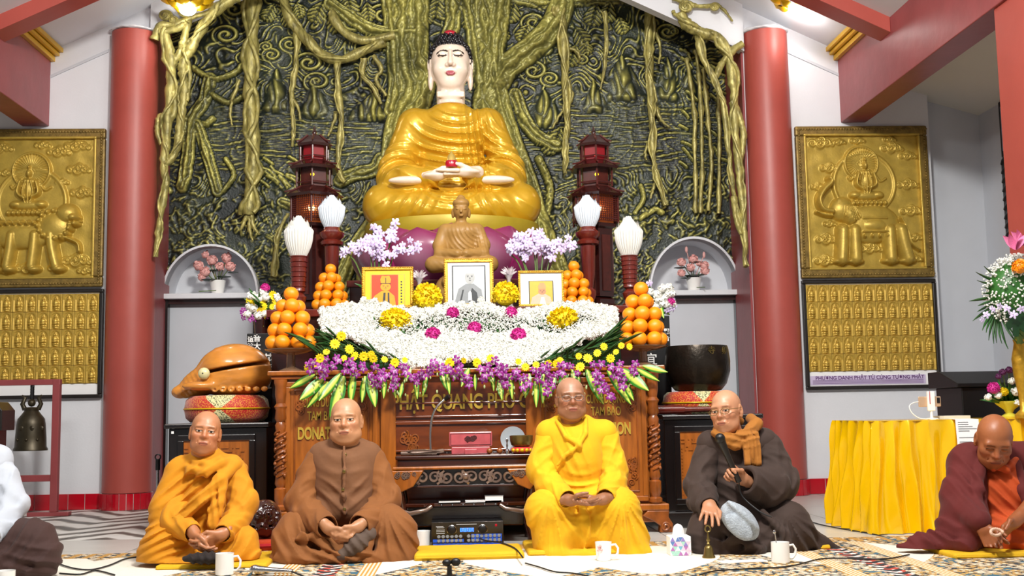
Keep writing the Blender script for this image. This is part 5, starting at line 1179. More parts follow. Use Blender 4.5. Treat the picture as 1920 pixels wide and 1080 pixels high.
def head_mesh(sc, yaw, pitch, roll, skin, o):
    """face toward -y, origin in the middle of the head"""
    S = SDF((-.115, -.14, -.2), (.115, .13, .135), .0032); g = o.get
    fat = g('fat', 0)
    S.ell((0, .014, .034), (.077, .094, .085), .02).ell((0, -.02, -.04), (.06+fat*.6, .066, .072), .045).ell((0, -.062, -.098), (.03+fat, .024, .022), .04)
    for s in (-1, 1):
        S.ell((s*(.036+fat), -.035, -.068), (.03+fat, .035, .034), .035).ell((s*.043, -.058, -.014), (.024, .022, .02), .03)
        S.ell((s*.079, .014, -.004), (.009, .021, .033), .008).ell((s*.086, .006, .002), (.006, .011, .018), .006, 'sub').ell((s*.077, .008, -.032), (.008, .011, .012), .006)
    S.cap((-.042, -.072, .03), (.042, -.072, .03), .012, k=.022)
    for s in (-1, 1): S.ell((s*.032, -.096, .010), (.021, .016, .012), .02, 'sub')
    for s in (-1, 1): S.ell((s*.032, -.073, .009), (.0165, .0125, .0095), .006).cap((s*.018, -.082, .0165), (s*.046, -.078, .0155), .0035, k=.006)
    S.cap((0, -.076, .022), (0, -.1, -.018), .0075, .0125, .014); nw = g('nose', .013)
    for s in (-1, 1): S.ell((s*nw, -.09, -.022), (.0085, .010, .008), .008)
    S.ell((0, -.078, -.058), (.032, .02, .022), .025)
    S.cap((-.019, -.094, -.0525), (.019, -.094, -.0525), .0052, k=.006).cap((-.015, -.093, -.062), (.015, -.093, -.062), .0062, k=.006).cap((-.023, -.104, -.0575), (.023, -.104, -.0575), .0035, k=.003, op='sub')
    for s in (-1, 1):                                  # laugh lines, bags under the eyes
        S.chain([(s*.02, -.1, -.02), (s*.033, -.088, -.045), (s*.034, -.08, -.062)], .0022, .004, 'sub'); S.chain([(s*.02, -.09, -.003), (s*.033, -.088, -.006), (s*.045, -.078, -.002)], .0018, .004, 'sub')
    for z in (.048, .058, .068): S.cap((-.035, -.089+.2*(z-.048), z), (.035, -.089+.2*(z-.048), z), .0014, k=.003, op='sub')
    S.chain([(0, .012, -.06), (0, .02, -.12), (0, .03, -.2)], [.05, .052, .06], .03)
    v, t, q = S.mesh(); b = np.array(lin(skin)); c = np.tile(b, (len(v), 1)); x, y, z = v.T; fr = y < -.05
    def mixc(m, h, a): 
        w = np.clip(m, 0, 1)[:, None]*a; c[:] = c*(1-w)+np.array(lin(h))*w
    mixc(np.clip((z-.03)/.05, 0, 1)*1.0, g('scalp', skin), .5)
    mixc(np.exp(-((np.abs(x)-.045)/.02)**2-((z+.025)/.02)**2)*fr, '#b9563c', .25); mixc(np.exp(-(x/.014)**2-((z+.018)/.014)**2)*fr, '#b9563c', .3)
    mixc(((x/.024)**2+((z+.0575)/.0115)**2 < 1)*fr*1.0, '#8e4438', .65)
    mixc(((x/.024)**2+((z+.0575)/.0018)**2 < 1)*fr*1.0, '#3a1512', .9)
    e = np.abs(x)-.032; lid = .0105-.10*np.abs(e)*.5
    if not g('closed'):
        mixc(((e/.0145)**2+((z-.0085)/.0052)**2 < 1)*fr*1.0, '#e8ded2', .8); mixc((((np.abs(x)-.032-g('look', 0)*np.sign(x))/.0058)**2+((z-.0085)/.0056)**2 < 1)*fr*1.0, '#140c0a', 1)
    mixc((np.abs(z-(.0135-9*e*e)) < .0022)*(np.abs(e) < .017)*fr*1.0, '#1d100c', .95)
    mixc((np.abs(z-(.031-7*e*e+.05*e)) < .0035)*(np.abs(e+.001) < .018)*fr*1.0, '#3a2a22', g('brow', .55))
    R = np.array(Matrix.Rotation(yaw, 3, 'Z')@Matrix.Rotation(pitch, 3, 'X')@Matrix.Rotation(roll, 3, 'Y'))
    return (v*sc)@R.T, t, q, c, R*sc
def hand(S, w, f, n, l, curl=(.5, .6, .5), spread=.0, thumb=(.5, .5, .3), sc=1.0, lens=(.068, .076, .071, .055)):
    """w wrist, f finger direction, n out of the palm, l towards the thumb"""
    w, f, n, l = (Vector(a) for a in (w, f, n, l)); f.normalize(); l = (l-f*l.dot(f)).normalized(); nn = f.cross(l); n = nn if nn.dot(n) > 0 else -nn
    K = []
    for i, o in enumerate((.031, .0105, -.0105, -.030)):
        k_ = w+(f*(.088-.004*abs(i-1))+l*o)*sc; K.append(k_); S.cap(w+l*o*.55*sc, k_, .0145*sc, .0115*sc, .012)
    for i, k_ in enumerate(K):
        p = k_; a = 0; d0 = (f+l*(spread*(1.5-i)*.5)).normalized()
        for j, fr in enumerate((.46, .3, .24)):
            a += curl[j]*(1+.08*i); d = d0*math.cos(a)+n*math.sin(a); p2 = p+d*lens[i]*fr*sc*1.05; r0 = (.0092, .0082, .0074)[j]*sc; S.cap(p, p2, r0, r0*.92, .003); p = p2
    p = w+(f*.02+l*.026)*sc; d = (f*.75+l*thumb[0]+n*thumb[2]).normalized(); p2 = p+d*.042*sc; S.cap(p, p2, .0145*sc, .0105*sc, .01); d2 = (f*1.0-l*thumb[1]*.4+n*thumb[2]).normalized(); p3 = p2+d2*.03*sc; S.cap(p2, p3, .0105*sc, .0092*sc, .004); S.cap(p3, p3+(f-l*thumb[1]*.6+n*thumb[2]*.6).normalized()*.026*sc, .009*sc, .0075*sc, .004)
    S.cap(w-f*.04*sc, w+f*.012*sc, .027*sc, .024*sc, .02)
class Person:
    def __init__(s, label, u0, Y, skin, z0=0.0):
        g = at(u0, 1000, Y); s.loc = Vector((g.x, Y, z0)); s.Y = Y; s.k = Y/FPX; s.skin = skin; s.root = thing('person', label, 'person', s.loc); s.parts = []; s.cols = []; s.fm = 1.7
    def p(s, u, v, dy=0): return tuple(at(u, v, s.Y+dy)-s.loc)
    def head(s, u, v, dy, sc, yaw=0, pitch=0, roll=0, **o):
        c = Vector(s.p(u, v, dy)); v_, t, q, col, R = head_mesh(sc, yaw, pitch, roll, s.skin, o); s.parts.append((v_+np.array(c), t, q)); s.cols.append(col); s.hc, s.hR = np.array(c), R; return c
    def glasses(s, mat, w=.03, z=.006):
        m = MB(); H_ = lambda a: tuple(s.hc+s.hR@np.array(a))
        for e in (-1, 1):
            m.tube([H_((e*.034+w*.82*math.cos(a), -.104, z+.016*math.sin(a))) for a in np.linspace(0, 2*PI, 25)], .0016, 5); m.tube([H_((e*.058, -.102, z+.006)), H_((e*.08, -.07, z+.006)), H_((e*.085, .005, z+.004))], .0016, 5)
        m.tube([H_((-.011, -.104, z+.004)), H_((.011, -.104, z+.004))], .0016, 5); gl = m.build('glasses', mat, s.root, smooth=1)
        for e in (-1, 1): MB().add([H_((e*.034+w*.8*math.cos(a), -.104, z+.0155*math.sin(a))) for a in np.linspace(0, 2*PI, 24, endpoint=False)], [tuple(range(24))]).build('lens', 'glass_pane', gl)
    def body(s, lo, hi, fn, vox=.0042, torso=None):
        a = s.p(*lo); b = s.p(*hi); S = SDF(np.minimum(a, b), np.maximum(a, b), vox); fn(S); v, t, q = S.mesh(); s.parts.append((v, t, q)); c = np.tile(np.array(lin(s.skin)), (len(v), 1))*.97; s.cols.append(c)
        if torso:
            T = SDF((-.35, -.3, 0), (.35, .3, .9), .014)
            for a, r in torso: T.chain([s.p(*x) for x in a], [x*s.k for x in r], .03)
            v, t, q = T.mesh(); s.parts.append((v, t, q)); s.cols.append(np.tile(np.array(lin(s.skin)), (len(v), 1)))
        V, T_, Q_ = joinm(s.parts); npmesh('body', V, Q_, T_, 'skin', s.root, col=np.concatenate(s.cols))
    def field(s, lo, hi, vox=.0068):
        a, b = np.array(lo), np.array(hi); S = SDF(a, b, vox); k = s.k; P = s.p
        class F:
            def c(q, pts, rad, kk=.03, op='add'): S.chain([P(*x) for x in pts], [r*k for r in rad] if hasattr(rad, '__len__') else rad*k, kk, op); return q
            def e(q, c, r, kk=.03, op='add', R=None): S.ell(P(*c), (r[0]*k, r[1], r[2]*k), kk, op, R); return q
            def f(q, kind, c, sig, amp, lam, v=(0, 0, 1), warp=.6, sharp=1.5, ph=0., px=None):
                vv = P(*px) if px else v; S.fold(kind, P(*c), (sig[0]*k, sig[1], sig[2]*k), amp*s.fm, lam, vv, warp, sharp, ph); return q
            def done(q, name, mat, floor=True, noise=0):
                if noise: S.noise(noise, 28)
                if floor: S.D[:, :, :] = np.maximum(S.D, (-(S.ax[2])+.002)[None, None, :])
                v, t, qq = S.mesh(); return npmesh(name, v, qq, t, mat, s.root)
        return F()
def _sleeve(s, pts, rad, mat, lam=.05, amp=.02, seed=0.0, cuff=.82):
    P = [np.array(s.p(*x)) for x in pts]; R = [r*s.k for r in rad]; m = max(R)+.04; S = SDF(np.min(P, 0)-m, np.max(P, 0)+m, .0062); S.chain(P, R, .03)
    for i in range(1, len(P)-1):                       # creases gather on the inside of the elbow, drag lines run down the arm
        S.fold('rad', P[i], R[i]*1.5, amp*1.1, lam*.9, tuple(P[i]+np.array((-.05 if P[i][0] > 0 else .05, .02, .03))), .7, 1.4, seed+i)
    d = P[1]-P[0]; d /= np.linalg.norm(d); q = np.cross(d, (0, 1, 0)); S.fold('lin', (P[0]+P[1])/2, np.linalg.norm(P[1]-P[0])*.6, amp*.8, lam*1.1, tuple(q+d*.55), .8, 1.4, seed)
    d = P[-1]-P[-2]; d /= np.linalg.norm(d); S.fold('lin', P[-1]-d*.05, .1, amp*.6, lam*.8, tuple(np.cross(d, (0, 1, 0))+d*.3), .5, 1.4, seed+2)
    S.cap(P[-1]-d*.02, P[-1]+d*.12, R[-1]*cuff, R[-1]*cuff*1.05, .006, 'sub'); S.box(P[-1]+d*(R[-1]+.012), (R[-1]*1.8, R[-1]*1.8, R[-1]), .002, .004, 'sub', R=Vector(d).to_track_quat('Z', 'Y').to_matrix())
    v, t, qq = S.mesh(); return npmesh('sleeve', v, qq, t, mat, s.root)
Person.sleeve = _sleeve
BB = ((-.5, -.42, -.01), (.5, .3, .75))
def mat_cushion(name, label, u0, u1, vfront, Y0, depth, h, mat='cushion_yellow', z0=0.0):
    a, b = at(u0, vfront, Y0), at(u1, vfront, Y0); w = b.x-a.x
    S = SDF((-w/2-.02, -.02, -.005), (w/2+.02, depth+.02, h+.02), .008); S.box((0, depth/2, h/2), (w/2, depth/2, h/2), h*.42, .01); S.fold('lin', (0, depth/2, h/2), (w/2, depth, h), .004, .16, (1, .4, 0), 1.2)
    v, t, q = S.mesh(); c = thing(name, label, 'cushion', ((a.x+b.x)/2, Y0, z0)); npmesh('cover', v, q, t, mat, c); MB().tube([(-w/2+.01, .0, h*.5), (w/2-.01, 0, h*.5)], .004, 5).build('piping', mat, c); return c

# ---- monk in ochre
m1 = Person('bald monk in bright ochre robes sitting cross-legged on the far left', 378, 5.86, '#b97a52', .03); m1.fm = 1.4
m1.head(385, 812, -.03, .93, .18, -.02, .12, scalp='#c08a68', brow=.4)
def hb1(S):
    P = m1.p
    hand(S, P(364, 1000, -.25), (.45, -.35, -.7), (.6, .3, .2), (.2, -.9, .3), (.5, .6, .4), .1)
    hand(S, P(414, 1003, -.25), (-.75, -.4, -.45), (-.3, .2, -.6), (-.2, -.6, .7), (.4, .5, .4), .1)
    S.cap(P(350, 992, -.19), P(364, 1000, -.25), .024, .024); S.cap(P(428, 994, -.19), P(414, 1003, -.25), .024, .024)
m1.body((325, 1050, -.42), (445, 955, -.1), hb1, torso=[([(388, 845, 0), (388, 900, .02), (385, 980, .04)], [20, 36, 44])])
m1.sleeve([(438, 888, .02), (456, 945, -.03), (438, 985, -.12), (418, 1000, -.24)], [26, 27, 24, 17], 'robe_ochre', .05, .02, 1.)
m1.sleeve([(328, 945, -.04), (330, 980, -.12), (360, 998, -.24)], [30, 27, 17], 'robe_ochre', .05, .02, 2.)
f = m1.field(*BB)
f.c([(387, 868, .02), (385, 930, .03), (378, 1000, .03)], [34, 50, 62]).c([(345, 882, .03), (430, 880, .03)], [27, 28]).e((385, 862, -.0), (30, .075, 14))
f.c([(340, 892, .02), (320, 955, -.03), (316, 1000, -.08)], [32, 36, 34], .03)
f.e((375, 1040, .0), (92, .22, 30), .04).c([(375, 1010, .02), (310, 1025, -.12), (300, 1040, -.14)], [40, 36, 34], .04).c([(390, 1010, .02), (448, 1018, -.12), (458, 1032, -.12)], [38, 32, 27], .04)
f.c([(320, 1000, -.05), (290, 1045, -.1), (278, 1062, -.12)], [34, 28, 14], .05).c([(300, 1060, -.22), (360, 1062, -.26)], [10, 8], .04).c([(456, 1040, -.15), (400, 1056, -.24)], [24, 14], .04)
f.c([(455, 878, .09), (440, 872, -.02), (412, 900, -.12), (375, 938, -.17), (335, 982, -.175), (300, 1018, -.165)], [10, 11, 11, 11, 11, 10], .018)
f.c([(340, 875, .02), (356, 880, -.08), (384, 886, -.125), (415, 868, -.08), (440, 862, .02)], [8, 8, 8, 8, 8], .015).c([(352, 862, .02), (368, 868, -.07), (388, 872, -.1), (412, 858, -.04)], [7, 7, 8, 7], .015)
f.c([(420, 905, -.12), (412, 945, -.155), (402, 985, -.18)], [7, 8, 8], .015).c([(400, 930, -.15), (396, 985, -.18)], [6, 8], .015)
f.f('lin', (350, 930, -.12), (50, .2, 55), .026, .046, (.62, 0, -.78), .8, 1.3).f('lin', (318, 1012, -.12), (48, .2, 40), .028, .042, (.35, 0, -.94), 1.0, 1.3, 1.).f('rad', (448, 1025, -.12), (45, .2, 30), .024, .042, warp=.7, px=(400, 1000, -.1)).f('lin', (405, 950, -.14), (20, .15, 40), .012, .03, (1, 0, .15), .4)
f.done('robe', 'robe_ochre')
mat_cushion('seat_cushion', 'thin yellow floor cushion under the ochre robed monk', 290, 500, 1072, 5.56, .5, .03)
S = SDF((-.13, -.1, -.01), (.13, .1, .07), .006); S.ell((0, 0, .03), (.115, .06, .028), .02); S.fold('lin', (0, 0, .03), .12, .014, .035, (1, .3, .2), 1.); v, t, q = S.mesh()
tag(npmesh('cloth_pouch', v, q, t, 'cloth_black', None, loc=tuple(at(388, 1052, 5.53))[:2]+(.034,)), 'crumpled dark brown cloth lying in front of the ochre monk', 'cloth')

# ---- monk in brown
m2 = Person('stout bald monk in brown robe with buttoned vest seated with clasped hands', 640, 5.95, '#bb8660')
m2.head(649, 790, -.04, 1.0, -.04, .0, -.04, fat=.007, scalp='#c59473', brow=.25, nose=.016)
def hb2(S):
    P = m2.p
    hand(S, P(616, 990, -.3), (.6, -.25, -.55), (.5, .4, -.2), (.1, -.7, .6), (.6, .7, .5))
    hand(S, P(671, 988, -.3), (-.65, -.25, -.5), (-.5, .4, -.2), (-.1, -.7, .6), (.6, .7, .5))
    S.cap(P(604, 982, -.24), P(616, 990, -.3), .025, .025); S.cap(P(684, 980, -.24), P(671, 988, -.3), .025, .025)
m2.body((575, 1045, -.46), (710, 945, -.1), hb2, torso=[([(648, 830, 0), (648, 880, .02), (645, 960, .04)], [22, 36, 50])])
m2.sleeve([(596, 864, .03), (566, 938, -.03), (582, 970, -.12), (612, 987, -.28)], [25, 29, 28, 21], 'robe_brown', .06, .022, 0.)
m2.sleeve([(700, 864, .03), (722, 936, -.03), (708, 966, -.12), (675, 985, -.28)], [25, 28, 27, 21], 'robe_brown', .06, .022, 3.)
f = m2.field((-.55, -.45, -.01), (.55, .3, .75))
f.e((645, 930, .03), (56, .13, 60), .04).c([(605, 858, .03), (692, 858, .03)], [24, 24], .03)
f.e((640, 1030, .02), (112, .22, 34), .04).c([(630, 1000, .03), (560, 1002, -.12), (545, 1015, -.16)], [44, 40, 35], .04).c([(650, 1000, .03), (722, 990, -.13), (738, 1000, -.15)], [44, 42, 41], .04)
f.c([(740, 1005, -.14), (748, 1040, -.18)], [36, 34], .05).c([(730, 1040, -.22), (690, 1050, -.3)], [24, 10], .04).c([(548, 1030, -.16), (520, 1050, -.18)], [28, 12], .05).c([(545, 1042, -.25), (640, 1050, -.3)], [20, 12], .05)
f.c([(560, 1010, -.26), (590, 1006, -.27), (615, 1030, -.29), (595, 1042, -.31)], [8, 9, 9, 7], .015).c([(520, 1046, -.25), (580, 1048, -.31), (640, 1044, -.32), (690, 1034, -.3)], [8, 9, 9, 7], .018).c([(700, 1000, -.27), (690, 1030, -.3), (660, 1048, -.32)], [7, 8, 7], .015).c([(770, 1048, -.2), (740, 1050, -.25)], [7, 8], .02)
f.f('ang', (750, 1020, -.2), (45, .2, 42), .022, .3, warp=.5, px=(722, 945, -.15)).f('rad', (565, 1020, -.2), (50, .2, 38), .022, .055, warp=.8, px=(640, 985, -.1)).f('lin', (640, 1038, -.3), (60, .15, 20), .018, .045, (.4, 0, 1), 1.)
f.done('robe', 'robe_brown')
f = m2.field(*BB)
f.e((648, 905, .0), (58, .155, 72), .04).c([(606, 855, .03), (690, 855, .03)], [27, 27], .04).e((648, 868, .0), (54, .12, 40), .04).c([(625, 838, .03), (673, 838, .03)], [16, 16], .03).e((648, 950, -.02), (58, .15, 40), .04)
f.c([(645, 838, -.13), (646, 880, -.165), (644, 930, -.175), (646, 965, -.18)], [3, 3.5, 3.5, 3], .008)
f.f('lin', (620, 935, -.13), (30, .15, 32), .013, .06, (.6, 0, 1), .8).f('lin', (680, 930, -.13), (28, .15, 30), .013, .06, (-.6, 0, 1), .8).f('rad', (640, 870, -.1), (50, .15, 40), .006, .07, px=(648, 820, 0))
ve = f.done('vest', 'vest_brown', False)
cb = MB(); c0 = Vector(m2.p(648, 838, -.0))
for i in range(2):
    R1 = .068-.006*i; cb.lathe([(R1+.004, -.04), (R1, .02), (R1-.004, .022), (R1-.002, -.04)], 32, tuple(c0+Vector((0, -.02, .008))))
cb.build('collar', 'vest_brown', ve, smooth=.8)
for u, v, dy in ((647, 853, -.145), (645, 884, -.176), (643, 918, -.183), (646, 955, -.186)):
    b = MB().lathe([(.0085, 0), (.009, .003), (.005, .005), (.001, .0045)], 14).build('button', 'brass', ve, smooth=1, loc=m2.p(u, v, dy)); b.rotation_euler = (PI/2, 0, 0)
f = m2.field(*BB); f.c([(695, 1000, -.28), (668, 1020, -.31), (640, 1042, -.33)], [11, 15, 9], .03).f('lin', (665, 1015, -.3), (40, .1, 30), .012, .04, (.8, 0, .6)); f.done('lap_cloth', 'cloth_taupe')

# ---- monk in yellow
m3 = Person('bald monk in plain bright yellow robe with thin glasses and open palms', 1090, 6.0, '#9a6849')
m3.head(1070, 748, -.03, .95, .02, .02, -.02, fat=.006, scalp='#b98d74', closed=True, brow=.3)
m3.glasses('chrome')
def hb3(S):
    P = m3.p
    hand(S, P(1068, 938, -.26), (.85, -.35, -.12), (0, -.1, 1), (.2, -.9, .2), (.15, .2, .2), .2, (.8, .2, .5))
    hand(S, P(1130, 936, -.26), (-.85, -.35, -.15), (0, -.1, 1), (-.2, .9, .2), (.15, .2, .2), .1, (.6, .2, .3))
    S.cap(P(1054, 930, -.2), P(1068, 938, -.26), .025, .025); S.cap(P(1142, 928, -.2), P(1130, 936, -.26), .025, .025)
m3.body((1030, 975, -.45), (1170, 905, -.1), hb3, torso=[([(1071, 790, 0), (1075, 850, .02), (1085, 930, .04)], [22, 36, 46])])
m3.sleeve([(1030, 820, .03), (1014, 882, -.02), (1032, 914, -.1), (1062, 935, -.24)], [25, 27, 25, 18], 'robe_yellow', .055, .02, 4.)
m3.sleeve([(1136, 820, .03), (1150, 880, -.02), (1150, 910, -.1), (1136, 932, -.24)], [25, 26, 24, 18], 'robe_yellow', .055, .02, 5.)
f = m3.field((-.5, -.45, -.01), (.5, .32, .8))
f.e((1080, 865, .0), (52, .14, 80), .04).c([(1030, 812, .03), (1132, 812, .03)], [26, 26], .04).c([(1050, 792, .03), (1096, 792, .03)], [15, 15], .03).e((1085, 935, .0), (62, .17, 40), .04)
f.c([(1080, 960, .05), (1025, 956, -.17)], [48, 36], .04).c([(1090, 960, .05), (1158, 952, -.17)], [48, 38], .04)
f.c([(1022, 960, -.16), (1035, 1000, -.15), (1040, 1035, -.16)], [36, 34, 32], .04).c([(1160, 960, -.17), (1172, 1000, -.17), (1185, 1030, -.18)], [38, 37, 33], .04)
f.c([(1040, 1020, -.13), (1090, 1018, -.1), (1170, 1018, -.13)], [32, 28, 36], .05).c([(1055, 992, -.15), (1135, 992, -.15)], [30, 30], .05).c([(1185, 1030, -.2), (1216, 1036, -.22)], [18, 5], .04).c([(1030, 1038, -.23), (1110, 1042, -.26)], [10, 9], .03)
f.c([(1092, 950, -.2), (1098, 985, -.22), (1110, 1002, -.22)], [8, 10, 8], .018).c([(1045, 790, -.03), (1062, 818, -.115), (1085, 836, -.14), (1098, 812, -.11), (1098, 785, -.04)], [4.5, 4.5, 4.5, 4.5, 4.5], .008).c([(1085, 836, -.14), (1062, 852, -.14), (1046, 872, -.12)], [4.5, 4.5, 3], .008)
f.f('rad', (1075, 925, -.12), (50, .2, 36), .014, .055, warp=.5, px=(1090, 830, -.1)).f('ang', (1035, 1000, -.2), (40, .2, 45), .024, .36, warp=.5, px=(1022, 925, 0)).f('ang', (1175, 1000, -.2), (42, .2, 45), .024, .28, warp=.4, px=(1152, 922, 0)).f('ang', (1100, 1005, -.18), (32, .2, 32), .02, .5, warp=.6, px=(1096, 930, 0)).f('lin', (1078, 860, -.12), (36, .15, 45), .009, .05, (1, 0, .35), .7)
f.done('robe', 'robe_yellow')
mat_cushion('seat_cushion', 'yellow floor cushion peeking from under the yellow robed monk', 990, 1222, 1043, 5.76, .5, .035)
p = at(1008, 985, 6.0); t = thing('meditation_stool', 'low wooden stool with black seat beneath the yellow robed monk', 'stool', (at(1085, 1000, 6.0).x, 6.02, .036)); MB().box(-.2, .2, -.12, .15, .07, .12).build('seat', 'black', t, bev=.01)
for s in (-1, 1):
    for y in (-.1, .13): MB().tube([(s*.17, y, 0), (s*.16, y, .07)], .012, 8).build('leg', 'wood_altar', t)
# ---- monk in dark brown with microphone
m4 = Person('bald monk in dark brown robe and ochre scarf speaking into microphone', 1400, 5.9, '#bd8562')
m4.head(1362, 772, -.05, .95, -.62, .06, -.12, scalp='#c79878', brow=.35)
m4.glasses('brass')
def hb4(S):
    P = m4.p
    hand(S, P(1392, 898, -.22), (-.75, -.3, .45), (-.3, -.1, -.9), (.3, -.6, .9), (.75, 1.0, .8), .0, (.5, .4, .5))
    hand(S, P(1330, 946, -.25), (-.2, -.85, -.4), (0, .4, -.9), (1, 0, -.1), (.1, .25, .2), .35, (.6, .1, .1))
    S.cap(P(1412, 905, -.15), P(1392, 898, -.22), .026, .025); S.cap(P(1325, 935, -.18), P(1330, 950, -.25), .025, .025)
m4.body((1285, 1010, -.44), (1435, 845, -.05), hb4, torso=[([(1372, 815, 0), (1385, 860, .02), (1400, 950, .04)], [22, 36, 46])])
m4.sleeve([(1330, 842, .03), (1311, 905, -.03), (1318, 936, -.13), (1329, 950, -.24)], [25, 27, 26, 19], 'robe_dark', .06, .022, 6.)
m4.sleeve([(1438, 840, .03), (1460, 905, -.04), (1440, 912, -.12), (1400, 901, -.21)], [31, 37, 37, 27], 'robe_dark', .06, .022, 7., .7)
f = m4.field((-.42, -.45, -.01), (.58, .32, .75))
f.c([(1375, 835, .02), (1388, 900, .03), (1400, 960, .03)], [40, 52, 56], .04).c([(1332, 832, .03), (1430, 830, .03)], [26, 29], .03)
f.e((1410, 1010, .02), (85, .22, 42), .04).c([(1395, 985, .03), (1335, 990, -.14), (1325, 1005, -.17)], [44, 39, 36], .04).c([(1410, 985, .03), (1475, 985, -.12), (1488, 1000, -.14)], [44, 42, 38], .04)
f.c([(1330, 1010, -.17), (1330, 1030, -.2), (1420, 1032, -.25)], [30, 18, 16], .05).c([(1488, 1005, -.1), (1530, 1025, -.08), (1572, 1030, -.1)], [36, 22, 6], .05).c([(1480, 1015, -.16), (1500, 1032, -.18)], [30, 12], .04).c([(1440, 1015, -.15), (1460, 1030, -.2)], [34, 18], .05)
f.c([(1355, 985, -.25), (1375, 1010, -.28), (1420, 1025, -.29)], [6, 8, 7], .02).c([(1430, 960, -.2), (1470, 1000, -.25), (1480, 1035, -.26)], [6, 8, 7], .02)
f.f('lin', (1385, 900, -.12), (34, .2, 50), .013, .055, (.5, 0, 1), .8).f('ang', (1490, 1010, -.15), (55, .2, 32), .022, .3, warp=.7, px=(1455, 950, -.1)).f('rad', (1370, 1018, -.2), (60, .2, 28), .02, .05, warp=.8, px=(1340, 955, -.1))
f.done('robe', 'robe_dark')
f = m4.field((-.3, -.3, .3), (.25, .2, .75), .006)
f.c([(1345, 812, -.07), (1370, 826, -.13), (1400, 815, -.11), (1418, 795, -.03), (1408, 785, .05)], [9, 11, 12, 12, 10], .012).c([(1350, 822, -.08), (1378, 837, -.14), (1408, 826, -.12)], [7, 8, 8], .01).c([(1385, 790, .06), (1350, 800, .02), (1342, 812, -.05)], [10, 10, 9], .015)
f.e((1411, 845, -.15), (16, .022, 30), .012).c([(1402, 815, -.13), (1402, 868, -.165)], [6, 7], .01).c([(1418, 815, -.12), (1421, 868, -.16)], [6, 7], .01)
f.f('lin', (1410, 848, -.15), (22, .1, 40), .008, .02, (1, 0, 0), .3).f('rad', (1380, 815, -.1), (45, .15, 22), .011, .03, px=(1380, 770, -.05)); f.done('scarf', 'scarf_brown', False)
a, b = Vector(m4.p(1350, 822, -.33)), Vector(m4.p(1381, 893, -.275)); mc = thing('hand_microphone', 'black handheld microphone held up by the dark brown robed monk', 'microphone', m4.loc)
d = (b-a).normalized(); MB().sph(tuple(a), .026, 16, 10).build('grille', 'black', mc, smooth=1); MB().tube([a+d*.015, a+d*.03, a+d*.1, b, b+d*.03], [.022, .02, .016, .014, .015], 14).build('handle', 'black', mc, smooth=.8)
MB().tube(spline([b+d*.03, b+Vector((.03, .02, -.1)), b+Vector((.1, -.02, -.17)), b+Vector((.16, -.03, -.2))], 6), .004, 6).build('lead', 'cable', mc, smooth=1)
S = SDF((-.16, -.1, -.14), (.16, .1, .14), .006); Rm = Matrix.Rotation(.78, 3, 'Y'); S.ell((0, .01, .0), (.115, .05, .07), .01, R=Rm); S.ell((.012, -.01, .028), (.105, .055, .026), .012, R=Rm)
S.ell((-.02, -.045, -.022), (.085, .02, .045), .01, R=Rm); v, t, q = S.mesh()
tag(npmesh('knit_hat', v, q, t, 'knit_grey', None, loc=tuple(at(1388, 978, 5.6))), 'pale grey knitted hat lying on the dark robed monk\'s lap', 'hat')
mat_cushion('seat_cushion', 'yellow cushion showing behind the white mug by the dark robed monk', 1400, 1560, 1044, 5.75, .4, .03)

# ---- monk in maroon shawl
m5 = Person('bald monk in maroon shawl over orange robe bowing over his hands', 1852, 5.6, '#9b5b36', .03)
m5.head(1864, 826, -.12, 1.04, -.3, .62, .1, scalp='#a8673f', closed=True, brow=.5)
def hb5(S):
    P = m5.p
    hand(S, P(1842, 988, -.3), (.3, -.35, -.8), (.6, -.5, .3), (.4, -.3, .4), (.5, .5, .4), .1, (.7, .2, .4)); hand(S, P(1902, 978, -.27), (-.75, -.3, -.45), (-.3, -.4, -.6), (-.3, -.6, .8), (.4, .5, .4), .1, (.6, .3, .3))
    S.cap(P(1834, 978, -.245), P(1838, 985, -.27), .02, .022); S.cap(P(1935, 945, -.2), P(1902, 978, -.27), .038, .026)
m5.body((1800, 1035, -.46), (1950, 930, -.1), hb5, torso=[([(1870, 865, 0), (1875, 920, .02), (1870, 990, .04)], [24, 38, 50])])
BB5 = ((-.6, -.45, -.01), (.6, .35, .75))
f = m5.field(*BB5); f.e((1880, 930, .0), (54, .15, 70), .04).c([(1870, 1010, .0), (1910, 1010, -.15)], [45, 40], .05).c([(1880, 1010, -.1), (1965, 1010, -.15)], [44, 36], .05).c([(1845, 862, -.04), (1862, 874, -.11), (1885, 880, -.13), (1905, 862, -.06)], [6, 7, 7, 6], .012)
f.f('lin', (1885, 930, -.14), (40, .15, 60), .016, .05, (.75, 0, .66), .7).f('rad', (1890, 1000, -.2), (50, .2, 40), .016, .05, warp=.6, px=(1900, 930, -.1)); f.done('robe', 'robe_orange')
f = m5.field(*BB5); f.c([(1818, 872, .03), (1806, 930, -.04), (1812, 965, -.12)], [35, 40, 36], .03).c([(1935, 868, .03), (1955, 930, -.03), (1950, 975, -.1)], [36, 42, 40], .04).c([(1815, 862, .04), (1870, 858, .06), (1935, 860, .04)], [32, 32, 32], .04)
f.c([(1812, 955, -.12), (1836, 976, -.28)], [34, 21], .02)
f.c([(1806, 975, -.08), (1798, 1005, -.1), (1785, 1030, -.12)], [44, 42, 28], .03).c([(1790, 1025, -.12), (1730, 1025, -.08), (1690, 1030, -.06)], [30, 24, 10], .04).c([(1820, 990, -.18), (1812, 1022, -.22)], [24, 22], .03).c([(1840, 868, -.06), (1832, 920, -.15), (1836, 955, -.19)], [10, 11, 8], .015).c([(1905, 870, -.06), (1918, 920, -.14), (1930, 950, -.18)], [10, 11, 8], .015).e((1870, 1010, .15), (110, .12, 40), .05).c([(1815, 880, .1), (1930, 880, .1), (1930, 980, .12), (1815, 980, .12)], 40, .05)
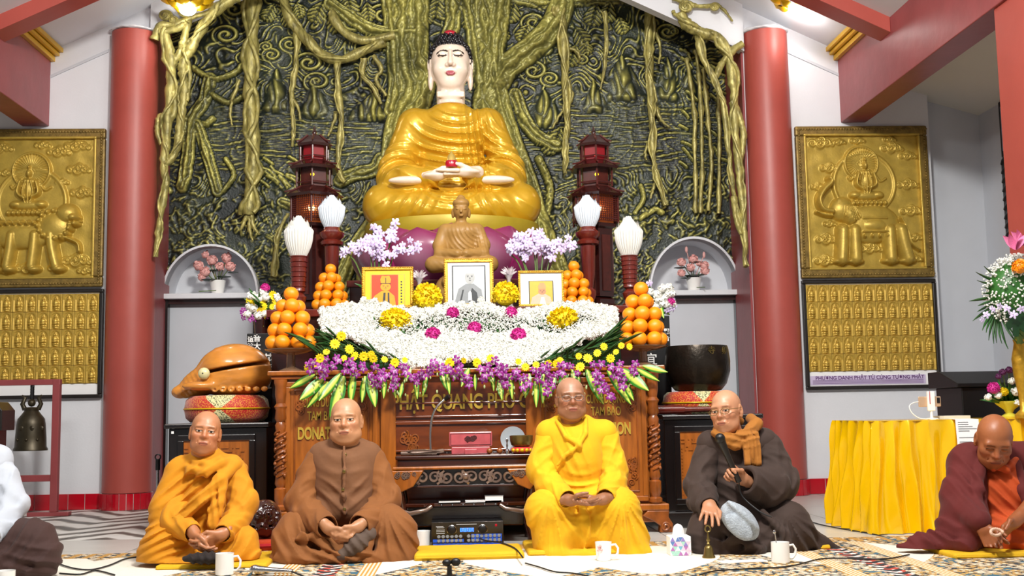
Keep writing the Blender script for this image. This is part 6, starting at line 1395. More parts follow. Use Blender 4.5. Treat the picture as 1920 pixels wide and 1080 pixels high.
f.f('lin', (1812, 920, -.1), (34, .2, 60), .014, .06, (.95, 0, .3), .6).f('rad', (1780, 1010, -.12), (70, .2, 36), .02, .06, warp=.8, px=(1830, 960, -.1)).f('lin', (1720, 1028, -.08), (40, .2, 20), .014, .06, (.3, 0, 1), .9); f.done('shawl', 'shawl_maroon')
mat_cushion('seat_cushion', 'yellow floor cushion under the maroon shawled monk', 1790, 2010, 1050, 5.27, .6, .032)
pb = at(1868, 998, 5.2); t = thing('prayer_beads', 'coil of pale prayer beads between the maroon monk\'s fingers', 'beads', tuple(pb))
for i in range(22): a = i*.29; MB().sph((.03*math.cos(a), .012*math.sin(a*1.3), .014*math.sin(a)), .0075, 8, 5).build('bead', 'pr_robe', t, smooth=1)

# ---- person in white shirt cut by the left edge
m6 = Person('person in white shirt and brown trousers cut off by the left edge', -40, 5.55, '#b98058')
m6.head(-52, 770, -.02, 1.0, .5, .1, 0, brow=.8)
hr = SDF((-.1, -.1, -.03), (.1, .13, .14), .006); hr.ell((0, .022, .05), (.082, .093, .086), .01).ell((0, -.06, .0), (.1, .045, .06), .01, 'sub'); v, t, q = hr.mesh(); mk('hair', '#17120f', .6, var=.3)
npmesh('hair', v@(m6.hR.T)+m6.hc, q, t, 'hair', m6.root)
def hb6(S):
    P = m6.p; hand(S, P(-20, 1010, -.27), (-.4, -.6, -.4), (0, .2, -1), (.5, -.5, .3), (.3, .4, .3)); hand(S, P(-75, 1010, -.27), (.4, -.6, -.4), (0, .2, -1), (-.5, -.5, .3), (.3, .4, .3))
m6.body((-130, 1040, -.44), (40, 950, -.1), hb6, torso=[([(-50, 820, 0), (-48, 880, .02), (-45, 980, .04)], [22, 38, 50])])
m6.sleeve([(-6, 868, .03), (20, 942, -.03), (6, 980, -.12), (-16, 1004, -.25)], [27, 29, 26, 18], 'shirt_white', .06, .022, 1.)
m6.sleeve([(-92, 868, .03), (-115, 945, -.03), (-95, 985, -.12), (-78, 1004, -.25)], [27, 29, 26, 18], 'shirt_white', .06, .022, 2.)
f = m6.field(*BB); f.e((-48, 920, .0), (58, .14, 90), .04).c([(-95, 862, .03), (-5, 862, .03)], [28, 28], .04).c([(-85, 975, .02), (-4, 980, .02)], [30, 34], .04)
f.f('lin', (-20, 930, -.1), (50, .2, 60), .01, .07, (.4, 0, 1)); f.done('shirt', 'shirt_white', False)
f = m6.field((-.6, -.45, -.01), (.5, .3, .6)); f.e((-45, 1030, .02), (110, .22, 44), .05).c([(-40, 1010, .03), (58, 1022, -.12), (70, 1040, -.14)], [50, 42, 40], .05).c([(-55, 1010, .03), (-150, 1020, -.12)], [50, 44], .05).c([(70, 1050, -.16), (-40, 1062, -.25)], [34, 26], .05)
f.f('rad', (50, 1030, -.15), (60, .25, 45), .022, .06, warp=.8, px=(-30, 980, -.1)).f('lin', (70, 1050, -.2), (50, .2, 30), .015, .05, (.3, 0, 1), .8); f.done('trousers', 'trouser_brown')
# ------------------------------------------------------------------ gilt relief panels and plaque frames on the back wall
def relief_panel(name, label, x0, x1, z0, z1, build):
    t = thing(name, label, 'relief', ((x0+x1)/2, W, z0)); w, h = x1-x0, z1-z0; fwid = .085
    nx_, nz2 = 250, 290; s = np.linspace(0, 1, nx_); tt = np.linspace(0, 1, nz2); S_, T_ = np.meshgrid(s, tt, indexing='ij'); iw, ih = w-2*fwid, h-2*fwid; asp = ih/iw
    H2 = .0025*sq_noise(S_, T_*asp, 30, 2)
    class B:
        def ell(q, cx, cy, rx, ry, d, rot=0, b=0.0):
            nonlocal H2
            x, y = S_-cx, (T_-cy)*asp; x, y = x*math.cos(rot)+y*math.sin(rot), -x*math.sin(rot)+y*math.cos(rot); ry = ry*asp; k_ = 1-(x/rx)**2-(y/ry)**2; H2 = np.maximum(H2, np.where(k_ > 0, b+d*np.sqrt(np.clip(k_, 0, 1)), -1)); return q
        def ring(q, cx, cy, r, wd, d, rays=0):
            nonlocal H2
            x, y = S_-cx, (T_-cy)*asp; rr_ = np.hypot(x, y); disc = np.where(rr_ < r, d*.55+(.3*d*np.cos(np.arctan2(y, x)*rays) if rays else 0), -1); H2 = np.maximum(H2, np.maximum(disc, np.where(np.abs(rr_-r) < wd, d*np.sqrt(np.clip(1-((rr_-r)/wd)**2, 0, 1)), -1))); return q
        def line(q, pts, r, d, b=0):
            nonlocal H2
            P = [Vector((a, bb*asp, 0)) for a, bb in pts]; P = spline(P, 6); best = np.full_like(S_, 9.0); y = T_*asp
            for a, c in zip(P[:-1], P[1:]):
                dx, dy = c.x-a.x, c.y-a.y; u = np.clip(((S_-a.x)*dx+(y-a.y)*dy)/(dx*dx+dy*dy+1e-12), 0, 1); best = np.minimum(best, np.hypot(S_-a.x-u*dx, y-a.y-u*dy))
            H2 = np.maximum(H2, np.where(best < r, b+d*np.sqrt(np.clip(1-(best/r)**2, 0, 1)), -1)); return q
        def cloud(q, cx, cy, r):
            nonlocal H2
            for dx, dy, k_ in ((0, 0, 1), (r*1.2, .15*r, .75), (-r*1.15, .1*r, .7), (r*2.0, -.1*r, .45), (.4*r, r*.6, .7)):
                x, y = S_-cx-dx, (T_-cy)*asp-dy; R2 = r*k_; rr_ = np.hypot(x, y)/R2; an = np.arctan2(y, x); H2 = np.maximum(H2, np.where(rr_ < 1, .022*np.sqrt(np.clip(1-rr_**2, 0, 1))*(.65+.35*np.sin(rr_*10-an)), -1))
            return q
    build(B())
    for _ in range(2): H2[1:-1, 1:-1] = (H2[1:-1, 1:-1]*2+H2[:-2, 1:-1]+H2[2:, 1:-1]+H2[1:-1, :-2]+H2[1:-1, 2:])/6
    V = np.stack([fwid-w/2+S_*iw, -.02-H2*1.3, fwid+T_*ih], -1).reshape(-1, 3); idx = np.arange(nx_*nz2).reshape(nx_, nz2); Q = np.stack([idx[:-1, :-1], idx[1:, :-1], idx[1:, 1:], idx[:-1, 1:]], -1).reshape(-1, 4)
    npmesh('relief_field', V, Q, None, 'gold_leaf', t); frame('frame', -w/2, w/2, 0, h, fwid, -.05, 0, 'gold_frame', t, .012); frame('inner_moulding', -w/2+fwid-.015, w/2-fwid+.015, fwid-.015, h-fwid+.015, .018, -.06, -.02, 'gold_leaf', t, .005)
    m = MB()
    for i in range(int(w/.024)): m.sph((-w/2+.02+i*.024, -.052, .03), (.014, .008, .009), 7, 4).sph((-w/2+.02+i*.024, -.052, h-.03), (.014, .008, .009), 7, 4)
    for i in range(int(h/.024)-2): m.sph((-w/2+.03, -.052, .04+i*.024), (.009, .008, .014), 7, 4).sph((w/2-.03, -.052, .04+i*.024), (.009, .008, .014), 7, 4)
    m.build('frame_carving', 'gold_frame', t, smooth=1)
def figure(b, cx, cy, k=1.0):
    b.ell(cx, cy+.17*k, .026*k, .036*k, .05).ell(cx, cy+.215*k, .016*k, .02*k, .045).ell(cx, cy+.06*k, .06*k, .085*k, .045).ell(cx, cy+.11*k, .075*k, .03*k, .045).ell(cx-.0*k, cy-.06*k, .15*k, .04*k, .05).ell(cx-.1*k, cy-.055*k, .06*k, .03*k, .055).ell(cx+.1*k, cy-.055*k, .06*k, .03*k, .055)
    b.line([(cx-.065*k, cy+.11*k), (cx-.085*k, cy+.03*k), (cx-.03*k, cy-.01*k)], .018*k, .055).line([(cx+.065*k, cy+.11*k), (cx+.085*k, cy+.03*k), (cx+.03*k, cy-.0*k)], .018*k, .055).line([(cx-.09*k, cy+.1*k), (cx-.13*k, cy+.06*k), (cx-.15*k, cy+.08*k)], .012*k, .03).line([(cx+.09*k, cy+.1*k), (cx+.13*k, cy+.05*k), (cx+.18*k, cy+.07*k)], .012*k, .03)
    for i in range(9): b.ell(cx-.16*k+i*.04*k, cy-.115*k, .024*k, .022*k, .05)
    for e in (-.02, 0, .02): b.line([(cx+e, cy+.12*k), (cx+e*2.2, cy+.03*k), (cx+e, cy-.04*k)], .007, .05, .008)
def elephant(b):
    b.ring(.507, .635, .268, .02, .022).ring(.486, .788, .146, .012, .03, 36); figure(b, .515, .6)
    b.ell(.55, .33, .25, .15, .06).ell(.3, .44, .11, .095, .065).ell(.35, .395, .075, .09, .085, .3).line([(.2, .42), (.12, .44), (.09, .51), (.13, .58), (.2, .64), (.19, .67)], .028, .075).line([(.2, .39), (.12, .40), (.07, .42)], .014, .06)
    for x, dx in ((.29, -.02), (.39, .0), (.70, 0), (.80, .05)): b.line([(x, .28), (x+dx*.4, .18), (x+dx, .07)], .062, .075).ell(x+dx, .05, .085, .025, .06)
    b.ell(.56, .315, .135, .06, .062, 0, .012).line([(.46, .365), (.67, .365)], .01, .075).line([(.46, .265), (.67, .265)], .01, .075).line([(.81, .37), (.86, .28), (.89, .18), (.96, .13)], .013, .05)
    for i in range(4): b.ell(.47+i*.065, .235, .012, .02, .08)
    for i in range(8): b.line([(.31+i*.012, .46-.0*i), (.3+i*.02, .34+abs(i-4)*.01)], .004, .09)
    for c in ((.13, .94, .055), (.3, .95, .03), (.46, .96, .035), (.76, .9, .05), (.9, .84, .04), (.88, .62, .05), (.2, .75, .045), (.09, .61, .035), (.9, .42, .05), (.14, .21, .05), (.93, .22, .035), (.12, .05, .05), (.52, .14, .05), (.9, .06, .04), (.18, .33, .03), (.75, .97, .03)): b.cloud(*c)
def lion(b):
    b.ring(.487, .54, .28, .02, .022).ring(.48, .765, .152, .012, .03, 36); figure(b, .465, .575)
    b.ell(.40, .3, .27, .10, .055).ell(.68, .36, .15, .12, .07).ell(.79, .45, .10, .075, .085).ell(.85, .42, .055, .035, .095).ell(.86, .375, .04, .02, .08).line([(.82, .40), (.9, .395)], .006, -.02, .05)
    for i in range(16): a = i*.4; b.ell(.69+.13*math.cos(a), .37+.10*math.sin(a), .03, .025, .075)
    for x, dx in ((.34, -.03), (.53, -.02), (.66, .05), (.2, .0)): b.line([(x, .3), (x+dx*.3, .2), (x+dx, .08)], .05, .07).ell(x+dx+.02, .055, .06, .028, .07)
    for i in range(7): b.ell(.2+i*.055, .385, .02, .024, .08)
    b.line([(.14, .33), (.06, .36), (.03, .45), (.08, .5)], .03, .05).line([(.78, .28), (.88, .24), (.9, .18)], .016, .05)
    for c in ((.83, .94, .055), (.68, .9, .05), (.55, .95, .035), (.85, .77, .05), (.88, .6, .05), (.72, .68, .03), (.2, .93, .05), (.08, .8, .05), (.1, .62, .04), (.85, .11, .06), (.7, .06, .04), (.08, .1, .06), (.45, .06, .05), (.93, .04, .035), (.3, .04, .03), (.25, .75, .03)): b.cloud(*c)
relief_panel('elephant_relief', 'large gilt relief panel of bodhisattva riding an elephant', 2.96, 4.12, 1.815, 3.14, elephant)
relief_panel('lion_relief', 'large gilt relief panel of bodhisattva riding a lion', -4.06, -2.90, 1.815, 3.15, lion)
# small plaques of seated buddhas: one object each
nx_, nz2 = 22, 30; s = np.linspace(-1, 1, nx_); tt = np.linspace(-1, 1, nz2); A, B_ = np.meshgrid(s, tt, indexing='ij')
q = np.clip(1-(A/.78)**2-((B_-.0)/.92)**2, 0, 1); Hq = np.where((A/.8)**2+(np.maximum(B_, -.1)/.9)**2 > 1, .006, 0.)
def dome(cx, cy, rx, ry, d):
    global Hq; k_ = 1-((A-cx)/rx)**2-((B_-cy)/ry)**2; Hq = np.maximum(Hq, np.where(k_ > 0, d*np.sqrt(np.clip(k_, 0, 1)), 0))
for a in ((0, .42, .17, .17, .018), (0, .62, .09, .1, .014), (0, .02, .3, .32, .016), (-.3, -.02, .14, .22, .014), (.3, -.02, .14, .22, .014), (0, -.32, .52, .16, .02), (0, -.1, .2, .1, .02), (0, -.6, .5, .1, .016), (0, -.8, .42, .08, .013)): dome(*a)
TW, TH = .1, .148
V = np.stack([A*TW/2*.985, -.006-Hq*1.4, B_*TH/2*.985], -1).reshape(-1, 3); idx = np.arange(nx_*nz2).reshape(nx_, nz2); Q = np.stack([idx[:-1, :-1], idx[1:, :-1], idx[1:, 1:], idx[:-1, 1:]], -1).reshape(-1, 4); n0 = len(V)
per = np.concatenate([idx[:, 0], idx[-1, 1:], idx[-2::-1, -1], idx[0, -2:0:-1]]); Vb = V[per].copy(); Vb[:, 1] = 0; m_ = len(per); Qs = np.array([[per[(i+1) % m_], per[i], n0+i, n0+(i+1) % m_] for i in range(m_)])
mk('gold_tile', '#cfab48', .4, .4, var=.28, scale=30); tl = npmesh('buddha_tile', np.concatenate([V, Vb]), np.concatenate([Q, Qs]), None, 'gold_tile'); TM = tl.data; bpy.data.objects.remove(tl)
mk('strip_lilac', '#cfc0df', .6, var=.04); mk('ink_purple', '#5b2a6e', .6); mk('frame_black', '#1d1611', .4, var=.5, scale=30, coat=.3)
for side, x0, x1, z0, z1, cols_, lab in ((1, 2.96, 4.125, .866, 1.80, 11, 'black framed board of small gilt buddha plaques under the elephant relief'), (-1, -4.06, -2.89, .9, 1.80, 11, 'black framed board of small gilt buddha plaques under the lion relief')):
    t = thing('plaque_board', lab, 'plaque board', ((x0+x1)/2, W, z0)); w, h = x1-x0, z1-z0
    MB().box(-w/2+.02, w/2-.02, -.02, 0, .02, h-.02).build('backing', 'paper', t); frame('frame', -w/2, w/2, 0, h, .032, -.045, 0, 'frame_black', t, .008)
    for r in range(5):
        for c in range(cols_):
            o = bpy.data.objects.new('buddha_tile', TM); COL.objects.link(o); o.parent = t; o.location = (-(cols_-1)*TW/2+c*TW, -.02, h-.04-TH/2-r*TH)
    if side > 0:
        sg = MB().box(-w/2+.04, w/2-.13, -.024, -.02, .042, .118).build('name_strip', 'strip_lilac', t)
        text('lettering', 'PHƯƠNG DANH PHẬT TỬ CÚNG TƯỢNG PHẬT', .043, 'ink_purple', sg, (-.03, -.025, .098), .0004, bold=.0008)
        m = MB()
        for k in range(4): m.box(-w/2+.06, w/2-.15, -.0247, -.024, .05+k*.009, .0535+k*.009)
        m.build('small_print', 'ink_purple', sg)
# picture and carved hanging on the right wall
t = thing('wall_picture', 'dark framed picture on the right side wall near the red pillar', 'picture', (4.68, 9.0, at(1880, 290, 9.1).z)); hh = at(1880, 185, 9.1).z-t.location.z
MB().box(-.03, 0, -.22, .22, 0, hh).build('frame', 'black', t, bev=.006); MB().box(-.034, -.03, -.18, .18, .05, hh-.05).build('print', 'strip_lilac', t); MB().box(-.036, -.034, -.05, .06, hh*.3, hh*.55).build('print_figure', 'petal_lotus', t)
t = thing('carved_hanging', 'black carved wooden scroll hanging below the dark framed picture', 'wood carving', (4.67, 9.05, at(1885, 450, 9.1).z)); m = MB(); hh = at(1885, 295, 9.1).z-t.location.z
for i in range(9): m.tube([(-.02, .16*math.cos(a)*(1-a/14), hh*(i+.5)/9+.07*math.sin(a)*(1-a/14)) for a in np.linspace(0, 9, 20)], .018, 6)
m.box(-.025, 0, -.17, .17, 0, hh); m.build('carving', 'black', t, smooth=.8)

# ------------------------------------------------------------------ carpet
def gpt(u, v, z=0.0):
    d = CM@np.array([(u-960)/FPX, -(v-540)/FPX, -1.0]); return Vector(d*((z-CAMH)/d[2])+np.array([0, 0, CAMH]))
def carpet_mat():
    m = mk('carpet', '#dcd3ba', .95, var=.1, scale=20, bump=.3, bscale=400, sheen=.1); nt = m.node_tree; N = nt.nodes; L_ = nt.links
    tc = N.new('ShaderNodeTexCoord'); sx = N.new('ShaderNodeSeparateXYZ'); L_.new(tc.outputs['Object'], sx.inputs[0])
    def M(op, p, q=None, c=None):
        k_ = N.new('ShaderNodeMath'); k_.operation = op
        for i, v_ in enumerate((p, q, c)):
            if hasattr(v_, 'is_output'): L_.new(v_, k_.inputs[i])
            elif v_ is not None: k_.inputs[i].default_value = v_
        return k_.outputs[0]
    def mix(f, a, b):
        k_ = N.new('ShaderNodeMix'); k_.data_type = 'RGBA'
        for s_, v_ in ((0, f), (6, a), (7, b)):
            if hasattr(v_, 'is_output'): L_.new(v_, k_.inputs[s_])
            else: k_.inputs[s_].default_value = v_ if s_ == 0 else (*lin(v_), 1)
        return k_.outputs[2]
    def vor(sc, feat='F1'):
        k_ = N.new('ShaderNodeTexVoronoi'); k_.inputs['Scale'].default_value = sc; k_.feature = feat; L_.new(tc.outputs['Object'], k_.inputs['Vector']); return k_.outputs['Distance']
    def noi(sc):
        k_ = N.new('ShaderNodeTexNoise'); k_.inputs['Scale'].default_value = sc; k_.inputs['Detail'].default_value = 2; L_.new(tc.outputs['Object'], k_.inputs['Vector']); return k_.outputs['Fac']
    X_, Y_ = sx.outputs[0], sx.outputs[1]; px_ = M('PINGPONG', M('ADD', X_, 9.35), 1.25)          # carpets side by side
    # floral field: leaves and rosettes
    v1, v2 = vor(16), vor(34); fl = M('LESS_THAN', M('ABSOLUTE', M('SUBTRACT', M('MODULO', M('MULTIPLY', v1, 30.0), 1.0), .5)), .24)
    base = mix(M('GREATER_THAN', noi(7), .5), '#d9b065', '#e8dcc0'); c1 = mix(fl, base, '#8a5f24'); c1 = mix(M('LESS_THAN', v2, .32), c1, '#f0e6cf'); c1 = mix(M('GREATER_THAN', v2, .62), c1, '#26323a'); c1 = mix(M('GREATER_THAN', noi(5), .6), c1, mix(M('LESS_THAN', v2, .45), '#2f6277', '#caa04d'))
    cream = mix(M('LESS_THAN', v2, .12), '#e9e4d6', '#d8cfb8')
    med = M('GREATER_THAN', M('ADD', M('SINE', M('MULTIPLY', Y_, 4.2)), M('SINE', M('MULTIPLY', px_, 6.5))), .2)
    col = mix(med, c1, cream)
    # border bands along both long edges
    def band(a, b): return M('MULTIPLY', M('GREATER_THAN', px_, a), M('LESS_THAN', px_, b))
    st = M('GREATER_THAN', M('SINE', M('MULTIPLY', px_, 330.0)), 0.0); col = mix(band(1.02, 1.1), col, mix(st, '#c98d35', '#f0e3c4')); col = mix(band(1.1, 1.2), col, c1)
    ck = M('GREATER_THAN', M('SINE', M('ADD', M('MULTIPLY', Y_, 70.0), M('MULTIPLY', px_, 70.0))), .1); col = mix(band(1.2, 1.26), col, mix(ck, '#1b1f24', mix(M('GREATER_THAN', noi(20), .5), '#efe8da', '#b8402c')))
    yb = M('GREATER_THAN', Y_, .82); col = mix(yb, col, mix(M('GREATER_THAN', M('SINE', M('MULTIPLY', X_, 80.0)), .2), c1, '#b98a3e'))
    L_.new(col, N['Principled BSDF'].inputs['Base Color'])
carpet_mat()
cp = MB().box(-3.6, 3.4, -2.2, 1.02, 0, .008).build('carpet', 'carpet', None, loc=(0, 5.25, .001)); cp.rotation_euler = (0, 0, -.012)
tag(cp, 'cream, gold and blue floral patterned carpet spread under the seated monks', 'carpet')
# long yellow cushion in the middle
a, b = gpt(776, 1051), gpt(985, 1047); mat_cushion('floor_cushion', 'long flat empty yellow cushion on the carpet before the low table', 776, 984, 1050, 5.66, .36, .045)

# ------------------------------------------------------------------ small things on the floor
def mug(u, v, hpx, rpx, side, label, taper=1.0, deco=None, z=.009):
    g = gpt(u, v, z); k = g.y/FPX; t = thing('mug', label, 'mug', (g.x, g.y, z)); h, r = hpx*k, rpx*k; rb = r*taper
    MB().lathe([(rb*.9, 0), (rb, .004), (r*(.5+.5*taper), h*.5), (r, h), (r*.93, h), (rb*.9, .008), (.001, .008)], 32).build('cup', 'mug', t, smooth=.6)
    MB().tube([(side*(r*.95), 0, h*.82), (side*(r+.018), 0, h*.85), (side*(r+.03), 0, h*.65), (side*(r+.028), 0, h*.38), (side*(r+.014), 0, h*.2), (side*r*.93, 0, h*.2)], .0055, 8).build('handle', 'mug', t, smooth=1.2)
    if deco:
        for i in range(7): MB().sph((-r*.55+.008*math.cos(i), -r*.82-.001*i, h*.72+.012*math.sin(i*1.7)), (.007, .003, .005), 8, 5).build('flower_print', 'petal_lotus', t)
    return t
mug(421, 1078, 39, 16.5, 1, 'plain white mug in front of the ochre robed monk'); mug(793, 1023, 27, 14, -1, 'plain white mug behind the long empty yellow cushion')
mug(1132, 1051, 34, 15.5, 1, 'white flared mug with pink flower print before the yellow robed monk', .85, True); mg = mug(1464, 1055, 38, 17, 1, 'plain white mug with spoon before the dark robed monk'); mug(8, 1108, 36, 18, -1, 'white mug cut off at the lower left corner')
MB().tube([(-.01, .0, .02), (-.022, -.0, .135)], .0025, 6).sph((-.024, 0, .14), (.007, .003, .01), 8, 5).build('teaspoon', 'chrome', None, smooth=1, loc=mg.location+Vector((0, 0, .0))); tag(bpy.data.objects['teaspoon'], 'metal teaspoon standing in the white mug by the dark robed monk', 'spoon')
# tissue box with pastel triangles
g = gpt(1277, 1042, .009); t = thing('tissue_box', 'square tissue box patterned with pastel triangles and a tissue on top', 'tissue box', (g.x, g.y+.05, .009)); MB().box(-.052, .052, -.05, .05, 0, .092).build('box', 'paper', t, bev=.003)
pal = ['#8f7fc0', '#6fb1c8', '#b06fb0', '#9fd0c0', '#e7c7d8', '#5f7fb8', '#ffffff']
for i, c_ in enumerate(pal): mk(f'tri_{i}', c_, .5, var=.02)
rr = np.random.default_rng(6); d_ = .026
for row in range(4):
    for i in range(8):
        x = -.052+i*d_*.5; z = row*.0225+.001; up = (i+row) % 2; 
        x1_ = min(x+d_*.92, .0515)
        if x1_-x < d_*.6: continue
        p3 = [(x+.001, z), (x1_, z), ((x+x1_)/2, z+.0205)] if up else [(x+.001, z+.0215), ((x+x1_)/2, z+.001), (x1_, z+.0215)]; MB().prism(p3, -.0512, -.05).build('triangle', f'tri_{rr.integers(0, 7)}', t)
S = SDF((-.05, -.04, -.01), (.05, .04, .07), .004); S.ell((0, 0, .02), (.032, .02, .036), .01); S.fold('ang', (0, 0, .02), .05, .014, .9, (0, 0, -.03), .6); v, tt_, q = S.mesh(); npmesh('tissue', v, q, tt_, 'paper', t, loc=(0, 0, .092))
# hand bell
g = gpt(1329, 1046, .009); t = thing('hand_bell', 'small brass hand bell with knobbed handle beside the tissue box', 'bell', (g.x, g.y, .009)); MB().lathe([(.031, 0), (.032, .006), (.024, .02), (.021, .045), (.014, .058), (.004, .062)], 28).build('bell', 'brass', t, smooth=.8)
MB().lathe([(.006, .06), (.009, .068), (.005, .075), (.01, .084), (.006, .093), (.004, .12), (.008, .124)], 16).tube([(.013*math.cos(a), 0, .138+.015*math.sin(a)) for a in np.linspace(0, 2*PI, 17)], .004, 6).build('handle', 'brass', t, smooth=.8)
g = gpt(1392, 1052, .012); p = MB().box(-.11, .11, -.04, .04, 0, .003).build('paper_sheet', 'paper', None, loc=(g.x, g.y, .01)); p.rotation_euler = (0, 0, .1); tag(p, 'white sheet of paper lying on the carpet before the dark robed monk', 'paper')
# microphone on the carpet and its lead
a, b = gpt(478, 1070, .03), gpt(548, 1073, .025); t = thing('floor_microphone', 'silver handheld microphone lying on the carpet beside the ochre monk', 'microphone', (a.x, a.y, .009)); d = b-a; o_ = Vector((0, 0, .024))
MB().sph(o_, (.026, .024, .024), 16, 10).build('grille', 'chrome', t, smooth=1); MB().tube([o_+d*.08, o_+d*.16, o_+d*.6, o_+d*1.0], [.021, .019, .014, .012], 14).build('handle', 'chrome', t, smooth=.8)
MB().tube(spline([o_+d, o_+d*1.15+Vector((0, 0, -.01)), o_+d*1.4+Vector((0, -.02, -.018)), o_+d*1.9+Vector((0, -.06, -.02))], 5), .0035, 6).build('lead', 'cable', t, smooth=1)
g = gpt(843, 1082, .009); t = thing('microphone_clip', 'small black clip stand on the carpet at the bottom centre', 'clip', (g.x, g.y, .009)); MB().lathe([(.03, 0), (.03, .008), (.012, .012), (.01, .05)], 16).build('base', 'black', t, smooth=.8); MB().sph((-.012, 0, .062), (.02, .016, .016), 12, 8).build('joint', 'black', t, smooth=1); MB().sph((.028, 0, .064), (.022, .016, .018), 12, 8).build('jaw', 'black', t, smooth=1)
def cord(label, pts, r=.0037, z=.014): tag(MB().tube(spline([gpt(u, v, z) for u, v in pts], 8), r, 7).build('cable', 'cable', None, smooth=1.2), label, 'cable')
cord('black cable crossing the bright floor from the dark robed monk toward the yellow table', [(1470, 955), (1520, 978), (1570, 990), (1630, 1000), (1690, 1014)], z=.006); cord('black cable snaking over the carpet past the white mug with spoon', [(1312, 1078), (1345, 1070), (1410, 1066), (1480, 1062), (1540, 1048), (1600, 1047), (1660, 1048), (1705, 1040)], z=.016)
cord('black cable trailing over the carpet below the yellow monk', [(985, 1056), (1010, 1063), (1040, 1072), (1075, 1075), (1110, 1082)], z=.016); cord('thin black cable on the carpet at the left beside the brown trousers', [(112, 1058), (140, 1066), (172, 1068), (205, 1060), (235, 1048), (270, 1043)], .004, .015)
cord('thin black cable lying by the cut-off white mug', [(112, 1075), (150, 1077), (180, 1070), (215, 1078)], .004, .015)
# amplifier
g = gpt(876, 1017, 0); t = thing('amplifier', 'black karaoke amplifier with blue lit panel and rows of knobs', 'amplifier', (g.x, 6.25, .002)); aw, ah = .195, .135; MB().box(-aw, aw, 0, .17, .012, ah).build('case', 'black', t, bev=.003)
mk('amp_blue', '#1f4fb8', .3, emit=.35); mk('amp_screen', '#3b82ff', .3, emit=1.0); fp = MB().box(-aw, aw, -.006, 0, .01, ah+.002).build('front_panel', 'black_lacquer', t, bev=.002)
MB().box(-aw+.008, aw-.008, -.008, -.006, .014, .024).box(-aw+.008, -.02, -.0075, -.006, .03, .046).box(.02, aw-.01, -.0075, -.006, .03, .07).build('blue_field', 'amp_blue', fp); MB().box(-.04, .035, -.009, -.006, .083, .104).build('display', 'amp_screen', fp)
for i in range(3): MB().tube([(-.025+i*.025+.007*math.cos(a), -.0095, .0935+.008*math.sin(a)) for a in np.linspace(0, 2*PI, 13)], .0016, 4).build('digit', 'chrome', fp)
for x in (-.085, .082):
    k_ = MB().lathe([(.02, 0), (.02, .012), (.017, .014), (.001, .014)], 24).build('volume_knob', 'black', fp, smooth=.6, loc=(x, -.006, .094)); k_.rotation_euler = (PI/2, 0, 0); MB().tube([(x+.024*math.cos(a), -.0075, .094+.024*math.sin(a)) for a in np.linspace(-.6, PI+.6, 20)], .003, 6).build('dial_ring', 'chrome', fp)
for r in range(2):
    for i in range(15):
        x = -.155+i*.0235+(.02 if i > 5 else 0)
        if x > .185: continue
        k_ = MB().lathe([(.0075, 0), (.007, .008), (.001, .008)], 12).tube([(.0085*math.cos(a_), .0085*math.sin(a_), .001) for a_ in np.linspace(0, 2*PI, 13)], .0016, 4).build('knob', 'pr_grey', fp, smooth=.6, loc=(x, -.009, .06-r*.022)); k_.rotation_euler = (PI/2, 0, 0)
for x in (-.16, .16): MB().box(x-.02, x+.02, .02, .15, 0, .012).build('foot', 'black', t)
MB().sph((.155, -.007, .115), (.007, .003, .008), 10, 6).build('logo', 'ruby', fp)
for i_, (x_, z_, w_) in enumerate(((-.17, .112, .04), (-.165, .106, .04), (-.168, .094, .045), (-.168, .085, .045), (-.168, .076, .045), (-.06, .122, .11))): MB().box(x_, x_+w_, -.0068, -.006, z_, z_+.003).build('panel_print', 'pr_lgrey', fp)
cord('brown lead running from the amplifier over the long yellow cushion', [(890, 1000), (905, 1012), (940, 1018), (965, 1028), (980, 1045)], .004, .05)
# ------------------------------------------------------------------ things on the low table
TZ = lz+.001
def tp(u, y=6.5): return at(u, 850, y).x
t = thing('gooseneck_microphone', 'grey gooseneck microphone bending up from the low table', 'microphone', (tp(808), 6.52, TZ)); MB().box(-.05, .05, -.04, .04, 0, .02).build('base', 'black', t, bev=.004)
P = spline([at(u, v, 6.52)-t.location for u, v in ((808, 848), (807, 815), (810, 785), (818, 765), (834, 749))], 6); MB().tube(P, .0075, 10).build('neck', 'chrome', t, smooth=1.2); MB().tube([P[-1], P[-1]+Vector((.025, -.01, .018))], [.012, .015], 12).build('capsule', 'black', t, smooth=.8)
mk('lacquer_pink', '#c0565c', .35, var=.25, scale=20, coat=.4); mk('lacquer_line', '#4a1518', .5)
bw = .123; t = thing('lacquer_box', 'rose red lacquer box with dark dragon crest on the low table', 'box', (tp(883), 6.56, TZ)); MB().box(-.11, .11, -.03, .03, 0, .04).build('base', 'lacquer_pink', t, bev=.004); MB().box(-.035, .035, -.045, -.03, .0, .028).build('drawer', 'lacquer_pink', t, bev=.003); lid = MB().box(-bw, bw, -.02, .0, .042, .125).build('lid', 'lacquer_pink', t, bev=.006)
frame('lid_border', -bw+.008, bw-.008, .05, .117, .003, -.0215, -.018, 'lacquer_line', lid, 0); carving('crest', -.04, .04, .065, .105, -.021, 'lacquer_line', lid, 9, 44, .014)
bx_ = tp(978); cu = thing('bowl_cushion_small', 'small red and yellow cushion under the brass bowl on the low table', 'cushion', (bx_, 6.5, TZ)); mk('red_silk', '#c81f1c', .4, var=.1, sheen=.3)
MB().lathe([(.05, 0), (.062, .012), (.062, .028), (.05, .036), (.001, .036)], 28).build('cover', 'red_silk', cu, smooth=1)
for i in range(5): a = -PI/2-.9+i*.45; MB().sph((.058*math.cos(a), .058*math.sin(a), .018), (.014, .01, .012), 8, 6).build('patch', 'gold_trim', cu, smooth=1)
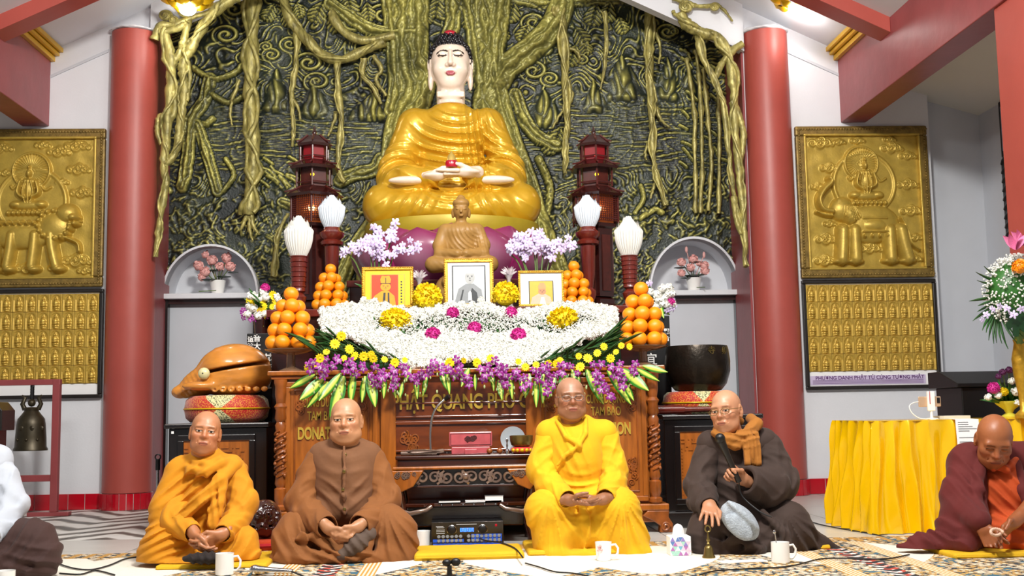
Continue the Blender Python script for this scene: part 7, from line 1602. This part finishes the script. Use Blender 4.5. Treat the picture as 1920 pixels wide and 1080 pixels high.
b = MB().lathe([(.04, 0), (.058, .01), (.066, .035), (.067, .062), (.062, .064), (.06, .035), (.04, .012), (.001, .01)], 36).build('singing_bowl', 'brass', None, smooth=.8, loc=(bx_, 6.5, TZ+.0365)); tag(b, 'small brass singing bowl on red cushion on the low table', 'singing bowl')
t = thing('silver_dish', 'round silver dish standing upright behind the brass bowl', 'dish', (tp(962, 6.62), 6.62, TZ)); mk('silver_pale', '#cdd6dd', .25, .6, var=.1); MB().lathe([(.001, 0), (.06, .0), (.07, .006), (.072, .01), (.05, .006), (.001, .006)], 36).build('plate', 'silver_pale', t, smooth=.8, loc=(0, 0, .078)); t.children[0].rotation_euler = (PI/2-.15, 0, 0); MB().box(-.03, .03, -.01, .03, 0, .012).build('stand', 'wood_red', t)
t = thing('ritual_bell', 'small silver ritual bell beside the brass bowl on the low table', 'bell', (tp(951, 6.47), 6.47, TZ)); MB().lathe([(.014, 0), (.012, .02), (.004, .03), (.006, .045), (.003, .06), (.008, .075), (.003, .085)], 14).build('figure', 'chrome', t, smooth=.8)
for i, u in enumerate((918, 937)): b = MB().sph((0, 0, .017), (.017, .017, .017), 14, 8).tube([(0, 0, .017), (0, .1, .022)], .005, 6).build('mallet_small', 'wood_carve', None, smooth=1, loc=(tp(u, 6.46), 6.46, TZ)); tag(b, ('round-headed wooden striker nearer the rose red box', 'round-headed wooden striker nearer the brass bowl')[i], 'striker')
b = MB().tube([(-.12, 0, .012), (.08, .01, .012)], [.012, .014], 8).tube([(-.09, 0, .02), (-.05, -.03, .03), (.02, -.02, .03), (.1, 0, .02)], .005, 6).tube([(.03, .02, .01), (.12, .02, .022)], .014, 8).build('wooden_clapper', 'wood_gloss', None, smooth=1, loc=(tp(792, 6.47), 6.46, TZ)); tag(b, 'wooden clapper tied with cord at the left of the low table', 'clapper')
for i, (u, w, h, c_, lab) in enumerate(((842, .06, .014, 'black', 'dark booklet on the left of the lower shelf'), (905, .1, .01, 'paper', 'pale booklet lying flat on the lower shelf'), (925, .05, .035, 'pr_grey', 'small grey case at the right of the lower shelf'))):
    t = thing('booklet', lab, 'book', (tp(u, 6.47), 6.445, .226)); MB().box(-w, w, 0, .12, .002, h-.002).build('pages', 'paper', t); MB().box(-w-.002, w+.002, -.002, .122, h-.002, h).box(-w-.002, w+.002, -.002, .122, 0, .002).build('cover', c_, t)
# dark wooden fish on orange cushion behind the brown monk
mk('fish_dark', '#3a1713', .18, var=.4, scale=9, coat=.7); g = at(497, 972, 6.35); t = thing('small_wooden_fish', 'dark glossy carved wooden fish between ochre and brown monks', 'wooden fish', (g.x, 6.35, .065)); S = SDF((-.12, -.12, -.01), (.12, .12, .24), .005); S.ell((0, 0, .105), (.09, .09, .105), .02).box((0, -.08, .07), (.1, .06, .005), .002, .006, 'sub'); rr = np.random.default_rng(3)
for i in range(26): a = rr.uniform(-2.9, -.2); z = rr.uniform(.05, .19); r_ = .09*math.sqrt(max(0, 1-((z-.105)/.105)**2)); S.ell((r_*math.cos(a), r_*math.sin(a), z), rr.uniform(.01, .02), .008).ell((r_*1.12*math.cos(a), r_*1.12*math.sin(a), z), .007, .004, 'sub')
v, tt_, q = S.mesh(); npmesh('body', v, q, tt_, 'fish_dark', t); cloth('cush_orange', '#c43c12'); cloth('cush_red', '#b3121c'); c2 = thing('fish_cushion_small', 'orange cushion with red edge under the dark wooden fish', 'cushion', (g.x, 6.35, .002)); MB().lathe([(.06, 0), (.105, .008), (.115, .03), (.105, .055), (.06, .062), (.001, .062)], 32).build('cover', 'cush_orange', c2, smooth=1); MB().tube([(.113*math.cos(a), .113*math.sin(a), .034) for a in np.linspace(0, 2*PI, 33)], .012, 6).build('edge', 'cush_red', c2, smooth=1)
# ------------------------------------------------------------------ bell stand, walking stick, dark box at the left
BS = 8.95; a = at(101, 965, BS); t = thing('bell_stand', 'dark red wooden bell frame standing against the left wall', 'frame', (a.x, BS, 0)); zt = at(101, 712, BS).z; xl = at(-75, 712, BS).x-a.x
for x in (0, xl): MB().box(x-.027, x+.027, -.027, .027, .03, zt).build('post', 'red_beam', t, bev=.004); MB().box(x-.19, x+.12, -.04, .04, 0, .03).build('foot', 'red_beam', t, bev=.004)
MB().box(xl-.03, .03, -.025, .025, zt-.04, zt+.004).build('top_bar', 'red_beam', t, bev=.004); zl_ = at(60, 897, BS).z; MB().box(xl, 0, -.02, .02, zl_-.025, zl_+.025).build('lower_bar', 'red_beam', t, bev=.004)
gb = at(57, 845, BS); zc = zt-.04-gb.z; hb_ = at(57, 775, BS).z-gb.z; mk('bell_bronze', '#4a4232', .4, .6, var=.45, scale=10)
b = thing('hanging_bell', 'dark bronze temple bell hanging in the red frame', 'bell', (gb.x, BS, gb.z)); r = .125
MB().lathe([(r, 0), (r*1.0, .012), (r*.92, .03), (r*.9, hb_*.35), (r*.84, hb_*.7), (r*.78, hb_*.85), (r*.55, hb_*.98), (r*.42, hb_*1.06), (r*.46, hb_*1.12), (r*.38, hb_*1.16), (.001, hb_*1.17)], 36).build('bell', 'bell_bronze', b, smooth=.8)
m = MB()
for s in (-1, 1): m.tube([(s*.05, 0, hb_*1.1), (s*.07, 0, hb_*1.25), (s*.05, 0, hb_*1.42), (s*.075, 0, hb_*1.48)], [.02, .018, .016, .008], 8)
m.sph((0, 0, hb_*1.28), .03, 10, 8).build('crown', 'bell_bronze', b, smooth=1); m = MB()
for i in range(5): m.tube([(.012*math.cos(a_), .003, hb_*1.38+(zc-hb_*1.38)*(i+.5)/5+.02*math.sin(a_)) for a_ in np.linspace(0, 2*PI, 13)], .005, 5)
m.tube([(0, 0, hb_*1.3), (0, 0, zc+.002)], .006, 6).build('chain', 'black', b, smooth=1)
for a_ in (-2.2, -1.5, -.8): MB().sph((r*.9*math.cos(a_), r*.9*math.sin(a_), hb_*.3), (.012, .012, .012), 10, 6).sph((r*.85*math.cos(a_+.3), r*.85*math.sin(a_+.3), hb_*.6), (.02, .006, .02), 10, 6).build('boss', 'bell_bronze', b, smooth=1)
g = gpt(294, 988); t = thing('walking_stick', 'folded chrome walking stick with black ring top beside the left black cabinet', 'walking stick', (g.x, g.y, 0)); zt = at(295, 862, g.y).z; MB().tube([(0, 0, .0), (0, 0, .2)], .016, 10).build('grip', 'black', t, smooth=.8); MB().tube([(0, 0, .19), (0, 0, zt-.06)], .009, 10).build('tube', 'chrome', t, smooth=.8); MB().tube([(0, 0, zt-.07), (0, 0, zt)], .016, 10).tube([(.018*math.cos(a_), 0, zt+.018+.018*math.sin(a_)) for a_ in np.linspace(0, 2*PI, 17)], .005, 6).build('handle', 'black', t, smooth=.8)
g = at(5, 795, 8.3); t = thing('dark_casket', 'dark red-black box cut off at the left edge beside the bell', 'box', (g.x-.13, 8.3, 0)); MB().prism([(-.2, .66), (.17, .66), (.17, .8), (.12, .86), (-.2, .86)], -.12, .12).build('body', 'frame_black', t, bev=.005); MB().box(-.15, .12, -.1, .1, 0, .66).build('pedestal', 'black_lacquer', t)
# ------------------------------------------------------------------ yellow draped table on the right
TYf = 6.45; tx0 = at(1632, 790, TYf).x; tz = at(1750, 787, TYf).z; tw, td = 1.6, .62; t = thing('draped_table', 'table under shining yellow satin cloth with deep pleats on the right', 'table', (tx0, TYf, 0))
MB().box(.02, tw-.02, .02, td-.02, tz-.03, tz-.004).build('tabletop', 'wood_low', t)
for x in (.06, tw-.06):
    for y in (.06, td-.06): MB().box(x-.02, x+.02, y-.02, y+.02, 0, tz-.03).build('leg', 'wood_low', t)
nu, nv = 520, 40; per_ = td+tw; V = []; rr = np.random.default_rng(9)
for i in range(nu+1):
    d = per_*i/nu
    bx, by, nx2, ny2 = (0, td-d, -1, 0) if d < td else (d-td, 0, 0, -1)
    w1 = math.sin(d*40+1.7*math.sin(d*9)); w2 = math.sin(d*71+2*math.sin(d*13)+1); rdg = (abs(w1)**.6)*(1 if w1 > 0 else -.6)
    for j in range(nv+1):
        q = j/nv; tilt = math.sin(d*58+1.9*math.sin(d*9)+1.3*math.sin(q*4+d*17)*q); rdg = (1-abs(math.sin((d*58+1.9*math.sin(d*9)+1.3*math.sin(q*4+d*17)*q)*.5)))**.8*1.6-.7; amp = .012+.036*q**.5+.009*math.sin(q*11+d*23); off = .008+amp*(rdg*.75+.35*w2*q)+.05*q; cn = min(1, abs(d-td)/.05); V.append((bx+nx2*off+(0 if d < td else -.05*q*(1-min(1, (d-td)/.2))), by+ny2*off, tz-(tz-.004)*q))
idx = np.arange((nu+1)*(nv+1)).reshape(nu+1, nv+1); Q = np.stack([idx[:-1, :-1], idx[:-1, 1:], idx[1:, 1:], idx[1:, :-1]], -1).reshape(-1, 4); npmesh('cloth_skirt', V, Q, None, 'satin', t); MB().box(-.006, tw, -.008, td, tz-.004, tz).build('cloth_top', 'satin', t)
pa = at(1812, 787, TYf-.06)-t.location; pp = MB(); v = []; n = 10
for i in range(n+1): q = i/n; v += [(-.068, -.075-.02*q, -.235*q), (.068, -.075-.02*q, -.235*q)]
pp.add([(-.068, .03, .003), (.068, .03, .003)]+[(a_, b_+.0, c_) for a_, b_, c_ in v], [(0, 1, 3, 2)]+[(2+i*2, 3+i*2, 5+i*2, 4+i*2) for i in range(n)]); ph = thing('notice_sheet', 'white printed sheet hanging over the front of the yellow table', 'paper', Vector((t.location.x+pa.x, TYf+.01, tz))); pp.build('sheet', 'paper', ph); ph.children[0].data.materials[0] = MATS['paper']
m = MB(); rr = np.random.default_rng(1)
for k in range(17):
    if k in (5, 6, 8): continue
    q = (k+1.2)/19; L0 = .11*rr.uniform(.5, 1) if k > 1 else .06; m.box(-.055, -.055+L0, -.0775-.02*q, -.0765-.02*q, -.235*q-.0025, -.235*q+.001)
m.build('print', 'pr_grey', ph)
g = at(1747, 783, 6.6); t = thing('phone_holder', 'gold phone clipped in white stand on the yellow table', 'phone', (g.x, 6.6, tz)); MB().lathe([(.04, 0), (.04, .006), (.008, .012), (.008, .09)], 20).build('stand', 'white_glaze', t, smooth=.8); MB().box(-.022, .022, -.012, .008, .05, .165).build('clamp', 'white_glaze', t, bev=.004); mk('phone_gold', '#d9b99a', .3, .4); ph_ = MB().box(-.07, .065, .0085, .017, .075, .135).build('phone', 'phone_gold', t, bev=.004); MB().box(.04, .058, .004, .0085, .095, .128).build('camera_bump', 'black', ph_, bev=.003); MB().box(-.012, -.008, -.014, -.012, .09, .165).build('band', 'ruby', t)
MB().tube(spline([(-.07, .01, .105), (-.1, .01, .1), (-.13, .0, .08), (-.12, -.01, .04), (-.08, -.02, .008), (-.03, -.03, .004), (.02, -.04, .004)], 6), .003, 6).build('charging_cable', 'white_glaze', t, smooth=1)
g = at(1790, 782, 6.65); b = MB().box(-.09, .09, -.06, .06, 0, .018).build('notebook', 'petal_white', None, loc=(g.x, 6.7, tz+.001)); tag(b, 'pale booklet lying on the yellow table beside the phone', 'book'); b.rotation_euler = (0, 0, .2)
ga, gb2 = at(1800, 785, 7.3), at(1880, 785, 7.3); zz = at(1830, 697, 7.3).z; t = thing('lectern', 'black slant-topped lectern behind the yellow table', 'lectern', ((ga.x+gb2.x)/2+.08, 7.3, 0)); MB().box(-.2, .25, 0, .4, .02, zz-.1).build('body', 'black', t, bev=.005); MB().prx([(-.03, zz-.1), (.43, zz-.1), (.43, zz+.01), (.25, zz+.01), (-.03, zz-.075)], -.24, .28).build('slanted_top', 'black', t, bev=.004); MB().box(-.22, .27, -.02, .42, 0, .02).build('plinth', 'black', t)
# flowers on that table
PURP = puff(60, 1, 'orchid_plum', 5, cup=.3) if mk('orchid_plum', '#6d2f63', .6, var=.3, scale=40) else None
g = at(1893, 783, 6.58); t = thing('small_bouquet', 'low bouquet of mixed flowers in yellow bowl on the yellow table', 'bouquet', (g.x, 6.58, tz)); mk('bowl_yellow', '#d8d24a', .3, var=.1, coat=.3); MB().lathe([(.045, 0), (.05, .01), (.02, .03), (.03, .05), (.075, .085), (.08, .1), (.07, .095), (.001, .06)], 28).build('bowl', 'bowl_yellow', t, smooth=.8); k_ = 6.5/FPX; rr = np.random.default_rng(12)
for u, v, r, me, nm in [(1863, 728, 12, PUFF_P, 'pink_rose'), (1882, 735, 9, PUFF_Y, 'yellow_flower'), (1880, 698, 7, PURP, 'plum_flower'), (1892, 694, 7, PURP, 'plum_flower'), (1872, 706, 6, PURP, 'plum_flower'), (1905, 735, 9, PW, 'white_flower'), (1853, 745, 7, PW, 'white_flower'), (1897, 715, 7, PW, 'white_flower'), (1912, 715, 9, PUFF_P, 'pink_rose'), (1872, 742, 7, PW, 'white_flower'), (1908, 755, 6, PW, 'white_flower')]:
    q = at(u, v, 6.5)-t.location; inst(nm, me, q, r*k_, (.3, 0, u), t); MB().tube([(0, 0, .08), tuple(q*.6+Vector((0, 0, .03))), tuple(q)], .003, 5).build('stem', 'stem', t)
for i in range(44): a_ = rr.uniform(0, 6.28); inst('leaf', BL_G, (.03*math.cos(a_), .03*math.sin(a_), .085), rr.uniform(.07, .15), (rr.uniform(-1.1, 1.1), rr.uniform(-1.2, 1.2), a_), t)
g = at(1921, 783, 6.42); t = thing('tall_bouquet', 'large white and pink bouquet in tall gold vase cut by the right edge', 'bouquet', (g.x, 6.42, tz)); vz = at(1915, 636, 6.4).z-tz; MB().lathe([(.05, 0), (.052, .02), (.02, .05), (.026, .14), (.045, vz*.55), (.05, vz*.75), (.032, vz*.95), (.038, vz), (.03, vz), (.001, vz*.9)], 28).build('vase', 'gilt_frame', t, smooth=.9); k_ = 6.3/FPX
tiny2 = []; 
for i in range(1500):
    a_, e = rr.uniform(0, 6.28), rr.uniform(-1.2, 1.5); c0 = at(1908, 545, 6.35)-t.location; d = Vector((math.cos(a_)*math.cos(e)*.19, math.sin(a_)*math.cos(e)*.13, math.sin(e)*.2))*rr.uniform(.85, 1.08); tiny2.append((c0+d, rr.uniform(.004, .008), np.eye(3)))
scatter('gypsophila', tiny, tiny2, 'petal_white', t); c0 = at(1908, 545, 6.35)-t.location; MB().sph(tuple(c0), (.165, .115, .175), 16, 10).build('greenery_core', 'leaf', t, smooth=1); MB().tube([(0, 0, vz*.9), tuple(c0)], .03, 8).build('stems', 'stem', t)
for i in range(22): a_ = 1.35+i*.125; q = c0+Vector((-.09*math.sin(a_-1.2)-.04, .02, .14*math.cos(a_-.2))); inst('fern_blade', BL_D, q, rr.uniform(.14, .2), (rr.uniform(-.2, .2), -a_+.25, 0), t)
for u, v, r, me, nm in ((1905, 468, 22, 'lily', 'pink_lily'), (1920, 460, 22, 'lily', 'pink_lily'), (1912, 500, 15, PUFF_Y, 'orange_flower'), (1862, 580, 8, ORCH_W, 'white_orchid'), (1850, 590, 8, ORCH_W, 'white_orchid'), (1875, 575, 8, ORCH_W, 'white_orchid'), (1888, 578, 9, ORCH_W, 'white_orchid'), (1842, 600, 6, ORCH_W, 'white_orchid'), (1900, 590, 9, ORCH_W, 'white_orchid'), (1915, 580, 9, ORCH_W, 'white_orchid')):
    q = at(u, v, 6.2)-t.location
    if me == 'lily':
        for j in range(6): o = inst('lily_petal', bpy.data.meshes.get('lily_petal') or (lambda me_: (setattr(me_, 'name', 'lily_petal'), me_.materials.clear(), me_.materials.append(MATS['petal_pink2']), me_)[-1])(blade('leaf', .22, -.35)), q, .1, (0, .55, j*PI/3), t) if mk('petal_pink2', '#e87fae', .5, var=.25, scale=25) else None
    else:
        if nm == 'orange_flower': me = puff(90, 1, 'orange_fruit', 6, cup=.3)
        inst(nm, me, q, r*k_, (rr.uniform(-.3, .3), rr.uniform(-.4, .4), rr.uniform(-.4, .4)), t)
V_ = []; F_ = []        # split monstera leaf under the bouquet
for i in range(29):
    a_ = -PI*.95+2*PI*.95*i/28; r_ = (1-.25*abs(math.sin(a_*.5))+.1*math.cos(a_))*(1 if i % 4 else .62); V_.append((.72*r_*math.sin(a_), -.08*abs(math.sin(a_)), -.9*r_*math.cos(a_)+.1))
V_.append((0, -.05, .1)); F_ = [(29, i, i+1) for i in range(28)]; ml = MB().add(V_, F_).build('monstera_leaf', 'leaf_dark', t, smooth=1, loc=at(1905, 600, 6.25)-t.location); ml.scale = (.11,)*3; ml.rotation_euler = (-.1, .15, 0)
# fine joined ornament: too small to pick apart
for o in bpy.data.objects:
    if o.type == 'MESH' and o.name.split('.')[0] in ('carving', 'fret_carving', 'frame_carving', 'beading', 'lattice_panel', 'small_print', 'vine_carving', 'scrollwork', 'posts', 'ridge', 'crest', 'chain', 'print'): o['kind'] = 'stuff'
